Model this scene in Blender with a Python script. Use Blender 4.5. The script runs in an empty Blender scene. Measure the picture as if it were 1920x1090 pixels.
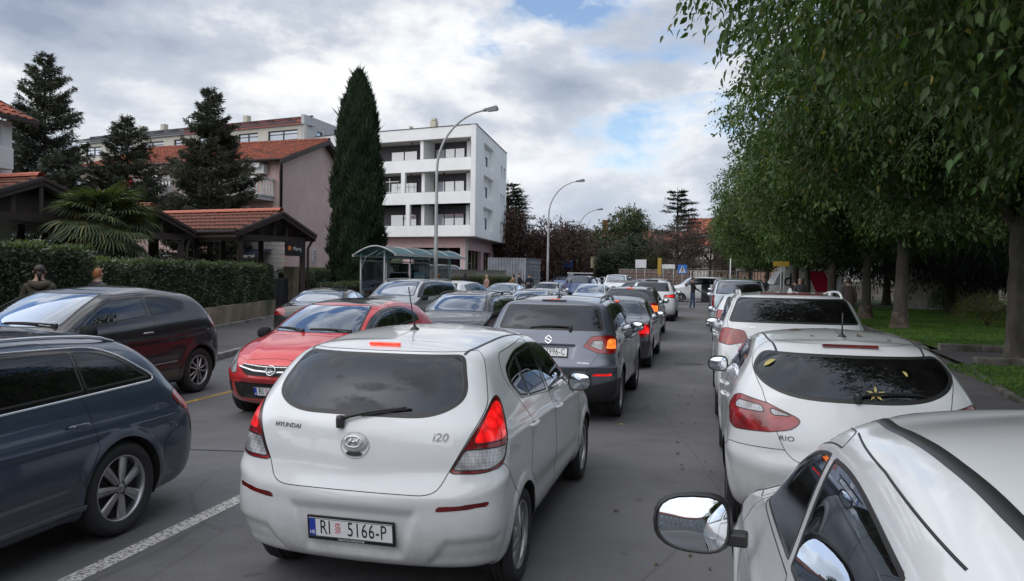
import bpy, bmesh, math, random
import numpy as np
from mathutils import Vector, Matrix, noise
from mathutils.bvhtree import BVHTree
R_ = math.radians; PI = math.pi
sc = bpy.context.scene; COL = sc.collection
rng = np.random.default_rng(7); random.seed(7)
# ---------------------------------------------------------------- camera
yaw, pitch, roll = R_(13.95), R_(1.38), R_(.9)
fw = Vector((-math.sin(yaw)*math.cos(pitch), math.cos(yaw)*math.cos(pitch), -math.sin(pitch)))
rt0 = Vector((math.cos(yaw), math.sin(yaw), 0)); up0 = rt0.cross(fw)
cup = up0*math.cos(roll) - rt0*math.sin(roll); crt = rt0*math.cos(roll) + up0*math.sin(roll)
cd = bpy.data.cameras.new('camera'); cam = bpy.data.objects.new('camera', cd); COL.objects.link(cam)
M = Matrix((crt, cup, -fw)).transposed().to_4x4(); M.translation = (0, 0, 1.97); cam.matrix_world = M
cd.sensor_width = 36; cd.lens = 36*1450/1920; cd.clip_end = 3000; cd.clip_start = .05
sc.camera = cam
# ---------------------------------------------------------------- sky
SUN_EL, SUN_AZ = R_(50), R_(222)          # azimuth from +Y clockwise: behind and to the left of the camera
SKYO = (8.2, 2.9, 4.4)
w = bpy.data.worlds.new('World'); sc.world = w; w.use_nodes = True
N, L = w.node_tree.nodes, w.node_tree.links; N.clear()
def nd(t, **k):
    n = N.new(t)
    for a, b in k.items():
        if a in n.inputs: n.inputs[a].default_value = b
        else: setattr(n, a, b)
    return n
def mth(op, a, b=None, clamp=False):
    n = N.new('ShaderNodeMath'); n.operation = op; n.use_clamp = clamp
    for i, v in enumerate((a, b)):
        if v is None: continue
        if isinstance(v, (int, float)): n.inputs[i].default_value = v
        else: L.new(v, n.inputs[i])
    return n.outputs[0]
out = nd('ShaderNodeOutputWorld'); tc = nd('ShaderNodeTexCoord')
sky = nd('ShaderNodeTexSky', sky_type='NISHITA', sun_disc=False, sun_elevation=SUN_EL, sun_rotation=SUN_AZ)
sky.air_density = 1.0; sky.dust_density = 1.2; sky.ozone_density = 1.5
bsky = nd('ShaderNodeBackground', Strength=.11); L.new(sky.outputs[0], bsky.inputs[0])
sep = nd('ShaderNodeSeparateXYZ'); L.new(tc.outputs['Generated'], sep.inputs[0])
zz = mth('MAXIMUM', sep.outputs[2], 0.0)
def noi(scale, detail, rough=.55, dist=0., off=(0, 0, 0)):
    mp = nd('ShaderNodeMapping'); mp.inputs['Location'].default_value = off; mp.inputs['Scale'].default_value = (1, 1, 2.1)
    L.new(tc.outputs['Generated'], mp.inputs[0])
    n = nd('ShaderNodeTexNoise', Scale=scale, Detail=detail, Roughness=rough, Distortion=dist); L.new(mp.outputs[0], n.inputs['Vector'])
    return n.outputs['Fac']
def ramp(fac, stops):
    r = nd('ShaderNodeValToRGB'); e = r.color_ramp.elements
    while len(e) > len(stops): e.remove(e[-1])
    while len(e) < len(stops): e.new(.5)
    for i, (p, c) in enumerate(stops):
        e[i].position = p; e[i].color = (*c, 1) if len(c) == 3 else c
    L.new(fac, r.inputs[0]); return r.outputs[0]
big = noi(2.3, 9, .56, .15, SKYO); sh = noi(3.6, 8, .58, .2, (1.6, 4.4, .3)); soft = noi(1.5, 3, .5, 0, (5.1, 2.2, 1.1))
mk_ = ramp(mth('ADD', big, mth('MULTIPLY', mth('SUBTRACT', .16, zz, True), 1.2)), [(.455, (0, 0, 0)), (.51, (1, 1, 1))])
val = mth('ADD', mth('MULTIPLY', big, .45), mth('ADD', mth('MULTIPLY', sh, .30), mth('MULTIPLY', soft, .25)))
ccol = ramp(val, [(.445, (.70, .705, .71)), (.485, (.55, .56, .58)), (.515, (.37, .40, .455)), (.585, (.20, .24, .315))])
hzf = ramp(zz, [(0, (.65,)*3), (.10, (.35,)*3), (.24, (0,)*3)])
mxh = nd('ShaderNodeMix', data_type='RGBA'); L.new(hzf, mxh.inputs[0]); L.new(ccol, mxh.inputs[6]); mxh.inputs[7].default_value = (.42, .46, .52, 1)
bcl = nd('ShaderNodeBackground', Strength=1.0); L.new(mxh.outputs[2], bcl.inputs[0])
mxs = nd('ShaderNodeMixShader'); L.new(mk_, mxs.inputs[0]); L.new(bsky.outputs[0], mxs.inputs[1]); L.new(bcl.outputs[0], mxs.inputs[2])
L.new(mxs.outputs[0], out.inputs[0])
# ---------------------------------------------------------------- sun
sd = bpy.data.lights.new('sun', 'SUN'); sd.energy = 1.5; sd.angle = R_(115); sd.color = (1, .965, .91)
so = bpy.data.objects.new('sun', sd); COL.objects.link(so)
sv = Vector((math.sin(SUN_AZ)*math.cos(SUN_EL), math.cos(SUN_AZ)*math.cos(SUN_EL), math.sin(SUN_EL)))
so.rotation_euler = sv.to_track_quat('Z', 'Y').to_euler(); so.location = (0, 0, 60)
sc.view_settings.view_transform = 'Standard'; sc.view_settings.look = 'None'; sc.view_settings.gamma = 1
sc.view_settings.exposure = 0.72; sc.view_settings.use_curve_mapping = False
# ---------------------------------------------------------------- materials
MATS = {}
class NT:
    def __init__(s, name):
        s.m = bpy.data.materials.new(name); s.m.use_nodes = True; s.n = s.m.node_tree.nodes; s.l = s.m.node_tree.links
        s.n.clear(); s.out = s.n.new('ShaderNodeOutputMaterial')
    def add(s, t, **k):
        n = s.n.new(t)
        for a, b in k.items():
            if a in n.inputs: n.inputs[a].default_value = b
            else: setattr(n, a, b)
        return n
    def ramp(s, fac, stops):
        r = s.n.new('ShaderNodeValToRGB'); e = r.color_ramp.elements
        while len(e) < len(stops): e.new(.5)
        for i, (p, c) in enumerate(stops): e[i].position = p; e[i].color = (*c, 1)
        s.l.new(fac, r.inputs[0]); return r.outputs[0]
    def noise(s, scale, detail=4, rough=.6, coord='Object', stretch=None, dist=0):
        t = s.n.new('ShaderNodeTexCoord'); v = t.outputs[coord]
        if stretch:
            mp = s.n.new('ShaderNodeMapping'); mp.inputs['Scale'].default_value = stretch; s.l.new(v, mp.inputs[0]); v = mp.outputs[0]
        n = s.add('ShaderNodeTexNoise', Scale=scale, Detail=detail, Roughness=rough, Distortion=dist); s.l.new(v, n.inputs['Vector']); return n.outputs['Fac']
    def mix(s, f, a, b, mode='MIX'):
        n = s.n.new('ShaderNodeMix'); n.data_type = 'RGBA'; n.blend_type = mode
        for i, v in ((0, f), (6, a), (7, b)):
            if isinstance(v, (int, float)): n.inputs[i].default_value = v
            elif isinstance(v, tuple): n.inputs[i].default_value = (*v, 1)
            else: s.l.new(v, n.inputs[i])
        return n.outputs[2]
    def bump(s, h, strength=.3, dist=.01):
        b = s.n.new('ShaderNodeBump'); b.inputs['Strength'].default_value = strength; b.inputs['Distance'].default_value = dist
        s.l.new(h, b.inputs['Height']); return b.outputs[0]
def pmat(name, col, rough=.6, metal=0, var=.12, scale=3, bump=0, bscale=60, spec=.5, coat=0, emis=None, estr=0, coord='Object', stretch=None, dark=None, dpos=(.35, .6)):
    if name in MATS: return MATS[name]
    t = NT(name); p = t.add('ShaderNodeBsdfPrincipled', Roughness=rough, Metallic=metal); t.l.new(p.outputs[0], t.out.inputs[0])
    p.inputs['Specular IOR Level'].default_value = spec; p.inputs['Coat Weight'].default_value = coat; p.inputs['Coat Roughness'].default_value = .03
    a = tuple(max(0, c*(1-var)) for c in col); b = tuple(min(1, c*(1+var)) for c in col)
    nf = t.noise(scale, 5, .62, coord, stretch)
    c = t.ramp(nf, [(.3, a), (.7, b)])
    if dark:
        n2 = t.noise(scale*.37, 6, .7, coord, stretch); f = t.ramp(n2, [(dpos[0], (1, 1, 1)), (dpos[1], (0, 0, 0))])
        c = t.mix(f, c, dark)
    t.l.new(c, p.inputs['Base Color'])
    if bump: t.l.new(t.bump(t.noise(bscale, 6, .65, coord, stretch), bump), p.inputs['Normal'])
    if emis: p.inputs['Emission Color'].default_value = (*emis, 1); p.inputs['Emission Strength'].default_value = estr
    MATS[name] = t.m; return t.m
def paint(name, col, metal=0, rough=.32, flake=False):
    if name in MATS: return MATS[name]
    t = NT(name); p = t.add('ShaderNodeBsdfPrincipled', Roughness=rough, Metallic=metal); t.l.new(p.outputs[0], t.out.inputs[0])
    p.inputs['Coat Weight'].default_value = 1; p.inputs['Coat Roughness'].default_value = .025; p.inputs['Coat IOR'].default_value = 1.5
    nf = t.noise(1.3, 5, .6); dirt = t.ramp(nf, [(.35, col), (.75, tuple(c*.93+.004 for c in col))])
    geo = t.n.new('ShaderNodeTexCoord'); sp = t.n.new('ShaderNodeSeparateXYZ'); t.l.new(geo.outputs['Object'], sp.inputs[0])
    low = t.add('ShaderNodeMapRange'); low.inputs[1].default_value = .18; low.inputs[2].default_value = .78; low.inputs[3].default_value = .85; low.inputs[4].default_value = 0
    t.l.new(sp.outputs[2], low.inputs[0])
    n3 = t.noise(9, 6, .7); mm = t.n.new('ShaderNodeMath'); mm.operation = 'MULTIPLY'; t.l.new(low.outputs[0], mm.inputs[0]); t.l.new(n3, mm.inputs[1])
    c = t.mix(mm.outputs[0], dirt, (.16, .14, .12)); t.l.new(c, p.inputs['Base Color'])
    # very fine orange peel plus road film on the clear coat
    t.l.new(t.bump(t.noise(34, 3, .5), .018, .01), p.inputs['Coat Normal'])
    rr = t.ramp(t.noise(5, 6, .7), [(.4, (.02,)*3), (.8, (.10,)*3)]); t.l.new(rr, p.inputs['Coat Roughness'])
    g = t.n.new('ShaderNodeNewGeometry'); mx = t.n.new('ShaderNodeMixShader'); t.l.new(g.outputs['Backfacing'], mx.inputs[0])
    d = t.add('ShaderNodeBsdfDiffuse'); d.inputs[0].default_value = (.03, .03, .032, 1)
    t.l.new(p.outputs[0], mx.inputs[1]); t.l.new(d.outputs[0], mx.inputs[2]); t.l.new(mx.outputs[0], t.out.inputs[0])
    MATS[name] = t.m; return t.m
def glass(name, tint=(.5, .55, .55), ior=1.5, boost=1.0):
    if name in MATS: return MATS[name]
    t = NT(name); tr = t.add('ShaderNodeBsdfTransparent'); tr.inputs[0].default_value = (*tint, 1)
    gl = t.add('ShaderNodeBsdfGlossy', Roughness=.012); gl.inputs[0].default_value = (.80, .88, 1, 1)
    fr = t.add('ShaderNodeFresnel', IOR=ior); mx = t.n.new('ShaderNodeMixShader')
    m = t.n.new('ShaderNodeMath'); m.operation = 'MULTIPLY'; m.use_clamp = True; m.inputs[1].default_value = 1.9*boost; t.l.new(fr.outputs[0], m.inputs[0])
    # dust film
    du = t.add('ShaderNodeBsdfDiffuse'); du.inputs[0].default_value = (.35, .34, .32, 1)
    mx2 = t.n.new('ShaderNodeMixShader'); dn = t.ramp(t.noise(7, 6, .7), [(.35, (.008,)*3), (.8, (.035,)*3)]); t.l.new(dn, mx2.inputs[0])
    t.l.new(m.outputs[0], mx.inputs[0]); t.l.new(tr.outputs[0], mx.inputs[1]); t.l.new(gl.outputs[0], mx.inputs[2])
    t.l.new(mx.outputs[0], mx2.inputs[1]); t.l.new(du.outputs[0], mx2.inputs[2]); t.l.new(mx2.outputs[0], t.out.inputs[0])
    MATS[name] = t.m; return t.m
def lens(name, col, emis=0, ecol=None, cell=70):
    if name in MATS: return MATS[name]
    t = NT(name); p = t.add('ShaderNodeBsdfPrincipled', Roughness=.25); p.inputs['Coat Weight'].default_value = 1; p.inputs['Coat Roughness'].default_value = .02
    tc = t.n.new('ShaderNodeTexCoord'); v = t.add('ShaderNodeTexVoronoi', Scale=cell); v.inputs['Randomness'].default_value = .15; t.l.new(tc.outputs['Object'], v.inputs['Vector'])
    c = t.ramp(v.outputs['Distance'], [(0, tuple(min(1, x*1.2) for x in col)), (.6, tuple(x*.7 for x in col))])
    big = t.ramp(t.noise(9, 2, .4), [(.38, (.55,)*3), (.6, (1.15,)*3)]); c2 = t.mix(1.0, c, big, 'MULTIPLY'); t.l.new(c2, p.inputs['Base Color'])
    t.l.new(t.bump(v.outputs['Distance'], .2, .002), p.inputs['Normal'])
    if emis:
        sp = t.add('ShaderNodeTexVoronoi', Scale=16); sp.inputs['Randomness'].default_value = .6; t.l.new(tc.outputs['Object'], sp.inputs['Vector'])
        e = t.ramp(sp.outputs['Distance'], [(0, (1,)*3), (.25, (.35,)*3), (.7, (.12,)*3)]); mlt = t.n.new('ShaderNodeMath'); mlt.operation = 'MULTIPLY'; mlt.inputs[1].default_value = emis
        t.l.new(e, mlt.inputs[0]); t.l.new(mlt.outputs[0], p.inputs['Emission Strength']); p.inputs['Emission Color'].default_value = (*(ecol or col), 1)
    t.l.new(p.outputs[0], t.out.inputs[0]); MATS[name] = t.m; return t.m
RUB = pmat('rubber', (.022, .022, .023), .75, bump=.15, bscale=90)
TRIM = pmat('black_plastic', (.02, .02, .021), .42, bump=.08, bscale=200)
GLOSSB = pmat('gloss_black', (.008, .008, .009), .12, coat=.6)
DARK = pmat('dark_underside', (.012, .012, .012), .9)
CHROME = pmat('chrome', (.72, .73, .75), .12, 1, .04)
SILV = pmat('wheel_silver', (.42, .42, .43), .3, .85, .08, dark=(.1, .085, .07), dpos=(.3, .5))
FAB = pmat('seat_fabric', (.035, .035, .04), .9, bump=.2)
GL = glass('car_glass', (.42, .46, .46)); GLD = glass('privacy_glass', (.07, .075, .085), 1.5, .72); GLR = glass('rear_glass', (.13, .14, .17), 1.5, .62)
GLW = glass('windscreen_glass', (.55, .6, .6), 1.55, 1.9)
RED = lens('red_lens', (.33, .003, .006)); REDL = lens('lit_red_lens', (.6, .006, .008), 1.7, (1, .012, .012)); REDLL = lens('lit_led_lens', (.6, .02, .01), 3.2, (1, .08, .03), 40)
CLEAR = lens('clear_lens', (.5, .5, .52), cell=55); AMB = lens('lit_amber_lens', (.7, .18, .03), 2.6, (1, .20, .03), 40); DRED = lens('dark_red_reflector', (.2, .006, .008))
HEADL = lens('headlight_lens', (.42, .43, .46), cell=30)
PLW = pmat('plate_white', (.72, .73, .74), .35, var=.04); PLB = pmat('plate_blue', (.02, .05, .35), .35); PLK = pmat('plate_black', (.01, .01, .011), .4); PLR = pmat('plate_red', (.5, .03, .03), .4)
MIRR = pmat('mirror_glass', (.6, .63, .67), .02, 1, .02)
# ---------------------------------------------------------------- object helpers
def tag(o, label=None, cat=None, group=None, kind=None, category=None):
    cat = cat or category
    for k, v in (('label', label), ('category', cat), ('group', group), ('kind', kind)):
        if v: o[k] = v
    return o
def empty(name, loc=(0, 0, 0), rz=0, **k):
    o = bpy.data.objects.new(name, None); COL.objects.link(o); o.location = loc; o.rotation_euler = (0, 0, rz); return tag(o, **k)
def link(name, me, parent=None, **k):
    o = bpy.data.objects.new(name, me); COL.objects.link(o)
    if parent is not None: o.parent = parent
    return tag(o, **k)
def mesh(name, V, F, mats, smooth=False, mi=None, normals=None):
    V = np.asarray(V, dtype=np.float32).reshape(-1, 3); me = bpy.data.meshes.new(name)
    if isinstance(F, np.ndarray) and F.ndim == 2:
        k = F.shape[1]; me.vertices.add(len(V)); me.vertices.foreach_set('co', V.ravel())
        me.loops.add(F.size); me.loops.foreach_set('vertex_index', F.astype(np.int32).ravel())
        me.polygons.add(len(F)); me.polygons.foreach_set('loop_start', np.arange(0, F.size, k, dtype=np.int32)); me.update(calc_edges=True)
    else: me.from_pydata([tuple(map(float, v)) for v in V], [], [tuple(map(int, f)) for f in F])
    for m in (mats if isinstance(mats, (list, tuple)) else [mats]): me.materials.append(m)
    if mi is not None: me.polygons.foreach_set('material_index', np.asarray(mi, dtype=np.int32))
    if smooth: me.polygons.foreach_set('use_smooth', np.ones(len(me.polygons), dtype=bool))
    if normals is not None: me.normals_split_custom_set_from_vertices([tuple(map(float, n)) for n in normals])
    me.update(); return me
class MB:
    """collects simple shapes into one mesh"""
    def __init__(s): s.V = []; s.F = []; s.n = 0; s.mi = []; s.cur = 0
    def add(s, V, F):
        V = np.asarray(V, float).reshape(-1, 3); s.V.append(V); b = s.n
        for f in F: s.F.append(tuple(i+b for i in f)); s.mi.append(s.cur)
        s.n += len(V); return s
    def box(s, c, d, rz=0, m=None):
        x, y, z = (np.array(d)/2); P = np.array([(a*x, b*y, e*z) for e in (-1, 1) for b in (-1, 1) for a in (-1, 1)])
        if rz: cr, sr = math.cos(rz), math.sin(rz); P = P @ np.array([[cr, sr, 0], [-sr, cr, 0], [0, 0, 1]])
        P = P + np.array(c)
        if m is not None: P = P @ np.array(m.to_3x3()).T + np.array(m.translation)
        return s.add(P, [(0, 2, 3, 1), (4, 5, 7, 6), (0, 1, 5, 4), (2, 6, 7, 3), (0, 4, 6, 2), (1, 3, 7, 5)])
    def prism(s, poly, z0, z1):
        n = len(poly); P = [(x, y, z0) for x, y in poly]+[(x, y, z1) for x, y in poly]
        return s.add(P, [tuple(range(n-1, -1, -1)), tuple(range(n, 2*n))]+[(i, (i+1) % n, n+(i+1) % n, n+i) for i in range(n)])
    def hexa(s, b, t):   # bottom 4 pts, top 4 pts (ccw seen from above)
        return s.add(list(b)+list(t), [(3, 2, 1, 0), (4, 5, 6, 7), (0, 1, 5, 4), (1, 2, 6, 5), (2, 3, 7, 6), (3, 0, 4, 7)])
    def tube(s, pts, r, n=8, cap=True):
        pts = [Vector(p) for p in pts]; rs = r if isinstance(r, (list, tuple, np.ndarray)) else [r]*len(pts); P = []; u = None
        for i, p in enumerate(pts):
            t = (pts[min(i+1, len(pts)-1)]-pts[max(i-1, 0)]).normalized()
            if u is None: u = t.orthogonal().normalized()
            else: u = (u-t*u.dot(t)).normalized()
            v = t.cross(u)
            for k in range(n): a = 2*PI*k/n; P.append(p+(u*math.cos(a)+v*math.sin(a))*rs[i])
        F = [(i*n+k, i*n+(k+1) % n, (i+1)*n+(k+1) % n, (i+1)*n+k) for i in range(len(pts)-1) for k in range(n)]
        if cap: F += [tuple(range(n-1, -1, -1)), tuple(range((len(pts)-1)*n, len(pts)*n))]
        return s.add([tuple(p) for p in P], F)
    def bar(s, a, b, wd, ht=None, up=(0, 0, 1)):
        a, b = Vector(a), Vector(b); t = (b-a).normalized(); u = t.cross(Vector(up))
        if u.length < 1e-4: u = t.orthogonal()
        u.normalize(); v = u.cross(t); ht = ht or wd; u = u*wd/2; v = v*ht/2
        return s.hexa([a-u-v, a+u-v, b+u-v, b-u-v], [a-u+v, a+u+v, b+u+v, b-u+v])
    def lathe(s, prof, n=24, axis='z', c=(0, 0, 0)):
        P = []
        for k in range(n):
            a = 2*PI*k/n; ca, sa = math.cos(a), math.sin(a)
            for r, h in prof:
                p = (r*ca, r*sa, h) if axis == 'z' else (h, r*ca, r*sa)
                P.append((p[0]+c[0], p[1]+c[1], p[2]+c[2]))
        m = len(prof)
        return s.add(P, [(k*m+i, ((k+1) % n)*m+i, ((k+1) % n)*m+i+1, k*m+i+1) for k in range(n) for i in range(m-1)])
    def me(s, name, mats, smooth=False): return mesh(name, np.vstack(s.V), s.F, mats, smooth, s.mi if isinstance(mats, (list, tuple)) else None)
    def obj(s, name, mats, parent=None, smooth=False, bevel=0, **k):
        o = link(name, s.me(name, mats, smooth), parent, **k)
        if bevel: b = o.modifiers.new('bevel', 'BEVEL'); b.width = bevel; b.segments = 2; b.limit_method = 'ANGLE'
        return o
def text_mesh(txt, size, depth=.002, squeeze=1., shear=0, spacing=1.):
    cu = bpy.data.curves.new('lettering', 'FONT'); cu.body = txt; cu.size = size; cu.extrude = depth/2; cu.shear = shear
    cu.align_x = 'CENTER'; cu.align_y = 'CENTER'; cu.space_character = spacing; cu.resolution_u = 3
    o = bpy.data.objects.new('lettering', cu); COL.objects.link(o); dg = bpy.context.evaluated_depsgraph_get()
    me = bpy.data.meshes.new_from_object(o.evaluated_get(dg)); bpy.data.objects.remove(o)
    if squeeze != 1: me.transform(Matrix.Diagonal((squeeze, 1, 1, 1)))
    return me
def copy_tree(o, parent=None):
    c = o.copy(); COL.objects.link(c); c.parent = parent
    for ch in o.children: copy_tree(ch, c)
    return c
# ================================================================ car hulls: a B-spline skin cut exactly into panels, panes and lamps
def _basis(R, us):
    B = np.zeros((len(us), R+2))
    for k, u in enumerate(us):
        i = min(int(u), R-2); t = u-i
        B[k, i:i+4] = [(1-t)**3/6, (3*t**3-6*t*t+4)/6, (-3*t**3+3*t*t+3*t+1)/6, t**3/6]
    return B
def _ext(G, axis, mirror):
    G = np.moveaxis(G, axis, 0)
    if mirror:
        a, b = G[1].copy(), G[-2].copy(); a[..., 0] *= -1; b[..., 0] *= -1
    else: a, b = 2*G[0]-G[1], 2*G[-1]-G[-2]
    G = np.concatenate([a[None], G, b[None]]); return np.moveaxis(G, 0, axis)
def rp(pts, n=5):
    """closed polygon; a point may carry a corner radius"""
    out = []; m = len(pts)
    if m < 3: return np.zeros((0, 2))
    for i, p in enumerate(pts):
        r = p[2] if len(p) > 2 else .0
        P = np.array(p[:2], float); A = np.array(pts[i-1][:2], float); B = np.array(pts[(i+1) % m][:2], float)
        if r <= 0: out.append(P); continue
        da, db = A-P, B-P; la, lb = np.linalg.norm(da), np.linalg.norm(db)
        a = P+da/la*min(r, la*.48); b = P+db/lb*min(r, lb*.48)
        for k in range(n+1):
            t = k/n; out.append((1-t)**2*a+2*t*(1-t)*P+t*t*b)
    return np.array(out)
def sdf(P, poly):
    d = np.full(len(P), 9.); lo, hi = poly.min(0)-.12, poly.max(0)+.12
    ix = np.where(((P > lo) & (P < hi)).all(1))[0]
    if not len(ix): return d
    Q = P[ix]; A = poly; B = np.roll(poly, -1, 0); e = B-A; w = Q[:, None]-A[None]
    t = np.clip((w*e).sum(2)/np.maximum((e*e).sum(1), 1e-12), 0, 1)
    dd = np.sqrt(((w-t[..., None]*e)**2).sum(2).min(1))
    c = ((A[None, :, 1] <= Q[:, None, 1]) != (B[None, :, 1] <= Q[:, None, 1]))
    with np.errstate(divide='ignore', invalid='ignore'):
        xi = A[:, 0]+(Q[:, None, 1]-A[:, 1])*e[:, 0]/np.where(e[:, 1] == 0, 1e-12, e[:, 1])
    ins = ((c & (Q[:, None, 0] < xi)).sum(1) % 2) == 1
    d[ix] = np.where(ins, -dd, dd); return d
class Hull:
    def __init__(s, rear, front, side, ends, res=.035, dents=()):
        R = len(rear); C = 16; G = np.zeros((R, C, 3))
        for r in range(R):
            (yr, zr), (yf, zf), (w, zsr, zsf, bp), (b, cr, bf, cf) = rear[r], front[r], side[r], ends[r]
            X = [0, .40*w, .72*w, .92*w, .985*w]; 
            Yr = [yr, yr+.10*b, yr+.40*b, yr+b, yr+b+.6*cr]; Yf = [yf, yf-.10*bf, yf-.40*bf, yf-bf, yf-bf-.6*cf]
            A, B = yr+b+1.4*cr, yf-bf-1.4*cf
            for k in range(5):
                q = [0, .06, .3, .8, .95][k]
                G[r, k] = (X[k], Yr[k], zr+(zsr-zr)*q); G[r, C-1-k] = (X[k], Yf[k], zf+(zsf-zf)*q)
            for k in range(6):
                f = k/5; G[r, 5+k] = (w*[.995, 1, 1.0, 1.0, 1, .995][k], A+(B-A)*f, zsr+(zsf-zsr)*f+bp*4*f*(1-f))
        E = _ext(_ext(G, 0, False), 1, True)
        # samples proportional to control spacing
        def us(D):
            o = [0.]
            for i, d in enumerate(D):
                n = max(1, int(math.ceil(d/res)))
                o += [i+(k+1)/n for k in range(n)]
            return np.array(o)
        dr = np.linalg.norm(np.diff(G, axis=0), axis=2).max(1); dc = np.linalg.norm(np.diff(G, axis=1), axis=2).max(0)
        U, Vv = us(dr), us(dc); BU, BV = _basis(R, U), _basis(C, Vv)
        S = np.einsum('ua,abk,vb->uvk', BU, E, BV); S[:, 0, 0] = 0; S[:, -1, 0] = 0; S[-1, :, 0] = 0
        def nrm(S):
            du, dv = np.gradient(S, axis=0), np.gradient(S, axis=1); n = np.cross(dv, du); l = np.linalg.norm(n, axis=2, keepdims=True)
            n = n/np.maximum(l, 1e-9)
            bad = (l[..., 0] < 1e-9); n[bad] = (0, 0, 1); return n
        n = nrm(S)
        if n[:, len(Vv)//2, 0].mean() < 0: n = -n; s.flip = True
        else: s.flip = False
        seg = np.linalg.norm(np.diff(S, axis=1), axis=2); ar = np.concatenate([np.zeros((len(U), 1)), np.cumsum(seg, 1)], 1); af = ar[:, -1:]-ar
        s.half_w = G[..., 0].max()
        if dents:
            for view, poly, depth, soft in dents:
                a = {'R': ar, 'F': af, 'S': S[..., 1], 'T': S[..., 0]}[view]; b = S[..., 1] if view == 'T' else S[..., 2]
                ok = np.ones(a.shape, bool)
                if view == 'S': ok = np.abs(n[..., 0]) > .3
                if view == 'T': ok = n[..., 2] > .5
                if view == 'R': ok = S[..., 1] < 0
                if view == 'F': ok = S[..., 1] > 0
                P = np.stack([a, b], -1).reshape(-1, 2)
                if isinstance(poly, tuple) and poly[0] == 'line':   # a crease: polyline with gaussian profile
                    L_ = np.array(poly[1]); dd = np.full(len(P), 9.)
                    for p0, p1 in zip(L_[:-1], L_[1:]):
                        e = p1-p0; t = np.clip(((P-p0)*e).sum(1)/(e@e), 0, 1); dd = np.minimum(dd, np.linalg.norm(P-p0-t[:, None]*e, axis=1))
                    k = np.exp(-(dd/soft)**2)
                else:
                    t = np.clip(-sdf(P, np.asarray(poly))/soft+.5, 0, 1); k = t*t*(3-2*t)
                S = S - n*(k.reshape(a.shape)*ok*depth)[..., None]
            S[:, 0, 0] = 0; S[:, -1, 0] = 0; S[-1, :, 0] = 0
            n = nrm(S)*(-1 if s.flip else 1)
        n[:, 0, 0] = 0; n[:, -1, 0] = 0; n[-1, :, 0] = 0; n[-1] = np.where(np.abs(n[-1]).sum(1, keepdims=True) < .2, (0, 0, 1), n[-1])
        n[-1, :, :] = (0, 0, 1); n /= np.linalg.norm(n, axis=2, keepdims=True)
        nu, nv = len(U), len(Vv); idx = np.arange(nu*nv).reshape(nu, nv)
        A0 = np.concatenate([S, n, ar[..., None], af[..., None]], 2).reshape(-1, 8)
        A1 = A0.copy(); A1[:, 0] *= -1; A1[:, 3] *= -1; A1[:, 6:] *= -1
        m = np.arange(nu*nv)+nu*nv; seam = np.zeros((nu, nv), bool); seam[:, 0] = seam[:, -1] = True; seam[-1] = True
        seam = seam.ravel(); m[seam] = np.where(seam)[0]
        q = np.stack([idx[:-1, :-1], idx[:-1, 1:], idx[1:, 1:], idx[1:, :-1]], -1).reshape(-1, 4)
        T = np.concatenate([q[:, [0, 1, 2]], q[:, [0, 2, 3]]])
        if s.flip: T = T[:, ::-1]
        T2 = m[T][:, ::-1]; s.A = np.concatenate([A0, A1]); s.T = np.concatenate([T, T2])
        # outward orientation check
        a, b, c = (s.A[s.T[:, i], :3] for i in range(3)); fn = np.cross(b-a, c-a); nn = s.A[s.T[:, 0], 3:6]
        if (fn*nn).sum(1).mean() < 0: s.T = s.T[:, ::-1].copy()
        a, b, c = (s.A[s.T[:, i], :3] for i in range(3)); ok = np.linalg.norm(np.cross(b-a, c-a), axis=1) > 1e-10; s.T = s.T[ok]
        s.lab = np.zeros(len(s.T), int); s.names = ['body']
        s.bv = BVHTree.FromPolygons([tuple(v) for v in s.A[:, :3].tolist()], [tuple(t) for t in s.T.tolist()])
        s.bottom = S[0].copy()
    def view(s, v, sg):
        A = s.A
        if v == 'S': return A[:, [1, 2]], (A[:, 0]*sg > .15) & (np.abs(A[:, 3]) > .18)
        if v == 'R': return A[:, [6, 2]]*np.array([sg, 1]), (A[:, 1] < .3)
        if v == 'F': return A[:, [7, 2]]*np.array([sg, 1]), (A[:, 1] > -.3)
        if v == 'T': return A[:, [0, 1]]*np.array([sg, 1]), A[:, 5] > .5
    def cut(s, v, poly, label, sg=1, into=None):
        poly = np.asarray(poly)
        if len(poly) < 3: return
        P, mask = s.view(v, sg); d = sdf(P, poly); d[np.abs(d) < 4e-4] = 4e-4
        tm = mask[s.T].all(1)
        if into is not None: tm &= np.isin(s.lab, [s.names.index(i) for i in into if i in s.names])
        neg = (d[s.T] < 0); nn = neg.sum(1); mixed = tm & (nn > 0) & (nn < 3)
        if label not in s.names: s.names.append(label)
        li = s.names.index(label); inside = tm & (nn == 3); s.lab[inside] = li
        ix = np.where(mixed)[0]
        if not len(ix): return
        T = s.T[ix]; ng = neg[ix]; n1 = nn[ix]; odd = np.where(n1 == 1, ng.argmax(1), (~ng).argmax(1)); r = np.arange(len(ix))
        o, p, q = T[r, odd], T[r, (odd+1) % 3], T[r, (odd+2) % 3]
        E = np.concatenate([np.stack([o, p], 1), np.stack([o, q], 1)]); Es = np.sort(E, 1); key = Es[:, 0].astype(np.int64)*10**7+Es[:, 1]
        uk, inv = np.unique(key, return_inverse=True); a, b = uk//10**7, uk % 10**7; t = d[a]/(d[a]-d[b])
        NV = s.A[a]*(1-t)[:, None]+s.A[b]*t[:, None]; NV[:, 3:6] /= np.linalg.norm(NV[:, 3:6], axis=1, keepdims=True)
        base = len(s.A); s.A = np.concatenate([s.A, NV]); k = len(ix); a_, b_ = base+inv[:k], base+inv[k:]
        newT = np.concatenate([np.stack([o, a_, b_], 1), np.stack([a_, p, q], 1), np.stack([a_, q, b_], 1)])
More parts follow.
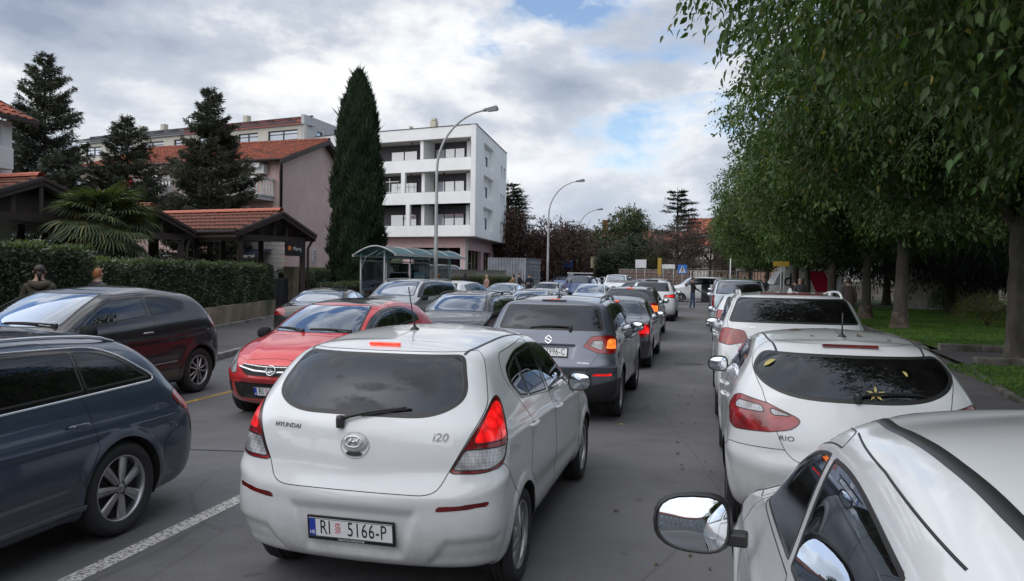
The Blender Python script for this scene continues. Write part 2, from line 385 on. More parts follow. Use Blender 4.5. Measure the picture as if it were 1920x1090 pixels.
        old = s.lab[ix]; L1 = np.where(n1 == 1, li, old); L2 = np.where(n1 == 1, old, li)
        keep = np.ones(len(s.T), bool); keep[ix] = False
        # neighbours that were not split share the edge point loosely (hairline only, same plane)
        s.T = np.concatenate([s.T[keep], newT]); s.lab = np.concatenate([s.lab[keep], L1, L2, L2])
    def part(s, label, name, mat, parent, lift=0, **k):
        T = s.T[s.lab == s.names.index(label)] if label in s.names else []
        if not len(T): return None
        u, inv = np.unique(T, return_inverse=True); A = s.A[u]
        me = mesh(name, A[:, :3]+A[:, 3:6]*lift, inv.reshape(-1, 3), mat, True, normals=A[:, 3:6]); return link(name, me, parent, **k)
    def loops(s, labels):
        T = s.T[np.isin(s.lab, [s.names.index(l) for l in labels if l in s.names])]
        E = np.concatenate([T[:, [0, 1]], T[:, [1, 2]], T[:, [2, 0]]]); S_ = set(map(tuple, E.tolist())); nx = {}
        for a, b in S_:
            if (b, a) not in S_: nx.setdefault(a, []).append(b)
        out = []
        while nx:
            a = next(iter(nx)); lp = [a]; cur = a
            while cur in nx:
                b = nx[cur].pop()
                if not nx[cur]: del nx[cur]
                lp.append(b); cur = b
                if b == a: break
            out.append(lp)
        return out
    def ribbon(s, labels, wi, wo, lift, mb, closed_min=.25, zmin=-9):
        for lp in s.loops(labels):
            A = s.A[lp]; P = A[:, :3]; seg = np.linalg.norm(np.diff(P, axis=0), axis=1); Ltot = seg.sum()
            if Ltot < closed_min or len(lp) < 6: continue
            cl = lp[0] == lp[-1]; cs = np.concatenate([[0], np.cumsum(seg)]); n = max(8, int(Ltot/.022)); t = np.linspace(0, Ltot, n+1)
            Q = np.stack([np.interp(t, cs, A[:, i]) for i in range(6)], 1)
            if cl: Q = Q[:-1]
            s._strip(Q[:, :3], Q[:, 3:6], wi, wo, lift, cl, mb)
    def _strip(s, P, N_, wi, wo, lift, cl, mb):
        if cl: Tn = np.roll(P, -1, 0)-np.roll(P, 1, 0)
        else: Tn = np.gradient(P, axis=0)
        Tn /= np.maximum(np.linalg.norm(Tn, axis=1, keepdims=True), 1e-9); N_ = N_/np.maximum(np.linalg.norm(N_, axis=1, keepdims=True), 1e-9)
        I = np.cross(N_, Tn); a = P-I*wo-N_*.002; b = P-I*wo*.8+N_*lift; c = P+I*wi*.8+N_*lift; d = P+I*wi-N_*.002
        V = np.stack([a, b, c, d], 1).reshape(-1, 3); n = len(P); m = n if cl else n-1
        mb.add(V, [(4*i+k, 4*((i+1) % n)+k, 4*((i+1) % n)+k+1, 4*i+k+1) for i in range(m) for k in range(3)])
    def hit(s, v, a, b, sg=1):
        o, d = {'S': ((4*sg, a, b), (-sg, 0, 0)), 'R': ((a, -9, b), (0, 1, 0)), 'F': ((a, 9, b), (0, -1, 0)), 'T': ((a, b, 5), (0, 0, -1))}[v[0]]
        h = s.bv.ray_cast(Vector(o), Vector(d))
        if h[0] is None: return None
        n = h[1] if h[1].dot(Vector(d)) < 0 else -h[1]
        return h[0], n
    def line(s, v, pts, wd, lift, mb, sg=1, step=.03):
        pts = [np.array(p, float) for p in pts]; Q = []
        for p, q in zip(pts[:-1], pts[1:]):
            n = max(1, int(np.linalg.norm(q-p)/step)); Q += [p+(q-p)*k/n for k in range(n)]
        Q.append(pts[-1]); H = [s.hit(v, x[0], x[1], sg) for x in Q]; H = [h for h in H if h]
        if len(H) < 3: return []
        P = np.array([tuple(h[0]) for h in H]); N_ = np.array([tuple(h[1]) for h in H])
        for _ in range(2): N_[1:-1] = (N_[:-2]+N_[1:-1]*2+N_[2:])/4
        if mb is not None: s._strip(P, N_, wd/2, wd/2, lift, False, mb)
        return list(zip(P, N_))
    def frame(s, v, a, b, sg=1, lift=0, up=None):
        h = s.hit(v, a, b, sg); p, n = h; up = Vector(up) if up else Vector((0, 0, 1)) if v != 'T' else Vector((0, 1, 0))
        x = up.cross(n).normalized(); y = n.cross(x); m = Matrix((x, y, n)).transposed().to_4x4(); m.translation = p+n*lift; return m
# ---------------------------------------------------------------- wheels
def spoke_mesh(R, n, w0, w1, depth, pair=0., mb=None, xo=0):
    mb = mb or MB(); r0, r1 = R*.16, R*.92
    for k in range(n):
        for sgn in ((-1, 1) if pair else (0,)):
            a = 2*PI*k/n; ca, sa = math.cos(a), math.sin(a)
            def P(r, t, x): return (x, r*ca-t*sa, r*sa+t*ca)
            o = sgn*pair; 
            st = [(r0, w0, o*.35, xo+.012), (R*.5, (w0+w1)/2, o*.8, xo+.002), (r1, w1, o*1.25, xo-.012)]
            V = []
            for r, ww, oo, x in st: V += [P(r, oo-ww/2, x-.012), P(r, oo-ww*.33, x+.004), P(r, oo+ww*.33, x+.004), P(r, oo+ww/2, x-.012), P(r, oo+ww/2, x-depth), P(r, oo-ww/2, x-depth)]
            F = [(6*i+j, 6*i+(j+1) % 6, 6*i+6+(j+1) % 6, 6*i+6+j) for i in range(2) for j in range(6)]
            mb.add(V, F)
    return mb
WCACHE = {}
def wheel_meshes(style, R, wd, n=40):
    key = (style, round(R, 3), round(wd, 3), n)
    if key in WCACHE: return WCACHE[key]
    rr = R*{'hub': .70, '7': .70, '5d': .66, '5': .68, 'far': .68}[style.split('_')[0]]; h = wd/2
    prof = [(rr*.97, -h*.8), (rr*1.02, -h*.92), (rr+(R-rr)*.5, -h*1.02), (R-.022, -h*.93), (R-.006, -h*.78), (R, -h*.4)]
    for g in (-.35, 0, .35): prof += [(R, h*(g-.06)), (R-.007, h*(g-.05)), (R-.007, h*(g+.05)), (R, h*(g+.06))]
    prof += [(R, h*.45), (R-.006, h*.78), (R-.022, h*.93), (rr+(R-rr)*.72, h*1.0), (rr+(R-rr)*.66, h*1.03), (rr+(R-rr)*.4, h*1.02), (rr*1.03, h*.93), (rr*.985, h*.84)]
    ty = MB().lathe(prof, n, 'x').me('tyre', RUB, True)
    mb = MB(); x = h*.80
    mb.cur = 0; mb.lathe([(rr*1.0, x+.004), (rr*.99, x+.012), (rr*.955, x+.010), (rr*.93, x-.006), (rr*.90, x-.05), (rr*.88, -h*.7)], n, 'x')
    mb.lathe([(0, x+.012), (rr*.10, x+.011), (rr*.15, x+.004), (rr*.22, x-.006), (rr*.23, x-.05)], 20, 'x')
    sty = style.split('_')[0]
    if sty == '7': spoke_mesh(rr, 7, rr*.19, rr*.36, .035, 0, mb, x-.008)
    elif sty == '5d': spoke_mesh(rr, 5, rr*.13, rr*.12, .035, rr*.17, mb, x-.008)
    elif sty == '5': spoke_mesh(rr, 5, rr*.28, rr*.2, .04, 0, mb, x-.008)
    elif sty == 'far': spoke_mesh(rr, 5, rr*.25, rr*.25, .04, 0, mb, x-.008)
    elif sty == 'hub':
        spoke_mesh(rr, 8, rr*.26, rr*.30, .02, 0, mb, x-.004); mb.lathe([(rr*.3, x-.0), (rr*.45, x-.004), (rr*.46, x-.03)], 24, 'x')
    nb = 5 if sty != '7' else 5
    mb.cur = 1
    for k in range(nb):
        a = 2*PI*k/nb+.3; mb.lathe([(0, x+.008), (.009, x+.008), (.010, x-.004)], 6, 'x', (0, math.cos(a)*rr*.19, math.sin(a)*rr*.19))
    mb.lathe([(0, x-.045), (rr*.89, x-.05)], 24, 'x')
    rm = mb.me('rim', [SILV if style.find('_d') < 0 else pmat('wheel_dark', (.09, .09, .095), .35, .7), DARK], True)
    WCACHE[key] = (ty, rm); return WCACHE[key]
def add_wheels(root, yr, yf, R, wd, xo, style='5', steer=0):
    ty, rm = wheel_meshes(style, R, wd, 40 if style.find('far') < 0 else 20)
    for y in (yr, yf):
        for sg in (-1, 1):
            o = link('wheel', ty, root); o.location = (sg*(xo-wd/2), y, R); o.rotation_euler = (random.random()*6, 0, 0 if sg > 0 else PI)
            if y == yf and steer: o.rotation_euler[2] += steer
            link('rim', rm, o)
# ---------------------------------------------------------------- seats, plates, mirrors
def seat_parts(root, W, yfr, yrr, zf=.28, dash=None, right_hand=False, color=None):
    F_ = color or FAB
    def one(x, y, wdt):
        mb = MB(); mb.box((x, y, zf+.18), (wdt, .5, .16)); mb.box((x, y-.27, zf+.48), (wdt, .14, .6), 0); o = mb.obj('seat', F_, root, bevel=.04)
        return o
    for x in (-W*.21, W*.21):
        o = one(x, yfr, .5); h = MB(); h.box((x, yfr-.30, zf+.90), (.26, .09, .19)); h.box((x, yfr-.29, zf+.77), (.09, .02, .12)); h.obj('headrest', F_, o, bevel=.035)
    o = one(0, yrr, W*.74)
    for x in (-W*.23, 0, W*.23): h = MB(); h.box((x, yrr-.31, zf+.83), (.25, .08, .14)); h.obj('headrest', F_, o, bevel=.03)
    if dash is not None:
        mb = MB(); mb.box((0, dash, zf+.52), (W*.80, .42, .22)); mb.obj('dashboard', TRIM, root, bevel=.05)
        sw = MB(); pts = [(-W*.21+.18*math.cos(a), dash-.33-.05*math.sin(a), zf+.55+.17*math.sin(a)) for a in np.linspace(0, 2*PI, 21)]; sw.tube(pts, .015, 6, False); sw.box((-W*.21, dash-.3, zf+.55), (.3, .03, .05)); sw.obj('steering_wheel', TRIM, root, True)
def plate(root, m, txt, w=.52, h=.112, frame_txt=None, crest=True):
    """EU plate in local frame m: x right, y up, z out"""
    def put(o): o.matrix_local = m; return o
    mb = MB(); mb.box((0, -.004, .004), (w+.024, h+.034, .012)); fr = put(mb.obj('number_plate', PLK, root, bevel=.003))
    mb = MB(); mb.box((0, 0, .0115), (w, h, .003)); p = mb.obj('plate_face', PLW, fr)
    mb = MB(); mb.box((-w/2+.022, 0, .0135), (.040, h-.006, .0016)); mb.obj('blue_band', PLB, fr)
    bb = MB(); 
    for (x, y, a, b) in ((0, h/2-.003, w, .003), (0, -h/2+.003, w, .003), (-w/2+.001, 0, .003, h-.009), (w/2-.001, 0, .003, h-.009)): bb.box((x, y, .0138), (a, b, .001))
    bb.obj('plate_rim', PLK, fr)
    a, _, b = txt.partition(' ')
    def letters(t, size, x, y, mt, sq=.8, nm='lettering', z=.0136, **kk):
        me = text_mesh(t, size, .0016, sq, **kk); me.materials.clear(); me.materials.append(mt); o = link(nm, me, fr); o.location = (x, y, z); return o
    letters(a, .122, -w/2+.103, 0, PLK, .66, spacing=1.08); letters(b, .122, w/2-.158, 0, PLK, .66, spacing=1.08)
    letters('HR', .032, -w/2+.022, -h*.28, PLW, .8, z=.0150)
    if crest:
        c = MB(); c.cur = 0
        for i in range(4):
            for j in range(5): c.cur = (i+j) % 2; c.box((-w/2+.182+(i-1.5)*.008, (j-2.2)*.0095, .0142), (.008, .0095, .001))
        c.cur = 0
        for k in range(3): c.box((-w/2+.182+(k-1)*.010, .030, .0142), (.008, .008, .001))
        c.obj('crest', [PLR, PLW], fr)
    if frame_txt: letters(frame_txt, .016, 0, -h/2-.010, PLW, 1., z=.0105)
    return fr
def mirror(root, x, y, z, sg, mt, sz=(.12, .17), face=-1, stalk=True, tilt=.06):
    """face=-1: glass looks backwards (local -y)"""
    o = MB(); n = 14; W_, H_ = sz; prof = []
    V, F = [], []
    for i, (dy, sc_) in enumerate([(0.0, .93), (.012, 1.0), (.04, .99), (.075, .88), (.105, .6), (.118, .18)]):
        for k in range(20):
            a = 2*PI*k/20; ca, sa = math.cos(a), math.sin(a); e = .72
            V.append((sg*(W_*.95)+W_*sc_*abs(ca)**e*np.sign(ca), dy, H_*.55*sc_*abs(sa)**e*np.sign(sa)*(1-.12*sg*ca)))
    F = [(i*20+k, i*20+(k+1) % 20, (i+1)*20+(k+1) % 20, (i+1)*20+k) for i in range(5) for k in range(20)]+[tuple(range(100, 120))]
    if face > 0: V = [(a, -b, c) for a, b, c in V]
    mb = MB(); mb.add(np.array(V)+np.array((x, y, z)), F); h = mb.obj('door_mirror', mt, root, True)
    g = MB(); P = [(sg*(W_*.95)+W_*.9*abs(math.cos(a))**.72*np.sign(math.cos(a)), .012*-face*1.0*0+(.004 if face < 0 else -.004), H_*.49*abs(math.sin(a))**.72*np.sign(math.sin(a))*(1-.12*sg*math.cos(a))) for a in np.linspace(0, 2*PI, 28)[:-1]]
    P = np.array(P); P[:, 1] += tilt*(P[:, 2]+H_*.5); ctr = np.array((P[:, 0].mean(), P[:, 1].mean(), P[:, 2].mean())); P0 = P.copy(); off = np.array((x, y-tilt*H_*.25, z)); RG = []
    for q in (1, .86, .7, .52, .34, .16): rr_ = ctr+(P0-ctr)*q; rr_[:, 1] += face*.010*(H_/.19)*(1-q*q); RG.append(rr_+off)
    V = np.vstack(RG); m_ = 27; Fm = [(k*m_+j, k*m_+(j+1) % m_, (k+1)*m_+(j+1) % m_, (k+1)*m_+j) for k in range(5) for j in range(m_)]+[tuple(range(5*m_, 6*m_))]
    if face < 0: Fm = [f[::-1] for f in Fm]
    P = P0+off; g.add(V, Fm); g.obj('mirror_glass', MIRR, h, True)
    r = MB(); pr = [tuple(p) for p in P]+[tuple(P[0])]; r.tube(pr, .006, 6, False); r.obj('mirror_rim', TRIM, h, True)
    if stalk: st = MB(); st.bar((x-sg*.06, y+.03, z-H_*.25), (x+sg*.05, y+.04, z-H_*.25), .06, .05); st.obj('mirror_arm', TRIM, h, bevel=.01)
    return h
def handle(root, H_, y, z, sg, mt):
    m = H_.frame('S', y, z, sg); nrm = Vector(m.col[2][:3])
    mb = MB(); p = m.translation; q = [p+Vector((0, dy, 0))+nrm*l for dy, l in ((-.085, .0), (-.075, .022), (-.03, .034), (.03, .034), (.075, .022), (.085, 0))]
    mb.tube(q, [.012, .013, .0135, .0135, .013, .012], 8); o = mb.obj('handle', mt, root, True); return o
def lerp(a, b, t): return tuple(x+(y-x)*t for x, y in zip(a, b))
BASES = {}
def make_profile(P):
    """P: L,W,H, r5..r8 (rear y,z rows 5-8), rt (top of rear glass), f5..f8, ft (top of windscreen), belt (rear,front), gh"""
    Lh, Wh, H = P['L']/2, P['W']/2, P['H']; zl = P.get('zl', .68); y0, y1 = -Lh, Lh; zb = P.get('zb', .20)
    low = lambda y, s: [(y+s*.20, zb), (y+s*.09, zb+.03), (y+s*.025, zb+.14), (y, .52), (y+s*.012, zl)]
    rb, fb = P['rb'], P['fb']; rt, ft = P['rt'], P['ft']
    def up(b8, top, s, cv=.02):
        a = lerp(b8, top, .36); c = lerp(b8, top, .74); dx = s*cv
        return [(a[0]-dx, a[1]+cv*.3), (c[0]-dx, c[1]+cv*.4), top]
    roof = lambda t, s, zz: [(t[0]+s*.10, t[1]+(zz-t[1])*.55), (t[0]+s*.16, t[1]+(zz-t[1])*.85), (t[0]+s*.18, zz)]
    rear = low(y0, 1)+list(rb)+up(rb[-1], rt, 1, P.get('rcv', .02))+roof(rt, 1, P.get('zrr', rt[1]+.03)); front = low(y1, -1)+list(fb)+up(fb[-1], ft, -1, .02)+roof(ft, -1, P.get('zrf', ft[1]+.03))
    gh = P.get('gh', .68); wb = P.get('wbelt', .93)
    ws = [.86, .94, .985, 1, .998, .99, .975, .945, wb, wb-(wb-gh)*.33, wb-(wb-gh)*.68, gh-.015, gh*.72, gh*.38, 0]
    br, bf = P['belt']; zr = P.get('edge', H-.075)
    sh = P.get('shoulder', .14)
    ze = [(zb, zb)]+[(zb+.03,)*2, (zb+.14,)*2, (.52, .52), (zl, zl-.01), (br-sh*1.45, P['fs'][0]), (br-sh*.8, P['fs'][1]), (br-.04, P['fs'][2]), (br, bf)]
    side = [(ws[k]*Wh, ze[k][0], ze[k][1], 0) for k in range(9)]
    bmp = P.get('bump', .03); rr, rf = rt[1], ft[1]
    side += [(ws[9]*Wh, br+(rr-br)*.36, bf+(rf-bf)*.38, bmp*.2), (ws[10]*Wh, br+(rr-br)*.74, bf+(rf-bf)*.76, bmp*.6), (ws[11]*Wh, rr-.01, rf-.01, bmp),
             (ws[12]*Wh, rear[12][1]-.004, front[12][1]-.004, bmp+.006), (ws[13]*Wh, rear[13][1], front[13][1], bmp+.01), (0, rear[14][1], front[14][1], bmp+.012)]
    bw = P.get('bow', (.10, .16)); cn = P.get('corner', (.16, .22))
    gb = P.get('gbow', (.10, .12))
    ends = [(bw[0], cn[0], bw[1], cn[1])]*7+[(bw[0], cn[0]*.9, gb[1]+.02, cn[1]*.7)]*2+[(gb[0], .12, gb[1], .12)]*3+[(gb[0]*.7, .10, gb[1]*.7, .1), (gb[0]*.4, .05, gb[1]*.4, .05), (0, .02, 0, .02)]
    return rear, front, side, ends
def circle(cy, cz, r, n=48): return np.array([(cy+r*math.cos(a), cz+r*math.sin(a)) for a in np.linspace(0, 2*PI, n, endpoint=False)])
def car(name, label, cat, group, mt, P, loc, rz, res=.035, win_gl=None, style='5', **o):
    """builds one car as a thing; returns root and hull"""
    root = empty(name, loc, rz, label=label, category=cat, group=group)
    ya, yb, wr = P['axles'][0], P['axles'][1], P['wr']; ar = wr+P.get('gap', .055)
    dents = list(P.get('dents', ()))
    for yy in (ya, yb): dents.append(('S', circle(yy, wr, ar+.055), -.014, .05))
    h = Hull(*make_profile(P), res, dents)
    lod = o.get('lod', 0)
    # labels, order matters
    for v, poly, lab, into in P.get('cuts', ()):
        for sg in ((1, -1) if v[-1] != '0' else (1,)):
            nm = lab if v[-1] == '0' else lab+('+' if sg > 0 else '-'); it = None
            if into: it = [i+('+' if sg > 0 else '-') if i.endswith('~') is False and (i+('+' if sg > 0 else '-')) in h.names else i.rstrip('~') for i in into]
            h.cut(v[0], rp(poly), nm, sg, it)
    for yy in (ya, yb):
        for sg in (1, -1): h.cut('S', circle(yy, wr, ar), 'hole', sg)
    objs = {}
    mats = P.get('mats', {}); win_gl = win_gl or GLD
    order = [n for n in h.names if n not in ('hole',)]
    parents = P.get('parents', {})
    nice = lambda n: n.rstrip('+-')
    dflt = {'body': mt, 'dlo': GLOSSB, 'pillar': GLOSSB, 'grille': TRIM, 'lower_trim': TRIM, 'windscreen': GLW, 'rear_window': win_gl, 'window': win_gl, 'front_window': GL, 'quarter_window': win_gl, 'taillight': RED, 'brake_light': REDL,
            'reverse_light': CLEAR, 'indicator': AMB, 'headlight': HEADL, 'high_brake_light': RED, 'reflector': DRED, 'roof_panel': mt, 'plate_recess': TRIM, 'frit': GLOSSB, 'number_recess': mt}
    pname = {'dlo': 'window_surround', 'pillar': 'pillar_trim', 'front_window': 'window', 'quarter_window': 'window', 'frit': 'window_surround'}
    for n in order:
        b = nice(n); m_ = mats.get(b, dflt.get(b, mt)); par = root
        pn = parents.get(b)
        if pn: par = objs.get(pn+(n[-1] if n[-1] in '+-' else '')) or objs.get(pn) or root
        ob = h.part(n, pname.get(b, b), m_, par, .0012 if b in ('taillight', 'headlight', 'brake_light', 'reverse_light', 'indicator', 'high_brake_light', 'reflector') else 0)
        if ob: objs[n] = ob
    # seams and seals
    gap = MB(); chrome = MB()
    for n in order:
        b = nice(n)
        if b in ('window', 'front_window', 'quarter_window', 'windscreen', 'rear_window') and n in objs:
            seal = MB(); h.ribbon([n], *((.012, .003, .002) if b.find('window') >= 0 and b != 'rear_window' else (.030, .003, .0015)), seal)
            pp = objs[n]; pp = pp.parent if pp.parent and pp.parent != root else pp
            if seal.n: seal.obj('window_seal', TRIM, pp)
        elif b in ('taillight', 'headlight', 'reverse_light', 'brake_light', 'high_brake_light', 'indicator'):
            if lod < 2: lr = MB(); h.ribbon([n], .004, .003, .003, lr, .12); lr.n and lr.obj('lamp_rim', PLK, objs.get(n, root))
        elif b in ('door', 'rear_door', 'tailgate', 'bonnet', 'rear_bumper', 'front_bumper', 'fuel_flap') and lod < 2: h.ribbon([n]+[q for q in order if parents.get(nice(q)) == b and (q[-1] == n[-1] or n[-1] not in '+-')], .003, .003, .0012, gap)
        elif b == 'dlo' and P.get('chrome_dlo'): h.ribbon([q for q in order if nice(q) in ('dlo', 'window', 'front_window', 'quarter_window') and q[-1] == n[-1]], .0, .016, .006, chrome)
    if gap.n: gap.obj('panel_gap', PLK, root)
    if chrome.n: chrome.obj('chrome_strip', CHROME, root, True)
    for v, pts, wd, lf, mname, m_ in P.get('lines', ()):
        for sg in ((1, -1) if v[-1] != '0' else (1,)):
            mb = MB(); h.line(v[0], pts if v[0] in 'S' or v[-1] == '0' else [(p[0]*sg, p[1]) for p in pts], wd, lf, mb, sg)
            if mb.n: mb.obj(mname, m_ or TRIM, root, True)
    # arch liners and floor pan
    Wh = P['W']/2
    for yy in (ya, yb):
        for sg in (-1, 1):
            ln = MB()
            pts = [(yy+math.cos(a)*(ar+.004), wr+math.sin(a)*(ar+.004)) for a in np.linspace(-.35, PI+.35, 22)]; V = []
            for (y, z) in pts:
                hh = h.hit('S', y, max(z, .26), sg); xs = abs(hh[0].x)-.006 if hh else Wh-.03
                V += [(sg*min(xs, Wh), y, max(z, .14)), (sg*(Wh-.34), y, max(z, .14))]
            ln.add(V, [(2*i, 2*i+1, 2*i+3, 2*i+2) for i in range(len(pts)-1)]); c = [(sg*(Wh-.34), y, max(z, .14)) for y, z in pts]
            ln.add(c, [tuple(range(len(c)))]); ln.obj('wheel_arch', DARK, root)
    fp = MB(); yA, yB = -P['L']/2+.34, P['L']/2-.36; x = Wh-.17; xi = Wh-.36
    for (a, b, xx) in ((yA, ya-ar-.02, x), (ya-ar-.02, ya+ar+.02, xi), (ya+ar+.02, yb-ar-.02, x), (yb-ar-.02, yb+ar+.02, xi), (yb+ar+.02, yB, x)): fp.box((0, (a+b)/2, P.get('zb', .20)+.045), (2*xx, b-a, .05))
    fp.obj('floor_pan', DARK, root)
    add_wheels(root, ya, yb, wr, P.get('tw', .20), P['W']/2-.015, style)
    if lod < 2 or o.get('seats'):
        y8, z8 = P['rb'][-1]; ys_ = P.get('seat', (.02, -.85))[1]-.36
        if ys_ > y8+.1: mb = MB(); mb.box((0, (y8+.10+ys_)/2, z8-.10), (P['W']*.78, ys_-y8-.10, .03)); mb.box((0, ys_-.02, z8-.35), (P['W']*.78, .03, .5)); mb.obj('parcel_shelf', FAB, root)
        seat_parts(root, P['W'], P.get('seat', (.02, -.85))[0], P.get('seat', (.02, -.85))[1], P.get('sz', .28), P['fb'][-1][0]-.25)
    if 'mir' in P:
        for sg in (-1, 1):
            x0, y0, z0 = P['mir'][:3]; mirror(root, sg*x0, y0, z0, sg, P.get('mir_mat', mt), P.get('mir_sz', (.105, .15)), tilt=P.get('mir_tilt', .06))
    for (y, z) in P.get('handles', ()):
        for sg in (-1, 1): handle(objs.get('door'+('+' if sg > 0 else '-'), root) if y > -.3 else objs.get('rear_door'+('+' if sg > 0 else '-'), root), h, y, z, sg, P.get('handle_mat', mt))
    return root, h, objs
def badge_text(h, root, v, a, b, txt, size, mt=None, sq=1., up=None, lift=.002, depth=.004, sp=1., shear=0., nm='badge', sg=1):
    me = text_mesh(txt, size, depth, sq, shear, sp); me.materials.clear(); me.materials.append(mt or CHROME); o = link(nm, me, root)
    o.matrix_local = h.frame(v, a, b, sg, lift, up); return o
def gen(kind, L, W, H, **q):
    Lh = L/2; g = q.get; k = W/1.73; zb = g('belt', (1.10, 1.02)); yc, zc = g('cowl', (1.03, 1.06)); yt, zt = g('wtop', (.2, H-.07)); zn = g('nose', .78); yr8 = g('rbase', (-Lh+.13, zb[0])); yrt = g('rtop', (-Lh+.42, H-.08))
    if kind == 'sedan': zd = g('deck', 1.0); rb = [(-Lh+.05, .84), (-Lh+.10, zd-.02), ((-Lh+.10+yr8[0])/2, zd+.03), yr8]
    else: rb = [(-Lh+.045, .86), lerp((-Lh+.045, .86), yr8, .5), lerp((-Lh+.045, .86), yr8, .8), yr8]
    fb = [(Lh-.09, zn), (Lh-.09-(Lh-.09-yc)*.22, zn+(zc-zn)*.50), (Lh-.09-(Lh-.09-yc)*.72, zc-(zc-zn)*.13), (yc, zc)]
    P = dict(L=L, W=W, H=H, wr=g('wr', .32), gap=g('gap', .04), tw=g('tw', .205), axles=g('axles', (-Lh+.8, Lh-.85)), rb=rb, rt=yrt, zrr=yrt[1]+g('rr', .035), fb=fb, ft=(yt, zt), zrf=zt+.04,
             fs=(zn-.03, fb[1][1]-.05, fb[2][1]-.05), belt=zb, gh=g('gh', .70), wbelt=g('wbelt', .93), bump=g('bump', .03), bow=g('bow', (.12, .26)), corner=g('corner', (.16, .28)), gbow=g('gbow', (.11, .17)), rcv=g('rcv', .02), shoulder=g('shoulder', .15), zb=g('zb', .20), zl=g('zl', .68),
             seat=g('seat', (yt-.25, yt-1.1)), sz=g('sz', .30+(H-1.5)*.6), mir=(W/2-.07, yc-.40, zb[1]+.02), handles=g('handles', ()), chrome_dlo=g('chrome_dlo'), mir_sz=g('mir_sz', (.105, .15)))
    for a in ('mir_mat', 'handle_mat', 'mats', 'fs'):
        if a in q: P[a] = q[a]
    (d0, d1), yB, yC = g('dlo', ((-Lh+.85, -Lh+.75))), g('yB', yt-.48), g('yC')
    tz = min(zt, yrt[1])-.02 if kind != 'van' else zt-.03; ztop = g('dtop', H-.095); zA = zb[1]+.03
    zat = lambda y: zb[1]+(zb[0]-zb[1])*((yc-.2)-y)/((yc-.2)-d0)+.03
    D = [(yc-.20, zA, .03), (yc-.20-(yc-.2-yt+.1)*.55, zA+(ztop-zA)*.60, .15), (yt-.10, ztop-.03, .15), (yt-.5, ztop, .1), (yB-.45, ztop-.005, .2), (d1, ztop-g('dr', .06), g('drr', .12)), (d0, zat(d0)+.02, g('drb', .05))]
    def clip(a, b):   # window pane: DLO clipped between y=a (front) and y=b (rear), inset
        poly = rp([(x[0], x[1], x[2]) for x in D], 6); mc = poly.mean(0); q_ = []
        ins = .026
        m = len(poly); e = np.roll(poly, -1, 0)-poly; e2 = poly-np.roll(poly, 1, 0); t = e/np.linalg.norm(e+1e-9, axis=1, keepdims=True)+e2/np.linalg.norm(e2+1e-9, axis=1, keepdims=True); t /= np.linalg.norm(t, axis=1, keepdims=True)
        nrm_ = np.stack([-t[:, 1], t[:, 0]], 1); s_ = np.sign(((mc-poly)*nrm_).sum(1)); pin = poly+nrm_*s_[:, None]*ins
        def cl(P_, f):
            o = []
            for i in range(len(P_)):
                A, B = P_[i], P_[(i+1) % len(P_)]; fa, fb_ = f(A), f(B)
                if fa >= 0: o.append(A)
                if fa*fb_ < 0: t_ = fa/(fa-fb_); o.append(A+(B-A)*t_)
            return o
        r = cl(list(pin), lambda p: a-p[0]); r = cl(r, lambda p: p[0]-b); return [tuple(p) for p in r]
    cuts = []
    hb = g('hb', .745)
    cuts.append(('R0', [(-1.25*k, .05), (-1.22*k, .62), (-.93*k, hb), (.93*k, hb), (1.22*k, .62), (1.25*k, .05)], 'rear_bumper', ['body']))
    cuts.append(('F0', [(-1.25*k, .05), (-1.22*k, .60), (-.93*k, zn-.10), (.93*k, zn-.10), (1.22*k, .60), (1.25*k, .05)], 'front_bumper', ['body']))
    if g('bonnet', True): cuts.append(('T0', [(-.70*k, Lh-.14-.18), (-.40*k, Lh-.13), (.40*k, Lh-.13), (.70*k, Lh-.32), (.77*k, yc-.02), (0, yc+.10), (-.77*k, yc-.02)], 'bonnet', ['body']))
    ax = P['axles']; ar = P['wr']+P['gap']
    if g('doors', 4) == 4:
        cuts.append(('S', [(ax[0]+ar*.98, .30, .05), (ax[0]+ar*.98, .5), (ax[0]+ar*.65, .70), ((yC or d0+.1)+.0, zat(d0), .05), ((yC or d0+.1)+.05, ztop+.03, .1), (yB-.02, ztop+.03), (yB, .30)], 'rear_door', ['body', 'rear_bumper', 'front_bumper']))
    yR = yB if g('doors', 4) == 4 else g('yR', yB-.35)
    cuts.append(('S', [(yR, .30), (yR-.01, ztop+.03, .05), (yt-.10, ztop+.01, .1), (yc-.17-(yc-.2-yt+.1)*.5, zA+(ztop-zA)*.62, .1), (yc-.14, zA-.02, .03), (yc-.10, .8), (yc-.12, .30, .04)], 'door', ['body', 'front_bumper', 'rear_bumper']))
    cuts.append(('S', D, 'dlo', None)); P['clip'] = clip
    ys = g('panes', None) or ([yc, yB, yC] if yC else [yc, yB])
    cuts.append(('S', clip(yc, ys[1]+.03), 'front_window', None))
    if len(ys) > 2: cuts.append(('S', clip(ys[1]-.03, ys[2]+.012), 'window', None))
    if len(ys) > 2 and g('quarter', True): cuts.append(('S', clip(ys[2]-.012, -9), 'quarter_window', None))
    if len(ys) == 2: cuts.append(('S', clip(ys[1]-.05, -9), 'window', None))
    wf = g('wsw', (.66, .53)); cuts.append(('F0', [(-wf[0]*k, zc+.02, .06), (wf[0]*k, zc+.02, .06), (wf[1]*k, zt-.005, .05), (-wf[1]*k, zt-.005, .05)], 'windscreen', None))
    if g('tg'): cuts.append(('R0', g('tg'), 'tailgate', None))
    if g('rw'): cuts.append(('R0', g('rw'), 'rear_window', None))
    cuts += g('cuts', []); P['cuts'] = cuts; P['dents'] = g('dents', ()); P['lines'] = g('lines', ())
    P['parents'] = {'rear_window': 'tailgate', 'front_window': 'door', 'reflector': 'rear_bumper', 'brake_light': 'taillight', 'reverse_light': 'taillight', 'indicator': 'taillight'}
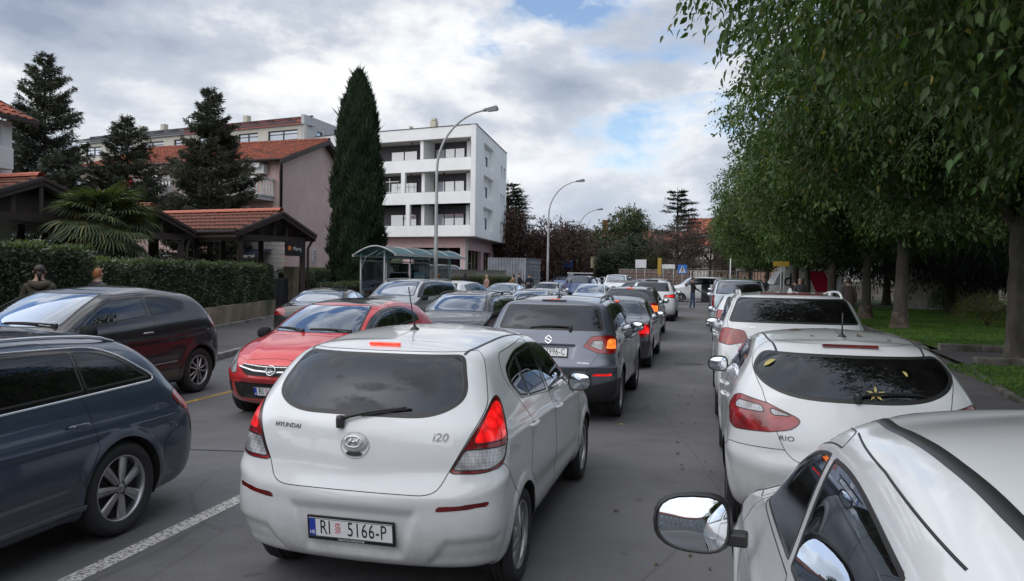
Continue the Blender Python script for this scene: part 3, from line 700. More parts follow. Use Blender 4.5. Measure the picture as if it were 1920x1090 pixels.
    if g('doors', 4) == 4: P['parents'].update({'window': 'rear_door'})
    return P

def wiper(h, root, v, piv, end, curve=.02, mt=None, lift=.03):
    n = 8; pts = []
    for k in range(n+1):
        t = k/n; a = piv[0]+(end[0]-piv[0])*t; b = piv[1]+(end[1]-piv[1])*t+curve*4*t*(1-t); hh = h.hit(v, a, b)
        if hh: pts.append(hh[0]+hh[1]*(lift*(1-.5*t)))
    mb = MB(); mb.tube(pts, [.017]+[.012]*2+[.008]*(len(pts)-3), 8)
    if pts: p = pts[0]; mb.lathe([(0, .02), (.022, .018), (.026, 0), (.024, -.05)], 12, 'z', tuple(p))
    bl = [Vector(p)-Vector((0, 0, 0))+(pts[-1]-pts[0]).normalized()*.03-Vector((0, 0, .012)) for p in pts[2:]]; mb.tube(bl, .007, 6)
    return mb.obj('wiper', mt or TRIM, root, True)
def antenna(h, root, x, y, Ln=.22, tilt=-.5, sg=1, thick=.004, mt=None):
    p, n = h.hit('T', x, y); d = Vector((0, tilt, 1)).normalized(); mb = MB(); mb.lathe([(0, .03), (.008, .03), (.014, .018), (.03, .006), (.034, -.004)], 12, 'z', tuple(p))
    mb.tube([p+Vector((0, 0, .02)), p+Vector((0, 0, .02))+d*.08, p+Vector((0, 0, .02))+d*Ln], [.008, thick, thick], 7); return mb.obj('antenna', mt or TRIM, root, True)
def rails(h, root, x, y0, y1, lift=.055, r=.014, mt=None, feet=True):
    for sg in (-1, 1):
        pts = []; n = 16
        for k in range(n+1):
            t = k/n; y = y0+(y1-y0)*t; hh = h.hit('T', sg*x, y); e = min(1, min(t, 1-t)*8)
            if hh: pts.append(hh[0]+Vector((0, 0, lift*math.sin(e*PI/2))))
        mb = MB(); mb.tube(pts, r, 8)
        if feet: mb.bar(pts[len(pts)//2]-Vector((0, 0, lift)), pts[len(pts)//2], .03, .05)
        mb.obj('roof_rail', mt or SILV, root, True)
def lamp_box(root, h, v, a, b, w_, h_, mt, lift=.004, sg=1, nm='high_brake_light', up=None, d=.02):
    m = h.frame(v, a, b, sg, lift, up); mb = MB(); mb.box((0, 0, 0), (w_, h_, d)); o = mb.obj(nm, mt, root, bevel=min(w_, h_)*.3); o.matrix_local = m; return o
WHITE = paint('white_paint', (.68, .70, .71), 0, .3)
def build_i20(loc, rz):
    P = dict(L=4.05, W=1.73, H=1.555, zb=.235, axles=(-1.30, 1.28), wr=.305, gap=.035, tw=.19, rb=[(-1.965, .86), (-1.95, .98), (-1.93, 1.06), (-1.90, 1.11)], rt=(-1.60, 1.475), zrr=1.525,
             fb=[(1.93, .78), (1.68, .92), (1.26, 1.01), (1.03, 1.05)], ft=(.20, 1.48), zrf=1.535, fs=(.76, .87, .95), belt=(1.10, 1.01), gh=.70, wbelt=.925, edge=1.45, bump=.035, bow=(.13, .24), corner=(.15, .26), gbow=(.13, .16), rcv=.03, shoulder=.16,
             seat=(.0, -.85), sz=.30, mir=(.80, .64, 1.02), mir_mat=TRIM, handles=((-.12, .93), (-1.02, .96)),
             dents=[('R', [(-1, .33), (.30, .335), (.38, .60), (-1, .62)], .028, .05), ('R', ('line', [(0, .66), (.62, .69), (.95, .78)]), -.014, .05), ('R', ('line', [(0, .80), (.55, .83)]), .008, .06), ('S', ('line', [(-1.6, .98), (-.6, .95), (1.5, .86)]), -.010, .035), ('S', ('line', [(-.95, .50), (.8, .46)]), .016, .07),
                    ('R', [(.46, .30), (.90, .32), (.90, .46), (.56, .44)], .02, .06)],
             cuts=[('R0', [(-1.22, .05), (-1.2, .64), (-.92, .86), (.92, .86), (1.2, .64), (1.22, .05)], 'rear_bumper', ['body']),
                   ('R0', [(-.50, .705, .10), (.50, .705, .10), (.565, .83, .03), (.76, 1.19, .05), (.70, 1.47, .06), (-.70, 1.47, .06), (-.76, 1.19, .05), (-.565, .83, .03)], 'tailgate', None),
                   ('R0', [(-.635, 1.225, .09), (-.45, 1.118, .16), (.45, 1.118, .16), (.635, 1.225, .09), (.545, 1.455, .05), (-.545, 1.455, .05)], 'rear_window', ['tailgate']),
                   ('R', [(.565, .825, .02), (.735, 1.12, .2), (.79, 1.23, .06), (.92, 1.215, .10), (1.0, 1.03, .12), (.90, .855, .05), (.75, .825, .05)], 'taillight', None),
                   ('R', [(.585, .842, .01), (.652, .955), (.95, .965), (.915, .89, .04), (.80, .845, .03)], 'reverse_light', ['taillight']),
                   ('R', [(.69, .985, .03), (.755, 1.14, .05), (.80, 1.205, .04), (.91, 1.19, .05), (.975, 1.0, .05)], 'brake_light', ['taillight']),
                   ('R', [(.49, .615), (.80, .645), (.82, .675, .02), (.52, .648)], 'reflector', None),
                   ('S', [(-.98, .30, .05), (-.98, .55), (-1.10, .66), (-.98, 1.0), (-1.30, 1.30, .1), (-1.16, 1.43, .1), (-.30, 1.475, .1), (-.22, 1.0), (-.20, .30, .04)], 'rear_door', None),
                   ('S', [(-.20, .30, .04), (-.22, 1.0), (-.30, 1.475, .05), (.06, 1.46, .08), (.44, 1.29, .1), (.86, 1.02, .03), (.93, .8), (.90, .32, .04)], 'door', None),
                   ('S', [(.83, 1.035, .03), (.40, 1.26, .15), (.10, 1.405, .15), (-.30, 1.435, .1), (-.80, 1.42, .15), (-1.17, 1.34, .09), (-1.20, 1.24, .06), (-1.07, 1.135, .04), (-.25, 1.06)], 'dlo', None),
                   ('S', [(.62, 1.070, .02), (.36, 1.235, .1), (.08, 1.378, .1), (-.235, 1.410, .02), (-.205, 1.078, .02)], 'front_window', None),
                   ('S', [(-.275, 1.080, .02), (-.305, 1.41, .02), (-.80, 1.392, .02), (-.83, 1.12, .02)], 'window', None),
                   ('S', [(-.865, 1.125, .02), (-.835, 1.388, .02), (-1.14, 1.315, .07), (-1.165, 1.245, .05), (-1.05, 1.150, .03)], 'quarter_window', None),
                   ('F0', [(-.64, 1.065, .06), (.64, 1.065, .06), (.50, 1.44, .05), (-.50, 1.44, .05)], 'windscreen', None)],
             parents={'rear_window': 'tailgate', 'front_window': 'door', 'window': 'rear_door', 'quarter_window': 'rear_door', 'reflector': 'rear_bumper', 'brake_light': 'taillight', 'reverse_light': 'taillight'},
             lines=[('T', [(.515, -1.50), (.545, -1.0), (.55, -.2), (.53, .06)], .022, .001, 'roof_ditch', TRIM)])
    root, h, ob = car('small_hatchback', 'white small hatchback with lit brake lamps and plate RI 5166-P, nearest car in the queue', 'car', 'cars queuing in the right lane', WHITE, P, loc, rz, .024, GLR, 'hub')
    tg = ob['tailgate']; bp = ob['rear_bumper']
    plate(bp, h.frame('R', 0, .475, 1, .002), 'RI 5166-P', frame_txt='CROATIA OSIGURANJE')
    lamp_box(root, h, 'R', 0, 1.494, .21, .024, REDLL, .012)
    wiper(h, tg, 'R', (-.10, 1.085), (.28, 1.165), .012)
    ant = antenna(h, root, 0, -1.02, .30, -.45)
    badge_text(h, tg, 'R', -.455, 1.035, 'HYUNDAI', .038, pmat('badge_grey', (.20, .20, .21), .3, .8), 1.05, sp=1.05)
    badge_text(h, tg, 'R', .50, 1.02, 'i20', .066, MATS['badge_grey'], 1.15, shear=.2)
    # round emblem: recessed ring, oval ring and slanted H
    m = h.frame('R', 0, .955, 1, .001); mb = MB(); mb.tube([(.088*math.cos(a), .074*math.sin(a), 0) for a in np.linspace(0, 2*PI, 33)], .0035, 6, False); o = mb.obj('handle_ring', WHITE, tg, True); o.matrix_local = m
    mb = MB(); mb.lathe([(.080, 0), (.074, .010), (.055, .020), (0, .022)], 28); V = mb.V[0]; V[:, 1] = V[:, 1]*.72+.015; o = mb.obj('emblem_boss', WHITE, tg, True); o.matrix_local = m
    mb = MB(); a_ = [(.052*math.cos(a), .031*math.sin(a)+.020, .026) for a in np.linspace(0, 2*PI, 29)]; mb.tube(a_, .0042, 6, False)
    for s in (-1, 1): mb.tube([(s*.022-.010, -.002, .026), (s*.020-.0, .02, .028), (s*.022+.010, .042, .026)], [.004, .0052, .004], 6)
    mb.tube([(-.020, .014, .027), (0, .02, .029), (.020, .026, .027)], .0045, 6); o = mb.obj('emblem', CHROME, tg, True); o.matrix_local = m
    mb = MB(); mb.lathe([(0, .0), (.05, .0)], 20); V = mb.V[0]; V[:, 1] = V[:, 1]*.30-.048; V[:, 2] += .006; o = mb.obj('handle_recess', TRIM, tg); o.matrix_local = m
    return root
GREY = paint('grey_metallic', (.125, .14, .178), .7, .38); SILVER = paint('silver_metallic', (.50, .51, .52), .8, .34); DKBLUE = paint('blue_grey_metallic', (.055, .080, .125), .55, .35); BLACK = paint('black_paint', (.012, .012, .014), 0, .3)
AUBER = paint('dark_aubergine_metallic', (.016, .015, .022), .3, .32); REDP = paint('red_paint', (.60, .010, .020), .15, .32); BLUEV = paint('blue_metallic', (.09, .13, .27), .5, .35); PALE = paint('pale_blue_silver', (.52, .60, .66), .4, .35); NAVY = paint('navy_paint', (.012, .014, .03), .3, .3); DGREY = paint('dark_grey_metallic', (.055, .056, .062), .7, .36)
GRILLE = pmat('grille_black', (.012, .012, .012), .5, bump=.3, bscale=120)
Q = 'cars queuing in the right lane'; PK = 'cars parked along the right kerb'; ON = 'oncoming cars in the left lane'; LP = 'cars standing along the left kerb'; FAR = 'distant cars in the jam'
def build_vitara(loc, rz):
    P = gen('suv', 4.28, 1.84, 1.66, wr=.345, tw=.215, gap=.05, axles=(-1.32, 1.27), belt=(1.16, 1.10), cowl=(.98, 1.13), wtop=(.22, 1.56), nose=.94, rbase=(-1.97, 1.20), rtop=(-1.72, 1.57), gh=.76, wbelt=.94, zb=.26, zl=.74, bump=.03, bow=(.09, .2), corner=(.12, .2), gbow=(.09, .14),
            dlo=((-1.50, -1.50)), yB=-.22, yC=-1.05, dtop=1.545, dr=.03, tg=[(-.50, .66, .04), (.50, .66, .04), (.60, .82, .03), (.74, 1.0), (.76, 1.2), (.68, 1.58, .05), (-.68, 1.58, .05), (-.76, 1.2), (-.74, 1.0), (-.60, .82, .03)],
            rw=[(-.72, 1.21, .05), (.72, 1.21, .05), (.63, 1.53, .05), (-.63, 1.53, .05)], mir_mat=TRIM, handles=((-.08, 1.0), (-.98, 1.02)),
            mats={'rear_bumper': GREY},
            dents=[('R', [(-1, .86), (.33, .86), (.36, 1.02), (-1, 1.02)], .02, .04), ('S', ('line', [(-1.6, 1.03), (-.4, .98), (1.5, 1.0)]), -.014, .04), ('S', ('line', [(-.9, .52), (.8, .5)]), .02, .08), ('R', ('line', [(0, .74), (.9, .76)]), -.03, .06)],
            cuts=[('R0', [(-1.3, .1), (-1.28, .58), (-.95, .60, .05), (-.55, .50, .06), (.55, .50, .06), (.95, .60, .05), (1.28, .58), (1.3, .1)], 'lower_trim', ['rear_bumper', 'body']),
                  ('R', [(.46, 1.01, .02), (.56, 1.14, .02), (.80, 1.16, .03), (1.02, 1.10, .05), (1.00, .96, .05), (.80, .92, .03), (.66, .93)], 'taillight', None),
                  ('R', [(.55, 1.02), (.60, 1.09), (.72, 1.085), (.72, .965)], 'reverse_light', ['taillight']), ('R', [(.76, .99, .03), (.78, 1.12, .04), (.92, 1.11, .04), (.92, .98, .03)], 'brake_light', ['taillight']),
                  ('R', [(.60, .635), (.86, .645), (.86, .675), (.60, .665)], 'reflector', None)])
    P['mats'] = {'brake_light': AMB, 'reflector': REDL, 'tailgate': GREY}
    root, h, ob = car('small_suv', 'grey small SUV with silver roof rails and plate ending 7996-C behind the white hatchback', 'car', Q, GREY, P, loc, rz, .03, glass('tinted_rear_glass', (.03, .03, .05), 1.5, .65), '5d')
    tg = ob['tailgate']; plate(tg, h.frame('R', 0, .925, 1, .002), 'RI 7996-C'); lamp_box(root, h, 'R', 0, 1.585, .34, .035, GLOSSB, .01, nm='spoiler_panel')
    for i in range(4): lamp_box(root, h, 'R', (i-1.5)*.042, 1.585, .018, .018, REDLL, .022, nm='high_brake_light')
    wiper(h, tg, 'R', (.28, 1.24), (-.24, 1.235), .02); rails(h, root, .60, -1.45, .15, .05, .015); antenna(h, root, 0, -1.28, .20, -.35, thick=.006)
    m = h.frame('R', 0, 1.085, 1, .002); mb = MB()
    for p, q in (((.04, .012), (0, .044)), ((0, .044), (-.04, .012)), ((-.04, .012), (.034, -.014)), ((-.034, .014), (.04, -.012)), ((.04, -.012), (0, -.044)), ((0, -.044), (-.04, -.012))): mb.bar((p[0]*1.15, p[1]*1.25, .004), (q[0]*1.15, q[1]*1.25, .004), .010, .008, (0, 0, 1))
    o = mb.obj('emblem', CHROME, tg); o.matrix_local = m
    badge_text(h, tg, 'R', .48, .80, 'VITARA', .036, CHROME, 1.3); badge_text(h, tg, 'R', .50, .70, 'ALLGRIP', .022, CHROME, 1.3)
def build_kia(loc, rz):
    P = gen('hatch', 4.15, 1.78, 1.50, wr=.315, axles=(-1.37, 1.27), belt=(1.13, 1.01), cowl=(1.05, 1.05), wtop=(.2, 1.43), nose=.8, rbase=(-1.93, 1.10), rtop=(-1.58, 1.44), gh=.70, wbelt=.92, bow=(.20, .28), corner=(.22, .28), gbow=(.22, .16), rcv=.03, bump=.035,
            dlo=((-1.12, -1.16)), yB=-.20, yC=-.86, dtop=1.405, dr=.08, hb=.72, tg=[(-.42, .64, .06), (.42, .64, .06), (.50, .72, .04), (.57, .88), (.66, 1.12), (.84, 1.36), (.74, 1.45, .05), (-.74, 1.45, .05), (-.84, 1.36), (-.66, 1.12), (-.57, .88), (-.50, .72, .04)],
            rw=[(-.78, 1.27, .06), (-.66, 1.16, .12), (-.40, 1.07, .25), (.40, 1.07, .25), (.66, 1.16, .12), (.78, 1.27, .06), (.70, 1.385, .08), (-.70, 1.385, .08)], mir_mat=WHITE, handles=((-.06, .93), (-.95, .95)), wsw=(.66, .53),
            dents=[('R', ('line', [(0, .60), (.6, .58), (1.0, .66)]), -.02, .07), ('R', [(-1, .30), (.42, .31), (.42, .44), (-1, .45)], .03, .05), ('S', ('line', [(-1.6, .97), (-.5, .92), (1.5, .86)]), -.012, .04), ('S', ('line', [(-.9, .46), (.8, .46)]), .016, .07)],
            lines=[('T', [(.52, -1.56), (.56, -1.0), (.57, -.2), (.54, .1)], .020, .001, 'roof_ditch', TRIM)],
            cuts=[('R', [(.37, .935, .05), (.44, .865, .04), (.60, .835), (.92, .82, .06), (1.06, .87, .06), (1.02, 1.03, .07), (.86, 1.075, .05), (.62, 1.035)], 'taillight', None),
                  ('R', [(.43, .955, .02), (.59, .955), (.60, 1.005, .01)], 'reverse_light', ['taillight']), ('R', [(.64, .965), (.93, .975, .04), (.88, 1.035, .03), (.66, 1.015, .01)], 'indicator', ['taillight'])])
    P['mats'] = {'indicator': CLEAR}
    root, h, ob = car('parked_hatchback', 'white hatchback with yellow fallen leaves on its rear window, parked right behind the nearest car', 'car', PK, WHITE, P, loc, rz, .028, GLR, 'hub')
    tg = ob['tailgate']; lamp_box(root, h, 'R', 0, 1.435, .40, .028, DRED, .014); wiper(h, tg, 'R', (0, 1.11), (.42, 1.135), .015)
    antenna(h, root, 0, -1.20, .17, -.1, thick=.006); badge_text(h, tg, 'R', -.48, .80, 'RIO', .050, GLOSSB, 1.3)
    gap = MB()
    for sg in (1, -1): h.line('R', [(sg*.605, .855), (sg*.64, 1.10)], .012, .004, gap)
    return root, h
def build_punto(loc, rz):
    P = gen('hatch', 4.05, 1.74, 1.57, wr=.31, axles=(-1.30, 1.26), belt=(1.06, .98), cowl=(1.05, 1.03), wtop=(.12, 1.50), nose=.74, rbase=(-1.86, 1.10), rtop=(-1.55, 1.46), gh=.73, yC=-.98, wbelt=.93, bump=.045, gbow=(.14, .2),
            dlo=((-1.15, -1.22)), yB=-.15, doors=2, yR=-.17, dtop=1.435, dr=.06, rw=[(-.6, 1.12, .1), (.6, 1.12, .1), (.55, 1.38, .05), (-.55, 1.38, .05)], handles=(( -.28, .90),),
            dents=[('S', ('line', [(-1.6, .90), (1.5, .84)]), -.012, .04)],
            lines=[('T', [(.50, -1.50), (.528, -1.25), (.545, -1.0), (.556, -.75), (.561, -.5), (.560, -.3), (.552, -.1), (.538, .08)], .036, .0015, 'roof_ditch', TRIM), ('S', [(-.17, 1.462), (-.6, 1.462), (-1.1, 1.44)], .007, .001, 'panel_gap', PLK)],
            cuts=[('T', [(.58, 1.80, .03), (.63, 1.44, .03), (.72, 1.34, .04), (.80, 1.5, .03), (.76, 1.80, .03)], 'headlight', None), ('F', [(.40, .66, .03), (.50, .60, .03), (.80, .64, .04), (1.02, .76, .04), (1.16, .86, .04), (.92, .84), (.70, .78)], 'headlight', None), ('F0', [(-.4, .33, .04), (.4, .33, .04), (.36, .46, .04), (-.36, .46, .04)], 'grille', None), ('R', [(.66, .95, .03), (.72, 1.2, .03), (.86, 1.2, .03), (.88, .95, .03)], 'taillight', None)])
    P['mir'] = (.92, .40, 1.0); P['mir_sz'] = (.138, .195); P['mir_mat'] = TRIM
    P['mats'] = {'dlo': WHITE}; P['mir_tilt'] = .20
    root, h, ob = car('parked_compact_car', 'white compact car cut off at the bottom right corner, with black oval door mirror', 'car', PK, WHITE, P, loc, rz, .026, GL, 'hub')
    return root, h
def build_bigwhite(loc, rz):
    P = gen('suv', 4.50, 1.90, 1.76, wr=.36, tw=.23, gap=.05, axles=(-1.38, 1.35), belt=(1.26, 1.15), cowl=(1.10, 1.2), wtop=(.3, 1.64), nose=.98, rbase=(-2.06, 1.33), rtop=(-1.72, 1.68), gh=.76, wbelt=.94, zb=.28, zl=.76, bow=(.10, .2), corner=(.16, .2), gbow=(.12, .16), bump=.025,
            dlo=((-1.55, -1.70)), yB=-.22, yC=-1.05, dtop=1.62, dr=.05, hb=.80, tg=[(-.55, .75, .05), (.55, .75, .05), (.66, 1.0), (.80, 1.2), (.84, 1.34), (.74, 1.70, .05), (-.74, 1.70, .05), (-.84, 1.34), (-.80, 1.2), (-.66, 1.0)],
            rw=[(-.82, 1.345, .04), (.82, 1.345, .04), (.70, 1.66, .04), (-.70, 1.66, .04)], mir_mat=WHITE, handles=((-.08, 1.08), (-1.0, 1.10)),
            dents=[('S', ('line', [(-1.7, 1.13), (-.4, 1.06), (1.5, 1.05)]), -.014, .045), ('R', [(-1, .92), (.40, .92), (.46, 1.12), (-1, 1.12)], .022, .05)],
            cuts=[('R', [(.55, 1.10, .03), (.60, 1.24, .04), (.85, 1.27, .04), (1.06, 1.22, .06), (1.02, 1.08, .04), (.8, 1.05)], 'taillight', None)])
    root, h, ob = car('parked_white_suv', 'white SUV with white roof rails and dark rear glass, parked ahead of the leaf-strewn hatchback', 'car', PK, WHITE, P, loc, rz, .033, GLD, '5')
    tg = ob['tailgate']; lamp_box(root, h, 'R', 0, 1.705, .80, .03, DRED, .012, nm='high_brake_light'); mb = MB(); mb.tube([(.036*math.cos(a), .036*math.sin(a), .004) for a in np.linspace(0, 2*PI, 21)], .006, 6, False); o = mb.obj('emblem', CHROME, tg); o.matrix_local = h.frame('R', 0, 1.22, 1, .002)
    rails(h, root, .64, -1.55, .35, .06, .017, WHITE)
    badge_text(h, tg, 'R', -.50, 1.285, 'DSG', .035, CHROME, 1.1)
    p, n = h.hit('T', 0, -1.35); mb = MB(); mb.hexa([(-.04, -1.50, p.z-.01), (.04, -1.50, p.z-.01), (.012, -1.25, p.z-.01), (-.012, -1.25, p.z-.01)], [(-.012, -1.47, p.z+.07), (.012, -1.47, p.z+.07), (.004, -1.30, p.z+.01), (-.004, -1.30, p.z+.01)]); mb.obj('antenna_fin', WHITE, root, bevel=.006)
    for x in (-.36, -.12, .12, .36): mb = MB(); h.line('T0', [(x, -1.52), (x, .1)], .014, .004, mb); mb.obj('roof_rib', WHITE, root, True)
    return root
def build_corsa(loc, rz):
    P = gen('hatch', 4.10, 1.78, 1.52, wr=.315, axles=(-1.28, 1.28), belt=(1.12, 1.0), cowl=(1.12, 1.07), wtop=(.26, 1.44), nose=.80, rbase=(-1.88, 1.10), rtop=(-1.50, 1.43), gh=.71, wbelt=.92, bow=(.12, .30), corner=(.16, .34), bump=.04, gbow=(.14, .2),
            dlo=((-1.12, -1.10)), yB=-.20, yC=None, doors=4, dtop=1.41, dr=.12, drr=.2, tg=[(-.5, .7, .05), (.5, .7, .05), (.62, .95), (.68, 1.43, .05), (-.68, 1.43, .05), (-.62, .95)], rw=[(-.6, 1.12, .1), (.6, 1.12, .1), (.55, 1.40, .05), (-.55, 1.40, .05)], handles=((-.10, .92), (-.95, .95)), mir_mat=REDP,
            dents=[('F', [(-1, .30), (.46, .31), (.50, .52), (-1, .53)], .03, .04), ('F', ('line', [(0, .56), (.6, .56), (1.0, .62)]), -.012, .05), ('S', ('line', [(-1.6, .95), (1.5, .84)]), -.012, .04), ('T', ('line', [(.38, 1.9), (.55, 1.1)]), -.012, .06)],
            cuts=[('F', [(.56, .62, .03), (.64, .60, .03), (.86, .70, .04), (1.10, .90, .06), (1.06, .97, .04), (.80, .90, .04), (.60, .74, .03)], 'headlight', None),
                  ('F0', [(-.50, .72, .04), (-.42, .60, .10), (.42, .60, .10), (.50, .72, .04), (.40, .735), (-.40, .735)], 'grille', None), ('F0', [(-.62, .50, .03), (-.56, .30, .06), (.56, .30, .06), (.62, .50, .03)], 'lower_trim', None),
                  ('F', [(.68, .36, .02), (.86, .37, .03), (.90, .48, .03), (.70, .50, .02)], 'lower_trim', None), ('R', [(.64, .95, .03), (.72, 1.25, .03), (.86, 1.25, .03), (.90, .95, .03)], 'taillight', None),
                  ('T0', [(-.50, -1.42, .05), (.50, -1.42, .05), (.54, .05, .05), (.3, .14), (-.3, .14), (-.54, .05, .05)], 'roof_panel', None)])
    P['mats'] = {'roof_panel': paint('black_roof', (.02, .02, .024), .2, .3), 'lower_trim': GRILLE, 'grille': GRILLE}
    P['mir'] = (.80, .70, 1.03)
    root, h, ob = car('red_hatchback', 'red hatchback with black roof and chrome grille bar facing the camera, plate RI 4459-M', 'car', ON, REDP, P, loc, rz, .028, GLD, '5d')
    ml = h.frame('F', 0, .40, 1, .004); plate(ob.get('front_bumper', root), ml, 'RI 4459-M')
    mb = MB(); h.line('F0', [(-.50, .695), (-.25, .655), (0, .645), (.25, .655), (.50, .695)], .035, .022, mb); h.line('F0', [(-.46, .735), (-.2, .715), (0, .71), (.2, .715), (.46, .735)], .014, .014, mb); mb.obj('chrome_bar', CHROME, root, True)
    m = h.frame('F', 0, .668, 1, .03); mb = MB(); mb.tube([(.062*math.cos(a), .062*math.sin(a), 0) for a in np.linspace(0, 2*PI, 29)], .009, 8, False)
    mb.hexa([(-.085, .012, -.004), (.0, .012, -.004), (.02, -.004, -.004), (-.02, .002, -.004)], [(-.085, .02, .004), (.02, .02, .004), (.02, .0, .004), (-.02, .004, .004)]); mb.hexa([(-.02, -.004, -.004), (.02, .002, -.004), (.085, -.012, -.004), (0, -.012, -.004)], [(-.02, 0, .004), (.02, -.004, .004), (.085, -.02, .004), (-.02, -.02, .004)])
    o = mb.obj('emblem', CHROME, root, True); o.matrix_local = m
    for a, b in ((-.55, .02), (.10, .58)): wiper(h, root, 'F', (a, 1.10), (b, 1.125), .015, lift=.02)
    mb = MB(); mb.add([(-.045, .06, 0), (.045, .06, 0), (0, -.11, 0), (-.045, .06, .004), (.045, .06, .004), (0, -.11, .004)], [(0, 2, 1), (3, 4, 5), (0, 1, 4, 3), (1, 2, 5, 4), (2, 0, 3, 5)]); o = mb.obj('pennant', pmat('pennant_pale_blue', (.35, .6, .75), .7), root); o.matrix_local = h.frame('F', .06, 1.28, 1, -.04)
def build_clio(loc, rz):
    P = gen('hatch', 4.13, 1.78, 1.54, wr=.325, axles=(-1.36, 1.30), belt=(1.12, 1.0), cowl=(1.16, 1.06), wtop=(.28, 1.46), nose=.78, rbase=(-1.90, 1.12), rtop=(-1.55, 1.43), gh=.71, wbelt=.92, bow=(.16, .3), corner=(.22, .32), bump=.045, gbow=(.15, .2), rcv=.04,
            dlo=((-1.14, -1.24)), yB=-.42, doors=2, yR=-.47, dtop=1.42, dr=.10, drr=.16, drb=.12, tg=[(-.5, .7, .05), (.5, .7, .05), (.62, .95), (.68, 1.43, .05), (-.68, 1.43, .05), (-.62, .95)], rw=[(-.6, 1.12, .1), (.6, 1.12, .1), (.55, 1.40, .05), (-.55, 1.40, .05)], mir_mat=AUBER, handles=((-.30, .93),), handle_mat=SILV, wsw=(.67, .56),
            dents=[('S', ('line', [(-1.5, .90), (-.5, .84), (1.5, .80)]), -.012, .04), ('S', ('line', [(-.9, .52), (.8, .50)]), .016, .08)],
            lines=[('S', [(-.88, .50), (.70, .47)], .035, .008, 'door_moulding', AUBER)],
            cuts=[('R', [(.76, .86, .04), (.72, 1.0, .04), (.80, 1.12, .05), (.98, 1.10, .05), (1.02, .92, .05)], 'taillight', None), ('F', [(.45, .62, .03), (.8, .64, .04), (1.1, .86, .05), (.9, .88, .03), (.6, .76, .03)], 'headlight', None), ('F0', [(-.5, .32, .04), (.5, .32, .04), (.45, .48, .04), (-.45, .48, .04)], 'grille', None)])
    P['mir'] = (.83, .74, 1.02); P['seat'] = (.05, -.85)
    root, h, ob = car('dark_hatchback', 'very dark three-door hatchback standing by the hedge, with yellow line behind its rear wheel', 'car', LP, AUBER, P, loc, rz, .028, GLD, '5d')
    for a, b in ((-.62, -.02), (.02, .60)): wiper(h, root, 'F', (a, 1.09), (b, 1.115), .015, lift=.02)
def build_audi(loc, rz):
    P = gen('wagon', 5.05, 1.90, 1.50, wr=.345, tw=.235, gap=.035, axles=(-1.47, 1.47), belt=(1.04, .97), cowl=(1.20, 1.02), wtop=(.42, 1.42), nose=.76, rbase=(-2.28, 1.06), rtop=(-1.88, 1.41), gh=.70, wbelt=.93, bow=(.16, .3), corner=(.26, .3), gbow=(.14, .2), bump=.035, rcv=.05, shoulder=.17,
            dlo=((-1.93, -1.50)), yB=-.22, yC=-1.14, panes=[1.2, -.22, -1.20], dtop=1.40, dr=.03, drr=.22, drb=.10, chrome_dlo=True, tg=[(-.5, .7, .05), (.5, .7, .05), (.62, .95), (.66, 1.42, .05), (-.66, 1.42, .05), (-.62, .95)], rw=[(-.6, 1.08, .1), (.6, 1.08, .1), (.54, 1.38, .05), (-.54, 1.38, .05)], mir_mat=DKBLUE, handles=((-.05, .86), (-1.05, .88)), handle_mat=DKBLUE,
            dents=[('S', ('line', [(-2.1, .80), (-.5, .79), (1.9, .76)]), -.012, .035), ('S', ('line', [(-1.0, .42), (1.0, .40)]), .018, .06)],
            lines=[('S', [(-1.12, .30), (1.05, .28)], .05, .006, 'sill_strip', DKBLUE)],
            cuts=[('R', [(.58, .78, .03), (.60, .98, .04), (.88, 1.0, .05), (1.06, .93, .07), (1.02, .80, .05)], 'taillight', None)])
    root, h, ob = car('blue_grey_estate', 'blue-grey estate car with chrome window line and seven-spoke wheel, cut off at the left edge', 'car', ON, DKBLUE, P, loc, rz, .028, GLD, '7')
    rails(h, root, .615, -1.72, .3, .035, .014, CHROME, False)
    for sg in (-1, 1):
        for y, z in ((-1.05, .88), (-.05, .86)): m = h.frame('S', y, z, sg, .036); mb = MB(); mb.box((0, 0, 0), (.14, .010, .006)); o = mb.obj('handle_strip', CHROME, root); o.matrix_local = m
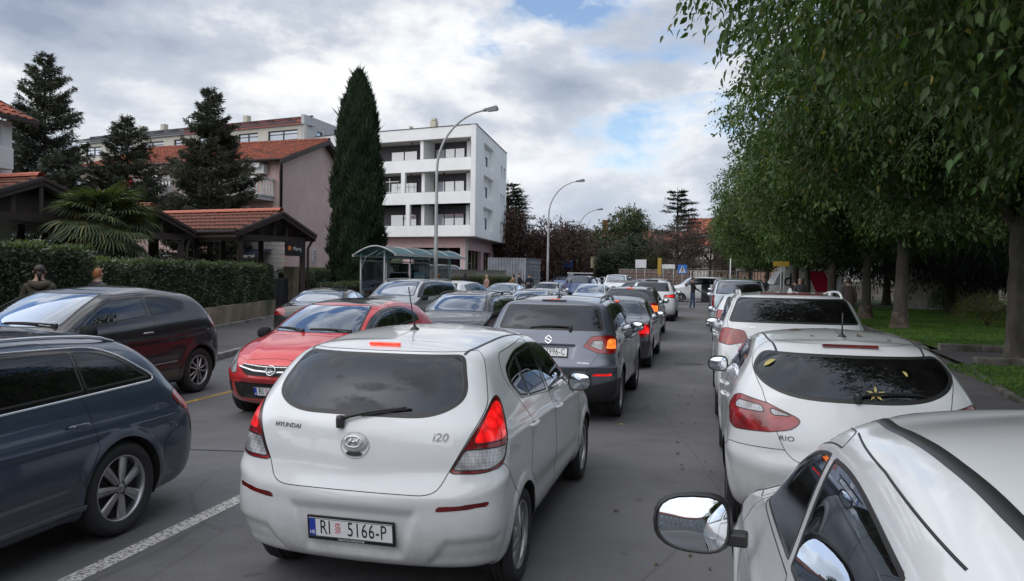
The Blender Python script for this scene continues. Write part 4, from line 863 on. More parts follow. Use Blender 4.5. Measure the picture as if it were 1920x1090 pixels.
def simple(kind, name, label, group, mt, loc, rz, L, W, H, rearv=True, lit=False, rail=None, gl=None, sty='5_far', res=.05, **q):
    """medium and far cars"""
    z0 = {'suv': 1.14, 'van': 1.25}.get(kind, 1.04)*H/{'suv': 1.66, 'van': 1.85}.get(kind, 1.48); Lh = L/2; k = W/1.75
    if kind == 'sedan': d = dict(rbase=(-Lh+.85, z0+.02), rtop=(-Lh+1.45, H-.09), deck=z0-.02, dlo=((-Lh+1.05, -Lh+1.35)), dr=.08)
    elif kind == 'wagon': d = dict(rbase=(-Lh+.14, z0+.03), rtop=(-Lh+.55, H-.09), dlo=((-Lh+.55, -Lh+.75)))
    elif kind == 'van': d = dict(rbase=(-Lh+.08, z0+.05), rtop=(-Lh+.22, H-.10), gh=.80, wbelt=.955, dlo=((-Lh+.6, -Lh+.6)), dr=.02, cowl=(Lh-.85, z0), wtop=(Lh-1.5, H-.1), nose=.98)
    elif kind == 'suv': d = dict(rbase=(-Lh+.16, z0+.05), rtop=(-Lh+.42, H-.09), gh=.75, dlo=((-Lh+.75, -Lh+.65)), wr=.35, nose=.95, zb=.26, zl=.75)
    else: d = dict(rbase=(-Lh+.15, z0+.04), rtop=(-Lh+.48, H-.09), dlo=((-Lh+.88, -Lh+.85)), dr=.08)
    d.setdefault('cowl', (Lh-.98-(.15 if kind in ('sedan', 'wagon') else 0), z0)); d.setdefault('wtop', (d['cowl'][0]-.80, H-.085)); zr = d['rbase'][1]; tz = d['rtop'][1]
    d['belt'] = (z0+.02, z0-.05); d['yB'] = d['wtop'][0]-.5; d['yC'] = d['yB']-.85 if kind in ('wagon', 'suv', 'hatch', 'van') else None
    gw = .60*k if kind != 'van' else .70*k
    d['rw'] = [(-gw-.06, zr+.02, .06), (gw+.06, zr+.02, .06), (gw-.04, tz-.01, .05), (-gw+.04, tz-.01, .05)]
    tl = q.pop('tl', [(.58*k, .80, .03), (.60*k, z0-.04, .03), (.98*k, z0-.04, .05), (1.0*k, .80, .04)] if kind != 'van' else [(.80*k, .85, .03), (.78*k, 1.3, .03), (.92*k, 1.3, .03), (.94*k, .85, .03)])
    zn = q.get('nose', d.get('nose', .78)); hl = q.pop('hl', [(.50*k, zn-.12, .03), (.95*k, zn-.10, .04), (1.08*k, zn+.02, .04), (.9*k, zn+.04, .03), (.55*k, zn-.01, .03)])
    cuts = [('R', tl, 'taillight', None), ('F', hl, 'headlight', None), ('F0', [(-.42*k, zn-.13, .03), (.42*k, zn-.13, .03), (.44*k, zn-.02, .03), (-.44*k, zn-.02, .03)], 'grille', None), ('F0', [(-.5*k, .32, .04), (.5*k, .32, .04), (.45*k, .46, .04), (-.45*k, .46, .04)], 'lower_trim', None)]
    if lit: c = np.array([p[:2] for p in tl]).mean(0); cuts.append(('R', [tuple(c+(np.array(p[:2])-c)*.62) for p in tl], 'brake_light', ['taillight']))
    d.update(q); P = gen(kind, L, W, H, cuts=cuts, **d)
    if isinstance(lit, str): P['mats'] = {'brake_light': AMB}
    P['tg'] = None
    root, h, ob = car(name, label, 'van' if kind == 'van' and H > 1.75 else 'car', group, mt, P, loc, rz, res, gl or GLD, sty, lod=1 if res < .07 else 2)
    if q.get('pl', True):
        for v in 'RF': 
            m = h.frame(v, 0, .52 if v == 'F' else (.82 if kind != 'van' else .6), 1, .004); mb = MB(); mb.box((0, 0, 0), (.54, .13, .012)); o = mb.obj('number_plate', PLK, root); o.matrix_local = m
            mb = MB(); mb.box((0, 0, .008), (.51, .105, .006)); mb.obj('plate_face', PLW, o)
    if lit: lamp_box(root, h, 'R', 0, tz+.02 if kind != 'sedan' else tz-.03, .22, .03, REDLL, .012)
    if rail: rails(h, root, W*.345, d['rtop'][0]+.2, d['wtop'][0]-.1, .05, .015, rail if not isinstance(rail, bool) else SILV)
    return root, h, d
# ================================================================ ground, road, kerbs, markings
def asphalt(name, col, crack=True, patch=True):
    t = NT(name); p = t.add('ShaderNodeBsdfPrincipled', Roughness=.86); t.l.new(p.outputs[0], t.out.inputs[0])
    fine = t.noise(95, 5, .7); mid = t.noise(2.2, 6, .65); big = t.noise(.28, 4, .55)
    c = t.ramp(fine, [(.25, tuple(x*.55 for x in col)), (.5, col), (.75, tuple(x*1.65 for x in col))])
    c = t.mix(t.ramp(mid, [(.38, (0,)*3), (.62, (.6,)*3)]), c, tuple(x*.66 for x in col)); c = t.mix(t.ramp(big, [(.42, (0,)*3), (.60, (.7,)*3)]), c, tuple(x*1.5 for x in col))
    if crack:
        tc = t.n.new('ShaderNodeTexCoord'); mp = t.n.new('ShaderNodeMapping'); mp.inputs['Scale'].default_value = (.5, .12, 1); t.l.new(tc.outputs['Object'], mp.inputs[0])
        wv = t.add('ShaderNodeTexVoronoi', Scale=.9); wv.feature = 'DISTANCE_TO_EDGE'; nz = t.add('ShaderNodeTexNoise', Scale=2.5, Detail=5); t.l.new(mp.outputs[0], nz.inputs['Vector'])
        mx = t.n.new('ShaderNodeMix'); mx.data_type = 'VECTOR'; mx.inputs[0].default_value = .12; t.l.new(mp.outputs[0], mx.inputs[4]); t.l.new(nz.outputs['Color'], mx.inputs[5]); t.l.new(mx.outputs[1], wv.inputs['Vector'])
        cr = t.ramp(wv.outputs['Distance'], [(0, (.4,)*3), (.004, (0,)*3)]); c = t.mix(cr, c, tuple(x*.3 for x in col))
        sp = t.ramp(t.noise(4.5, 3, .6), [(.66, (0,)*3), (.72, (.55,)*3)]); c = t.mix(sp, c, tuple(x*.45 for x in col))
    t.l.new(c, p.inputs['Base Color']); t.l.new(t.bump(fine, .35, .004), p.inputs['Normal']); MATS[name] = t.m; return t.m
ROAD = asphalt('road_asphalt', (.108, .107, .111)); WALK = asphalt('footway_asphalt', (.085, .080, .080), True)
CONC = pmat('kerb_concrete', (.26, .245, .225), .9, var=.25, scale=5, bump=.4, bscale=80, dark=(.09, .085, .075), dpos=(.35, .6))
STONEK = pmat('kerb_stone', (.20, .18, .155), .92, var=.3, scale=4, bump=.5, bscale=50, dark=(.05, .05, .04), dpos=(.4, .65))
EARTH = pmat('earth', (.055, .062, .035), .95, var=.4, scale=.6, bump=.5, bscale=20)
GRASSG = pmat('lawn_ground', (.060, .125, .026), .95, var=.35, scale=1.6, bump=.8, bscale=70, dark=(.035, .045, .015), dpos=(.35, .7))
def sheet(name, pts, z, m, kind='structure', th=None):
    me = mesh(name, [(x, y, z) for x, y in pts], [tuple(range(len(pts)))], m); return link(name, me, kind=kind)
sheet('ground', [(-1500, -300), (1500, -300), (1500, 2500), (-1500, 2500)], -.012, EARTH)
# the road runs straight, then bends to the left beyond the crossing
cl = [(-3.6, -30), (-3.6, 20), (-3.7, 40), (-4.0, 55), (-5.2, 68), (-8.5, 82), (-14, 98), (-24, 118), (-40, 140)]
hw = [(7.6, 6.4), (7.0, 7.0), (7.4, 7.8), (7.4, 8.2), (7.2, 8.5), (6.5, 6.5), (6, 6), (5.5, 5.5), (5.5, 5.5)]
Lf = [(x-a*1.0, y) for (x, y), (a, b) in zip(cl, hw)]; Rt = [(x+b, y) for (x, y), (a, b) in zip(cl, hw)]
Lf[0] = (-11.2, -30); Lf[1] = (-11.4, 19); Rt[0] = (2.15, -30); Rt[1] = (2.15, 20); Rt[2] = (3.0, 42)
Lf = [(-9.3, -30), (-9.5, 12.5), (-10.6, 17), (-11.0, 24), (-11.1, 42), (-11.6, 60), (-13.5, 74), (-19.5, 95), (-30, 112), (-50, 135)]
Rt = [(2.15, -30), (2.15, 30), (2.3, 42), (4.2, 52), (4.2, 60), (1.5, 70), (-4, 79), (-8.6, 92), (-20, 105), (-42, 130)]
road = link('road', mesh('road', [(x, y, 0) for x, y in Lf]+[(x, y, 0) for x, y in Rt], [(i, i+10, i+11, i+1) for i in range(9)], ROAD), kind='structure')
def kerb_run(pts, wd, z0, z1, step=1.0, m=None, name='kerb', inset=0):
    P = []
    for (a, b) in zip(pts[:-1], pts[1:]):
        a, b = Vector((*a, 0)), Vector((*b, 0)); n = max(1, int((b-a).length/step)); P += [a+(b-a)*k/n for k in range(n)]
    P.append(Vector((*pts[-1], 0))); root = empty(name, (0, 0, 0), kind='structure')
    for k, (a, b) in enumerate(zip(P[:-1], P[1:])):
        t = (b-a).normalized(); j = random.uniform(-.006, .006); mb = MB(); mb.bar(a+t*.005+Vector((0, 0, (z0+z1)/2+j)), b-t*.005+Vector((0, 0, (z0+z1)/2+j)), wd, z1-z0); mb.obj('kerb_stone', m or CONC, root, bevel=.012)
    return root
kerb_run([(x-.06, y) for x, y in Lf[:6]], .14, -.05, .13, 1.0)
kerb_run([(2.22, 2), (2.22, 30), (2.38, 42)], .14, -.05, .12, 1.0)
lpi = [(-9.38, -30), (-9.5, 9.6), (-9.63, 12.5), (-10.73, 17), (-11.13, 24), (-11.23, 42), (-11.73, 60), (-16.5, 74)]; lpo = [(-10.9, -30), (-11.5, 9.6), (-12.0, 12.5), (-13.15, 17), (-14.9, 24), (-19.5, 42), (-20, 60), (-25, 74)]
link('left_pavement', mesh('left_pavement', [(x, y, .12) for x, y in lpi]+[(x, y, .12 if y < 0 else .33 if y < 26 else .16) for x, y in lpo], [(i+8, i, i+1, i+9) for i in range(7)], WALK), kind='structure')
sheet('right_pavement', [(2.29, -10), (4.62, -10), (4.62, 13.5), (5.3, 18), (5.75, 23.5), (5.75, 30), (5.6, 46), (4.5, 50), (2.45, 42), (2.29, 30)], .115, WALK)
kerb_run([(4.70, 2), (4.70, 13.5), (5.38, 18)], .12, 0, .17, .8, STONEK)
kerb_run([(5.62, 21.9), (5.83, 23.5), (5.83, 34)], .12, 0, .17, .8, STONEK)
# lawn, raised, cut by a path with stone edging
sheet('lawn', [(5.9, 22.2), (40, 21.2), (60, 90), (8, 64), (5.8, 46)], .16, GRASSG)
sheet('near_lawn', [(4.76, -10), (40, -10), (40, 18.6), (5.5, 18.1), (4.76, 13.5)], .155, GRASSG)
sheet('garden_path', [(5.5, 18.2), (40, 18.8), (40, 21.1), (5.7, 22.1)], .13, WALK)
kerb_run([(5.9, 21.95), (16, 21.6)], .30, .05, .30, .9, STONEK, 'path_edging'); kerb_run([(5.6, 18.25), (14, 18.5)], .26, .05, .32, 1.1, STONEK, 'path_edging')
# markings: worn paint sheets
def wornpaint(name, col):
    t = NT(name); p = t.add('ShaderNodeBsdfPrincipled', Roughness=.8); tr = t.n.new('ShaderNodeBsdfTransparent'); mx = t.n.new('ShaderNodeMixShader')
    p.inputs['Base Color'].default_value = (*col, 1); f = t.ramp(t.noise(38, 6, .75), [(.40, (0,)*3), (.52, (1,)*3)]); f2 = t.ramp(t.noise(1.7, 4, .6), [(.25, (.25,)*3), (.5, (1,)*3)])
    t.l.new(t.mix(1.0, f, f2, 'MULTIPLY'), mx.inputs[0]); t.l.new(tr.outputs[0], mx.inputs[1]); t.l.new(p.outputs[0], mx.inputs[2]); t.l.new(mx.outputs[0], t.out.inputs[0]); return t.m
WP, YP = wornpaint('worn_white_paint', (.50, .49, .47)), wornpaint('worn_yellow_paint', (.46, .30, .05))
def mark(name, a, b, wd, m, z=.004):
    a, b = Vector((*a, 0)), Vector((*b, 0)); n = (b-a).normalized().cross(Vector((0, 0, 1)))*wd/2
    sheet(name, [tuple((a-n)[:2]), tuple((a+n)[:2]), tuple((b+n)[:2]), tuple((b-n)[:2])], z, m)
mark('lane_line', (-3.82, -4), (-3.80, 5.9), .14, WP)
for y in (9, 15, 21, 27, 33): mark('lane_line', (-3.8, y), (-3.8, y+3), .13, WP)
mark('parking_line', (-7.25, 6.0), (-7.25, 13.5), .10, YP); mark('parking_line', (-7.35, 22), (-7.35, 40), .10, YP)
for y, x0, x1 in ((35.6, -.95, 1.6), (40.2, -.35, 1.6), (45.2, -1.2, 1.6)): mark('bus_bay_marking', (x0, y), (x1, y), .22, YP)
for y in (49, 56): mark('crossing_arrow', (-2.2, y), (-.6, y+.2), .5, WP)
for k in range(8): mark('zebra_stripe', (-8+k*1.2, 58), (-8+k*1.2, 61), .5, WP)
# tarmac joint along the road (a sealed seam standing slightly proud)
sl = MB(); 
for k in range(30): sl.box((-3.35+.02*math.sin(k), 8+k*.9, .001), (.025, .92, .006), rz=.03*math.sin(k*2.1))
sl.obj('tar_seam', pmat('tar', (.02, .02, .021), .6), kind='structure')
for (x, y, w_, l_) in ((-3.0, 7.4, 1.4, .03), (-5.4, 7.2, 2.6, .03)):
    s2 = MB(); s2.box((x, y, .001), (w_, l_, .006), rz=.18); s2.obj('tar_seam', MATS['tar'], kind='structure')
m2 = MB(); m2.lathe([(0, .006), (.28, .006), (.30, .004), (.30, -.01)], 28, 'z', (-.3, 17.5, 0)); m2.obj('manhole_cover', pmat('iron', (.06, .055, .05), .6, .5, bump=.5, bscale=40), None, label='round iron manhole cover in the asphalt of the free lane', cat='manhole cover')
# grass blades where the lawn is near
def blades(name, n, x0, x1, y0, y1, z, hgt, m, test=None):
    x = rng.uniform(x0, x1, n); y = rng.uniform(y0, y1, n)
    if test is not None: k = test(x, y); x, y = x[k], y[k]
    n = len(x); a = rng.uniform(0, 2*PI, n); h = hgt*rng.uniform(.5, 1.3, n); w_ = .012+.012*rng.random(n); l = h*.5*rng.random(n); b = rng.uniform(0, 2*PI, n)
    V = np.stack([np.stack([x-np.cos(a)*w_, y-np.sin(a)*w_, np.full(n, z)], 1), np.stack([x+np.cos(a)*w_, y+np.sin(a)*w_, np.full(n, z)], 1), np.stack([x+np.cos(b)*l, y+np.sin(b)*l, z+h], 1)], 1).reshape(-1, 3)
    me = mesh(name, V, np.arange(3*n).reshape(n, 3), m); return link(name, me, kind='stuff')
def leafmat(name, c0, c1, c2=None, p2=.97, trans=.25, rough=.5, spec=.35):
    t = NT(name); p = t.add('ShaderNodeBsdfPrincipled', Roughness=rough); p.inputs['Specular IOR Level'].default_value = spec
    g = t.n.new('ShaderNodeNewGeometry'); r = t.n.new('ShaderNodeValToRGB'); e = r.color_ramp.elements; e[0].color = (*c0, 1); e[1].color = (*c1, 1); e[1].position = p2-.03 if c2 else 1
    if c2: q = e.new(p2); q.color = (*c2, 1); q = e.new(1.0); q.color = (*c2, 1)
    t.l.new(g.outputs['Random Per Island'], r.inputs[0])
    c = t.mix(t.ramp(t.noise(.75, 3, .5), [(.38, (0,)*3), (.60, (.65,)*3)]), r.outputs[0], tuple(x*.55 for x in c0)); t.l.new(c, p.inputs['Base Color'])
    tr = t.n.new('ShaderNodeBsdfTranslucent'); cc = t.mix(1.0, c, (1.3, 1.5, .5), 'MULTIPLY'); t.l.new(cc, tr.inputs[0])
    mx = t.n.new('ShaderNodeMixShader'); mx.inputs[0].default_value = trans; t.l.new(p.outputs[0], mx.inputs[1]); t.l.new(tr.outputs[0], mx.inputs[2]); t.l.new(mx.outputs[0], t.out.inputs[0]); MATS[name] = t.m; return t.m
GRB = leafmat('grass_blade', (.07, .16, .02), (.15, .28, .04), (.16, .15, .05), .96)
blades('grass', 90000, 5.9, 22, 22.3, 48, .16, .06, GRB, lambda x, y: (x-5.9) < (y-14)*.62)
blades('grass', 16000, 4.8, 11, 8, 18.2, .155, .055, GRB, lambda x, y: y > 6+x*.5)
# fallen leaves
FALL = leafmat('fallen_leaf', (.10, .055, .02), (.28, .20, .05), (.42, .34, .08), .7)
def scatter_leaves(name, P, L=.07, m=FALL, kind='stuff'):
    V, F = [], []
    for (x, y, z) in P:
        a = random.uniform(0, 2*PI); l = L*random.uniform(.6, 1.2); w_ = l*.45; ca, sa = math.cos(a), math.sin(a); b = len(V)
        for (u, v, h) in ((0, 0, .003), (l*.4, w_/2, .014), (l, 0, .004), (l*.4, -w_/2, .010)): V.append((x+u*ca-v*sa, y+u*sa+v*ca, z+h))
        F += [(b, b+3, b+2), (b, b+2, b+1)]
    return link(name, mesh(name, V, F, m), kind=kind)
PL = [(random.uniform(2.35, 5.2), random.uniform(3, 26), .118) for _ in range(160)]+[(random.uniform(-.4, .1), random.uniform(3, 14), .004) for _ in range(22)]+[(random.uniform(5.2, 14), random.uniform(9, 34), .2) for _ in range(220)]+[(random.uniform(-10, 0), random.uniform(4, 40), .004) for _ in range(30)]
scatter_leaves('fallen_leaves', PL)
# ================================================================ buildings
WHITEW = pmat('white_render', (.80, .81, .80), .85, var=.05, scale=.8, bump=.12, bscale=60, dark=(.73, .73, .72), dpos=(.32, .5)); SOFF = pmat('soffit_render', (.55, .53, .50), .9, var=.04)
ANTH = pmat('anthracite_panel', (.065, .060, .072), .6, var=.1); PINKW = pmat('pink_render', (.60, .435, .395), .9, var=.10, scale=.7, bump=.2, bscale=50, dark=(.47, .34, .32), dpos=(.3, .55))
CREAMW = pmat('cream_render', (.55, .52, .46), .9, var=.08, scale=.6); PANELP = pmat('pink_insulation', (.62, .42, .44), .9, var=.1); PANELY = pmat('cream_insulation', (.62, .60, .44), .9, var=.1)
TILE = pmat('clay_tile', (.36, .095, .05), .85, var=.35, scale=5, bump=.2, bscale=40, dark=(.10, .05, .035), dpos=(.36, .58)); TILE2 = pmat('clay_tile_weathered', (.34, .10, .06), .9, var=.4, scale=7, bump=.3, bscale=40, dark=(.07, .04, .03), dpos=(.42, .64))
RTILE = pmat('ridge_tile_clay', (.46, .15, .10), .85, var=.3, scale=3); WOOD = pmat('dark_brown_timber', (.040, .026, .022), .7, var=.3, scale=2, bump=.4, bscale=30, stretch=(1, 1, 12)); STEELR = pmat('grey_roof_sheet', (.16, .165, .18), .5, .5)
DARKIN = pmat('dark_interior', (.012, .012, .013), .9); WINF = pmat('window_frame_dark', (.03, .03, .035), .5); GREENST = pmat('balcony_white', (.66, .66, .64), .8, var=.08)
def glz(name, col, rough=.03):
    if name in MATS: return MATS[name]
    t = NT(name); p = t.add('ShaderNodeBsdfPrincipled', Roughness=rough); p.inputs['Base Color'].default_value = (*col, 1); p.inputs['Specular IOR Level'].default_value = 1.0; p.inputs['Coat Weight'].default_value = 1; p.inputs['Coat IOR'].default_value = 2.2; p.inputs['Coat Roughness'].default_value = .02
    t.l.new(p.outputs[0], t.out.inputs[0]); MATS[name] = t.m; return t.m
PANE = glz('window_pane', (.42, .44, .50))  # pale base colour has the bright sky reflection painted into it
class Fr:
    """local frame: p0 origin, u along, n outward, z up"""
    def __init__(s, p0, u, n=None): s.p = Vector((*p0[:2], p0[2] if len(p0) > 2 else 0)); s.u = Vector((*u, 0)).normalized(); s.n = Vector((*n, 0)).normalized() if n else Vector((0, 0, 1)).cross(s.u)
    def __call__(s, a, d, z): return s.p+s.u*a+s.n*d+Vector((0, 0, z))
    def box(s, mb, a0, a1, d0, d1, z0, z1):
        P = [s(a0, d0, z0), s(a1, d0, z0), s(a1, d1, z0), s(a0, d1, z0)]; T = [p+Vector((0, 0, z1-z0)) for p in P]
        if (P[1]-P[0]).cross(P[2]-P[1]).z < 0: P.reverse(); T.reverse()
        mb.hexa(P, T)
def wall_open(fr, parent, name, m, A0, A1, z0, z1, opens, th=.25, d=0):
    """solid wall slab with rectangular openings: pieces butt end to end"""
    mb = MB(); xs = sorted({A0, A1, *[o[0] for o in opens], *[o[1] for o in opens]}); 
    for a, b in zip(xs[:-1], xs[1:]):
        if b-a < 1e-4: continue
        segs = sorted([(o[2], o[3]) for o in opens if o[0] <= a+1e-6 and o[1] >= b-1e-6]); z = z0
        for (p, q) in segs:
            if p > z: fr.box(mb, a, b, d-th, d, z, p)
            z = max(z, q)
        if z < z1: fr.box(mb, a, b, d-th, d, z, z1)
    return mb.obj(name, m, parent)
def window(fr, parent, a0, a1, z0, z1, d, nm=2, fm=None, pm=None, t=.06, name='window', hbar=0):
    mb = MB(); f = lambda *x: fr.box(mb, *x)
    f(a0, a1, d-.05, d+.02, z0, z0+t); f(a0, a1, d-.05, d+.02, z1-t, z1); f(a0, a0+t, d-.05, d+.02, z0+t, z1-t); f(a1-t, a1, d-.05, d+.02, z0+t, z1-t)
    for k in range(1, nm): x = a0+(a1-a0)*k/nm; f(x-t/2, x+t/2, d-.05, d+.018, z0+t, z1-t)
    if hbar: f(a0+t, a1-t, d-.05, d+.015, z0+(z1-z0)*hbar, z0+(z1-z0)*hbar+t*.7)
    o = mb.obj(name, fm or WINF, parent); 
    for k in range(nm):
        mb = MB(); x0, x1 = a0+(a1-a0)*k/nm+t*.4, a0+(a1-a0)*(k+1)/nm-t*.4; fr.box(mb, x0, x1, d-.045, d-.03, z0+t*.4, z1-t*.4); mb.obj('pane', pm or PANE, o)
    return o
# ---- white apartment block
wb = empty('apartment_block', (-17.4, 57.7, 0), label='new white flat-roofed apartment block with recessed balconies and unfinished pink ground floor', cat='building'); wb_inv = Matrix.Translation((17.4, -57.7, 0))
def sub(root, o): return o
def rooted(root):
    """shift all child meshes so that the root can stay at its base"""
    inv = root.matrix_basis.inverted()
    for ch in root.children:
        if not ch.get('_r'): ch.matrix_parent_inverse = Matrix.Translation(-root.location); ch['_r'] = 1
    for ch in root.children:
        if '_r' in ch: del ch['_r']
FL = Fr((-17.4, 57.7), (-.978, .21), (-.21, -.978)); FR = Fr((-17.4, 57.7), (-.09, .996), (.996, .09))
bands = [(12.45, 13.36), (9.90, 10.87), (7.30, 8.23), (4.70, 5.57)]
for i, (a, b) in enumerate(bands): mb = MB(); FL.box(mb, 0, 17, -.25, 0, a, b); mb.obj('parapet', WHITEW, wb)
for i, (z0, z1) in enumerate(((10.87, 12.45), (8.23, 9.90), (5.57, 7.30))):
    mb = MB(); FL.box(mb, 0, .42, -.25, 0, z0, z1); mb.obj('pier', WHITEW, wb)
    fl0 = z0-.97; mb = MB(); FL.box(mb, .72, 17, -2.0, -.26, z1+.01, z1+.06); mb.obj('balcony_ceiling', SOFF, wb); mb = MB(); FL.box(mb, .72, 17, -2.0, -.26, fl0+.05, fl0+.2); mb.obj('balcony_floor', SOFF, wb)
    px = [5.0] if i == 0 else [6.55] if i == 1 else [6.05]
    mb = MB(); FL.box(mb, 4.96, 5.25, -2.0, -.26 if i == 0 else -.5, fl0+.2, z1); mb.obj('balcony_divider', WHITEW, wb)
    if i: mb = MB(); FL.box(mb, px[0], px[0]+.36, -.25, 0, z0, z1); mb.obj('pier', WHITEW, wb)
    mb = MB(); FL.box(mb, 1.30, 1.62, -1.98, -1.45, fl0+.2, z1); mb.obj('column', WHITEW, wb)
    mb = MB(); FL.box(mb, .80, 17, -2.2, -2.0, fl0+.2, z1+.02); mb.obj('back_wall', ANTH, wb)
    window(FL, wb, 2.05, 5.0-.1, fl0+.22, z0+1.12, -1.93, 3); window(FL, wb, 6.6, 9.3, fl0+.22, z0+1.12, -1.93, 2); window(FL, wb, 11, 14.5, fl0+.22, z0+1.12, -1.93, 3)
    for a in (1.2, 3.4, 6.5): mb = MB(); p = FL(a, -.9, z1-.06); mb.lathe([(0, -.09), (.06, -.09), (.06, .07)], 10, 'z', tuple(p)); mb.obj('ceiling_lamp', WINF, wb)
    mb = MB(); FL.box(mb, .42, 17, -.20, -.06, z0, z0+.03); mb.obj('parapet_cap', pmat('cap_metal', (.35, .35, .37), .5, .4), wb)
ops = []
for z in (10.72, 8.12, 5.50): ops += [(3.4, 7.9, z-.05, z+1.80), (11.7, 12.6, z-.05, z+1.05), (13.2, 14.1, z-.05, z+1.05)]
wall_open(FR, wb, 'wall', WHITEW, .0, 14.9, 4.70, 13.36, ops, .38, -.002)
for z in (10.72, 8.12, 5.50):
    wall_open(FR, wb, 'window_recess', WHITEW, 3.3, 8.0, z-.05, z+1.80, [(5.9, 7.1, z+.02, z+1.05)], .25, -.385)
    window(FR, wb, 5.9, 7.1, z+.02, z+1.05, -.45, 1)
    for a in (11.7, 13.2): window(FR, wb, a, a+.9, z-.05, z+1.05, -.2, 1)
qs = [FL(.2, -.2, 0), FL(16.8, -.2, 0), FL(16.8, -.2, 0)+FR.u*14.4, FR(14.7, -.1, 0)]
mb = MB(); mb.prism([tuple(q[:2]) for q in qs], 13.28, 13.32); mb.obj('roof', STEELR, wb)
mb = MB(); FL.box(mb, -.04, 17.04, -.26, .04, 13.362, 13.42); mb.obj('roof_edge', WINF, wb); mb = MB(); FR.box(mb, -.0, 14.95, -.3, .045, 13.362, 13.42); mb.obj('roof_edge', WINF, wb)
mb = MB(); mb.prism([tuple(q[:2]) for q in qs], 4.64, 4.74); mb.obj('cantilever_soffit', pmat('bare_concrete', (.35, .30, .27), .9, var=.3), wb)
for a, w_, hh in ((4.9, .5, 1.0), (7.3, .28, .5), (12, .4, .8)): mb = MB(); FL.box(mb, a, a+w_, -2.4, -1.9, 13.34, 13.34+hh); FL.box(mb, a+.06, a+w_-.06, -2.34, -1.96, 13.40+hh, 13.46+hh+.1); mb.obj('chimney', pmat('chimney_cream', (.5, .47, .38), .9), wb)
FG = Fr(tuple(FL(1.5, -1.2, 0)), (-.978, .21), (-.21, -.978)); FG2 = Fr(tuple(FL(1.5, -1.2, 0)), (-.09, .996), (.996, .09))
wall_open(FG, wb, 'ground_floor_wall', PANELP, 0, 15, .2, 4.62, [(.45, 5.0, .2, 3.85), (6.0, 10.5, .2, 3.75), (11.5, 14.5, .2, 3.75)], .3)
wall_open(FG2, wb, 'ground_floor_wall', PANELP, .002, 12.6, .2, 4.62, [(1.0, 6.6, .2, 3.7), (7.8, 11.8, .2, 3.7)], .3)
mb = MB(); FG.box(mb, 2.4, 15, -6, -1.4, .2, 4.5); mb.obj('shop_interior', DARKIN, wb)
for a in (1.8, 3.0, 4.2): mb = MB(); FG.box(mb, a, a+.07, -.55, -.48, .2, 3.85); mb.obj('shop_frame', WINF, wb)
for a in (2.4, 4.0, 5.2, 9.0, 10.4): mb = MB(); FG2.box(mb, a, a+.07, -.35, -.28, .2, 3.7); mb.obj('shop_frame', pmat('raw_timber', (.40, .31, .18), .8), wb)
for k, (a, z) in enumerate(((1.3, 3.0), (3.2, 2.6), (4.4, 1.6))): mb = MB(); FG2.box(mb, a, a+1.0, -.33, -.28, z, z+.08); mb.obj('scaffold_board', MATS['raw_timber'], wb)
for z in (8.05, 8.9): mb = MB(); mb.tube([FL(7.2, -.1, z+.3), FL(9.9, -.1, z+.3)], .03, 6); mb.obj('scaffold_pole', GREENST, wb)
for a in (8.1, 8.7, 9.9): mb = MB(); mb.tube([FL(a, -.1, 8.2), FL(a, -.1, 9.5)], .03, 6); mb.obj('scaffold_pole', GREENST, wb)
# plastered column at the corner
mb = MB(); FG.box(mb, -.01, .44, -.44, .012, .2, 4.62); mb.obj('corner_column', pmat('mesh_plaster', (.56, .52, .48), .9), wb)
rooted(wb)
# ---- tile roof helper
def tile_mesh(wd, ln, m, seg=5):
    V, F = [], []
    for j, (y, dz) in enumerate(((0, .045), (ln, .0))):
        for k in range(seg+1):
            a = PI*k/seg; V.append((-wd*.30*math.cos(a)+0, y, wd*.20*math.sin(a)+dz))
        V.append((wd*.68, y, -.0+dz)); 
    n = seg+2; F = [(k, k+1, n+k+1, n+k) for k in range(n-1)]+[tuple(range(seg, -1, -1))]
    me = mesh('roof_tile', V, F, m); return me
def tile_slope(parent, e0, e1, r0, r1, m, wd=.24, ln=.36, individual=False, name='roof_tile', me=None):
    """e0-e1 eave (left to right seen from outside), r0-r1 ridge"""
    e0, e1, r0, r1 = map(Vector, (e0, e1, r0, r1)); U = (e1-e0); S = (r0-e0); nc = max(2, int(U.length/wd)); nr = max(2, int(S.length/ln)); n = U.cross(S).normalized()
    me = me or tile_mesh(U.length/nc, S.length/nr*1.12, m); base = np.array([tuple(v.co) for v in me.vertices]); F0 = [tuple(p.vertices) for p in me.polygons]; VV, FF, b = [], [], 0
    for i in range(nr):
        for j in range(nc):
            s0 = (i)/nr; a = e0+(r0-e0)*s0; bb = e1+(r1-e1)*s0; p = a+(bb-a)*((j+.4)/nc); ux = (bb-a).normalized(); sy = ((r0+(r1-r0)*((j+.4)/nc))-(e0+U*((j+.4)/nc))).normalized()
            M_ = Matrix((ux, sy, n)).transposed(); j_ = Vector((random.uniform(-.006, .006), random.uniform(-.012, .012), random.uniform(0, .008)))
            if individual:
                o = link(name, me, parent); mm = M_.to_4x4(); mm.translation = p+M_@j_; o.matrix_local = mm
            else: VV.append(base@np.array(M_).T+np.array(p+M_@j_)); FF += [tuple(x+b for x in f) for f in F0]; b += len(base)
    # underlay
    mb = MB(); q = [e0-n*.01, e1-n*.01, r1-n*.01, r0-n*.01]; mb.hexa([x-n*.06 for x in q], q); mb.obj('roof_deck', WOOD, parent)
    if not individual: o = link('roof_tiles', mesh('roof_tiles', np.vstack(VV), FF, m), parent, kind='stuff'); return o
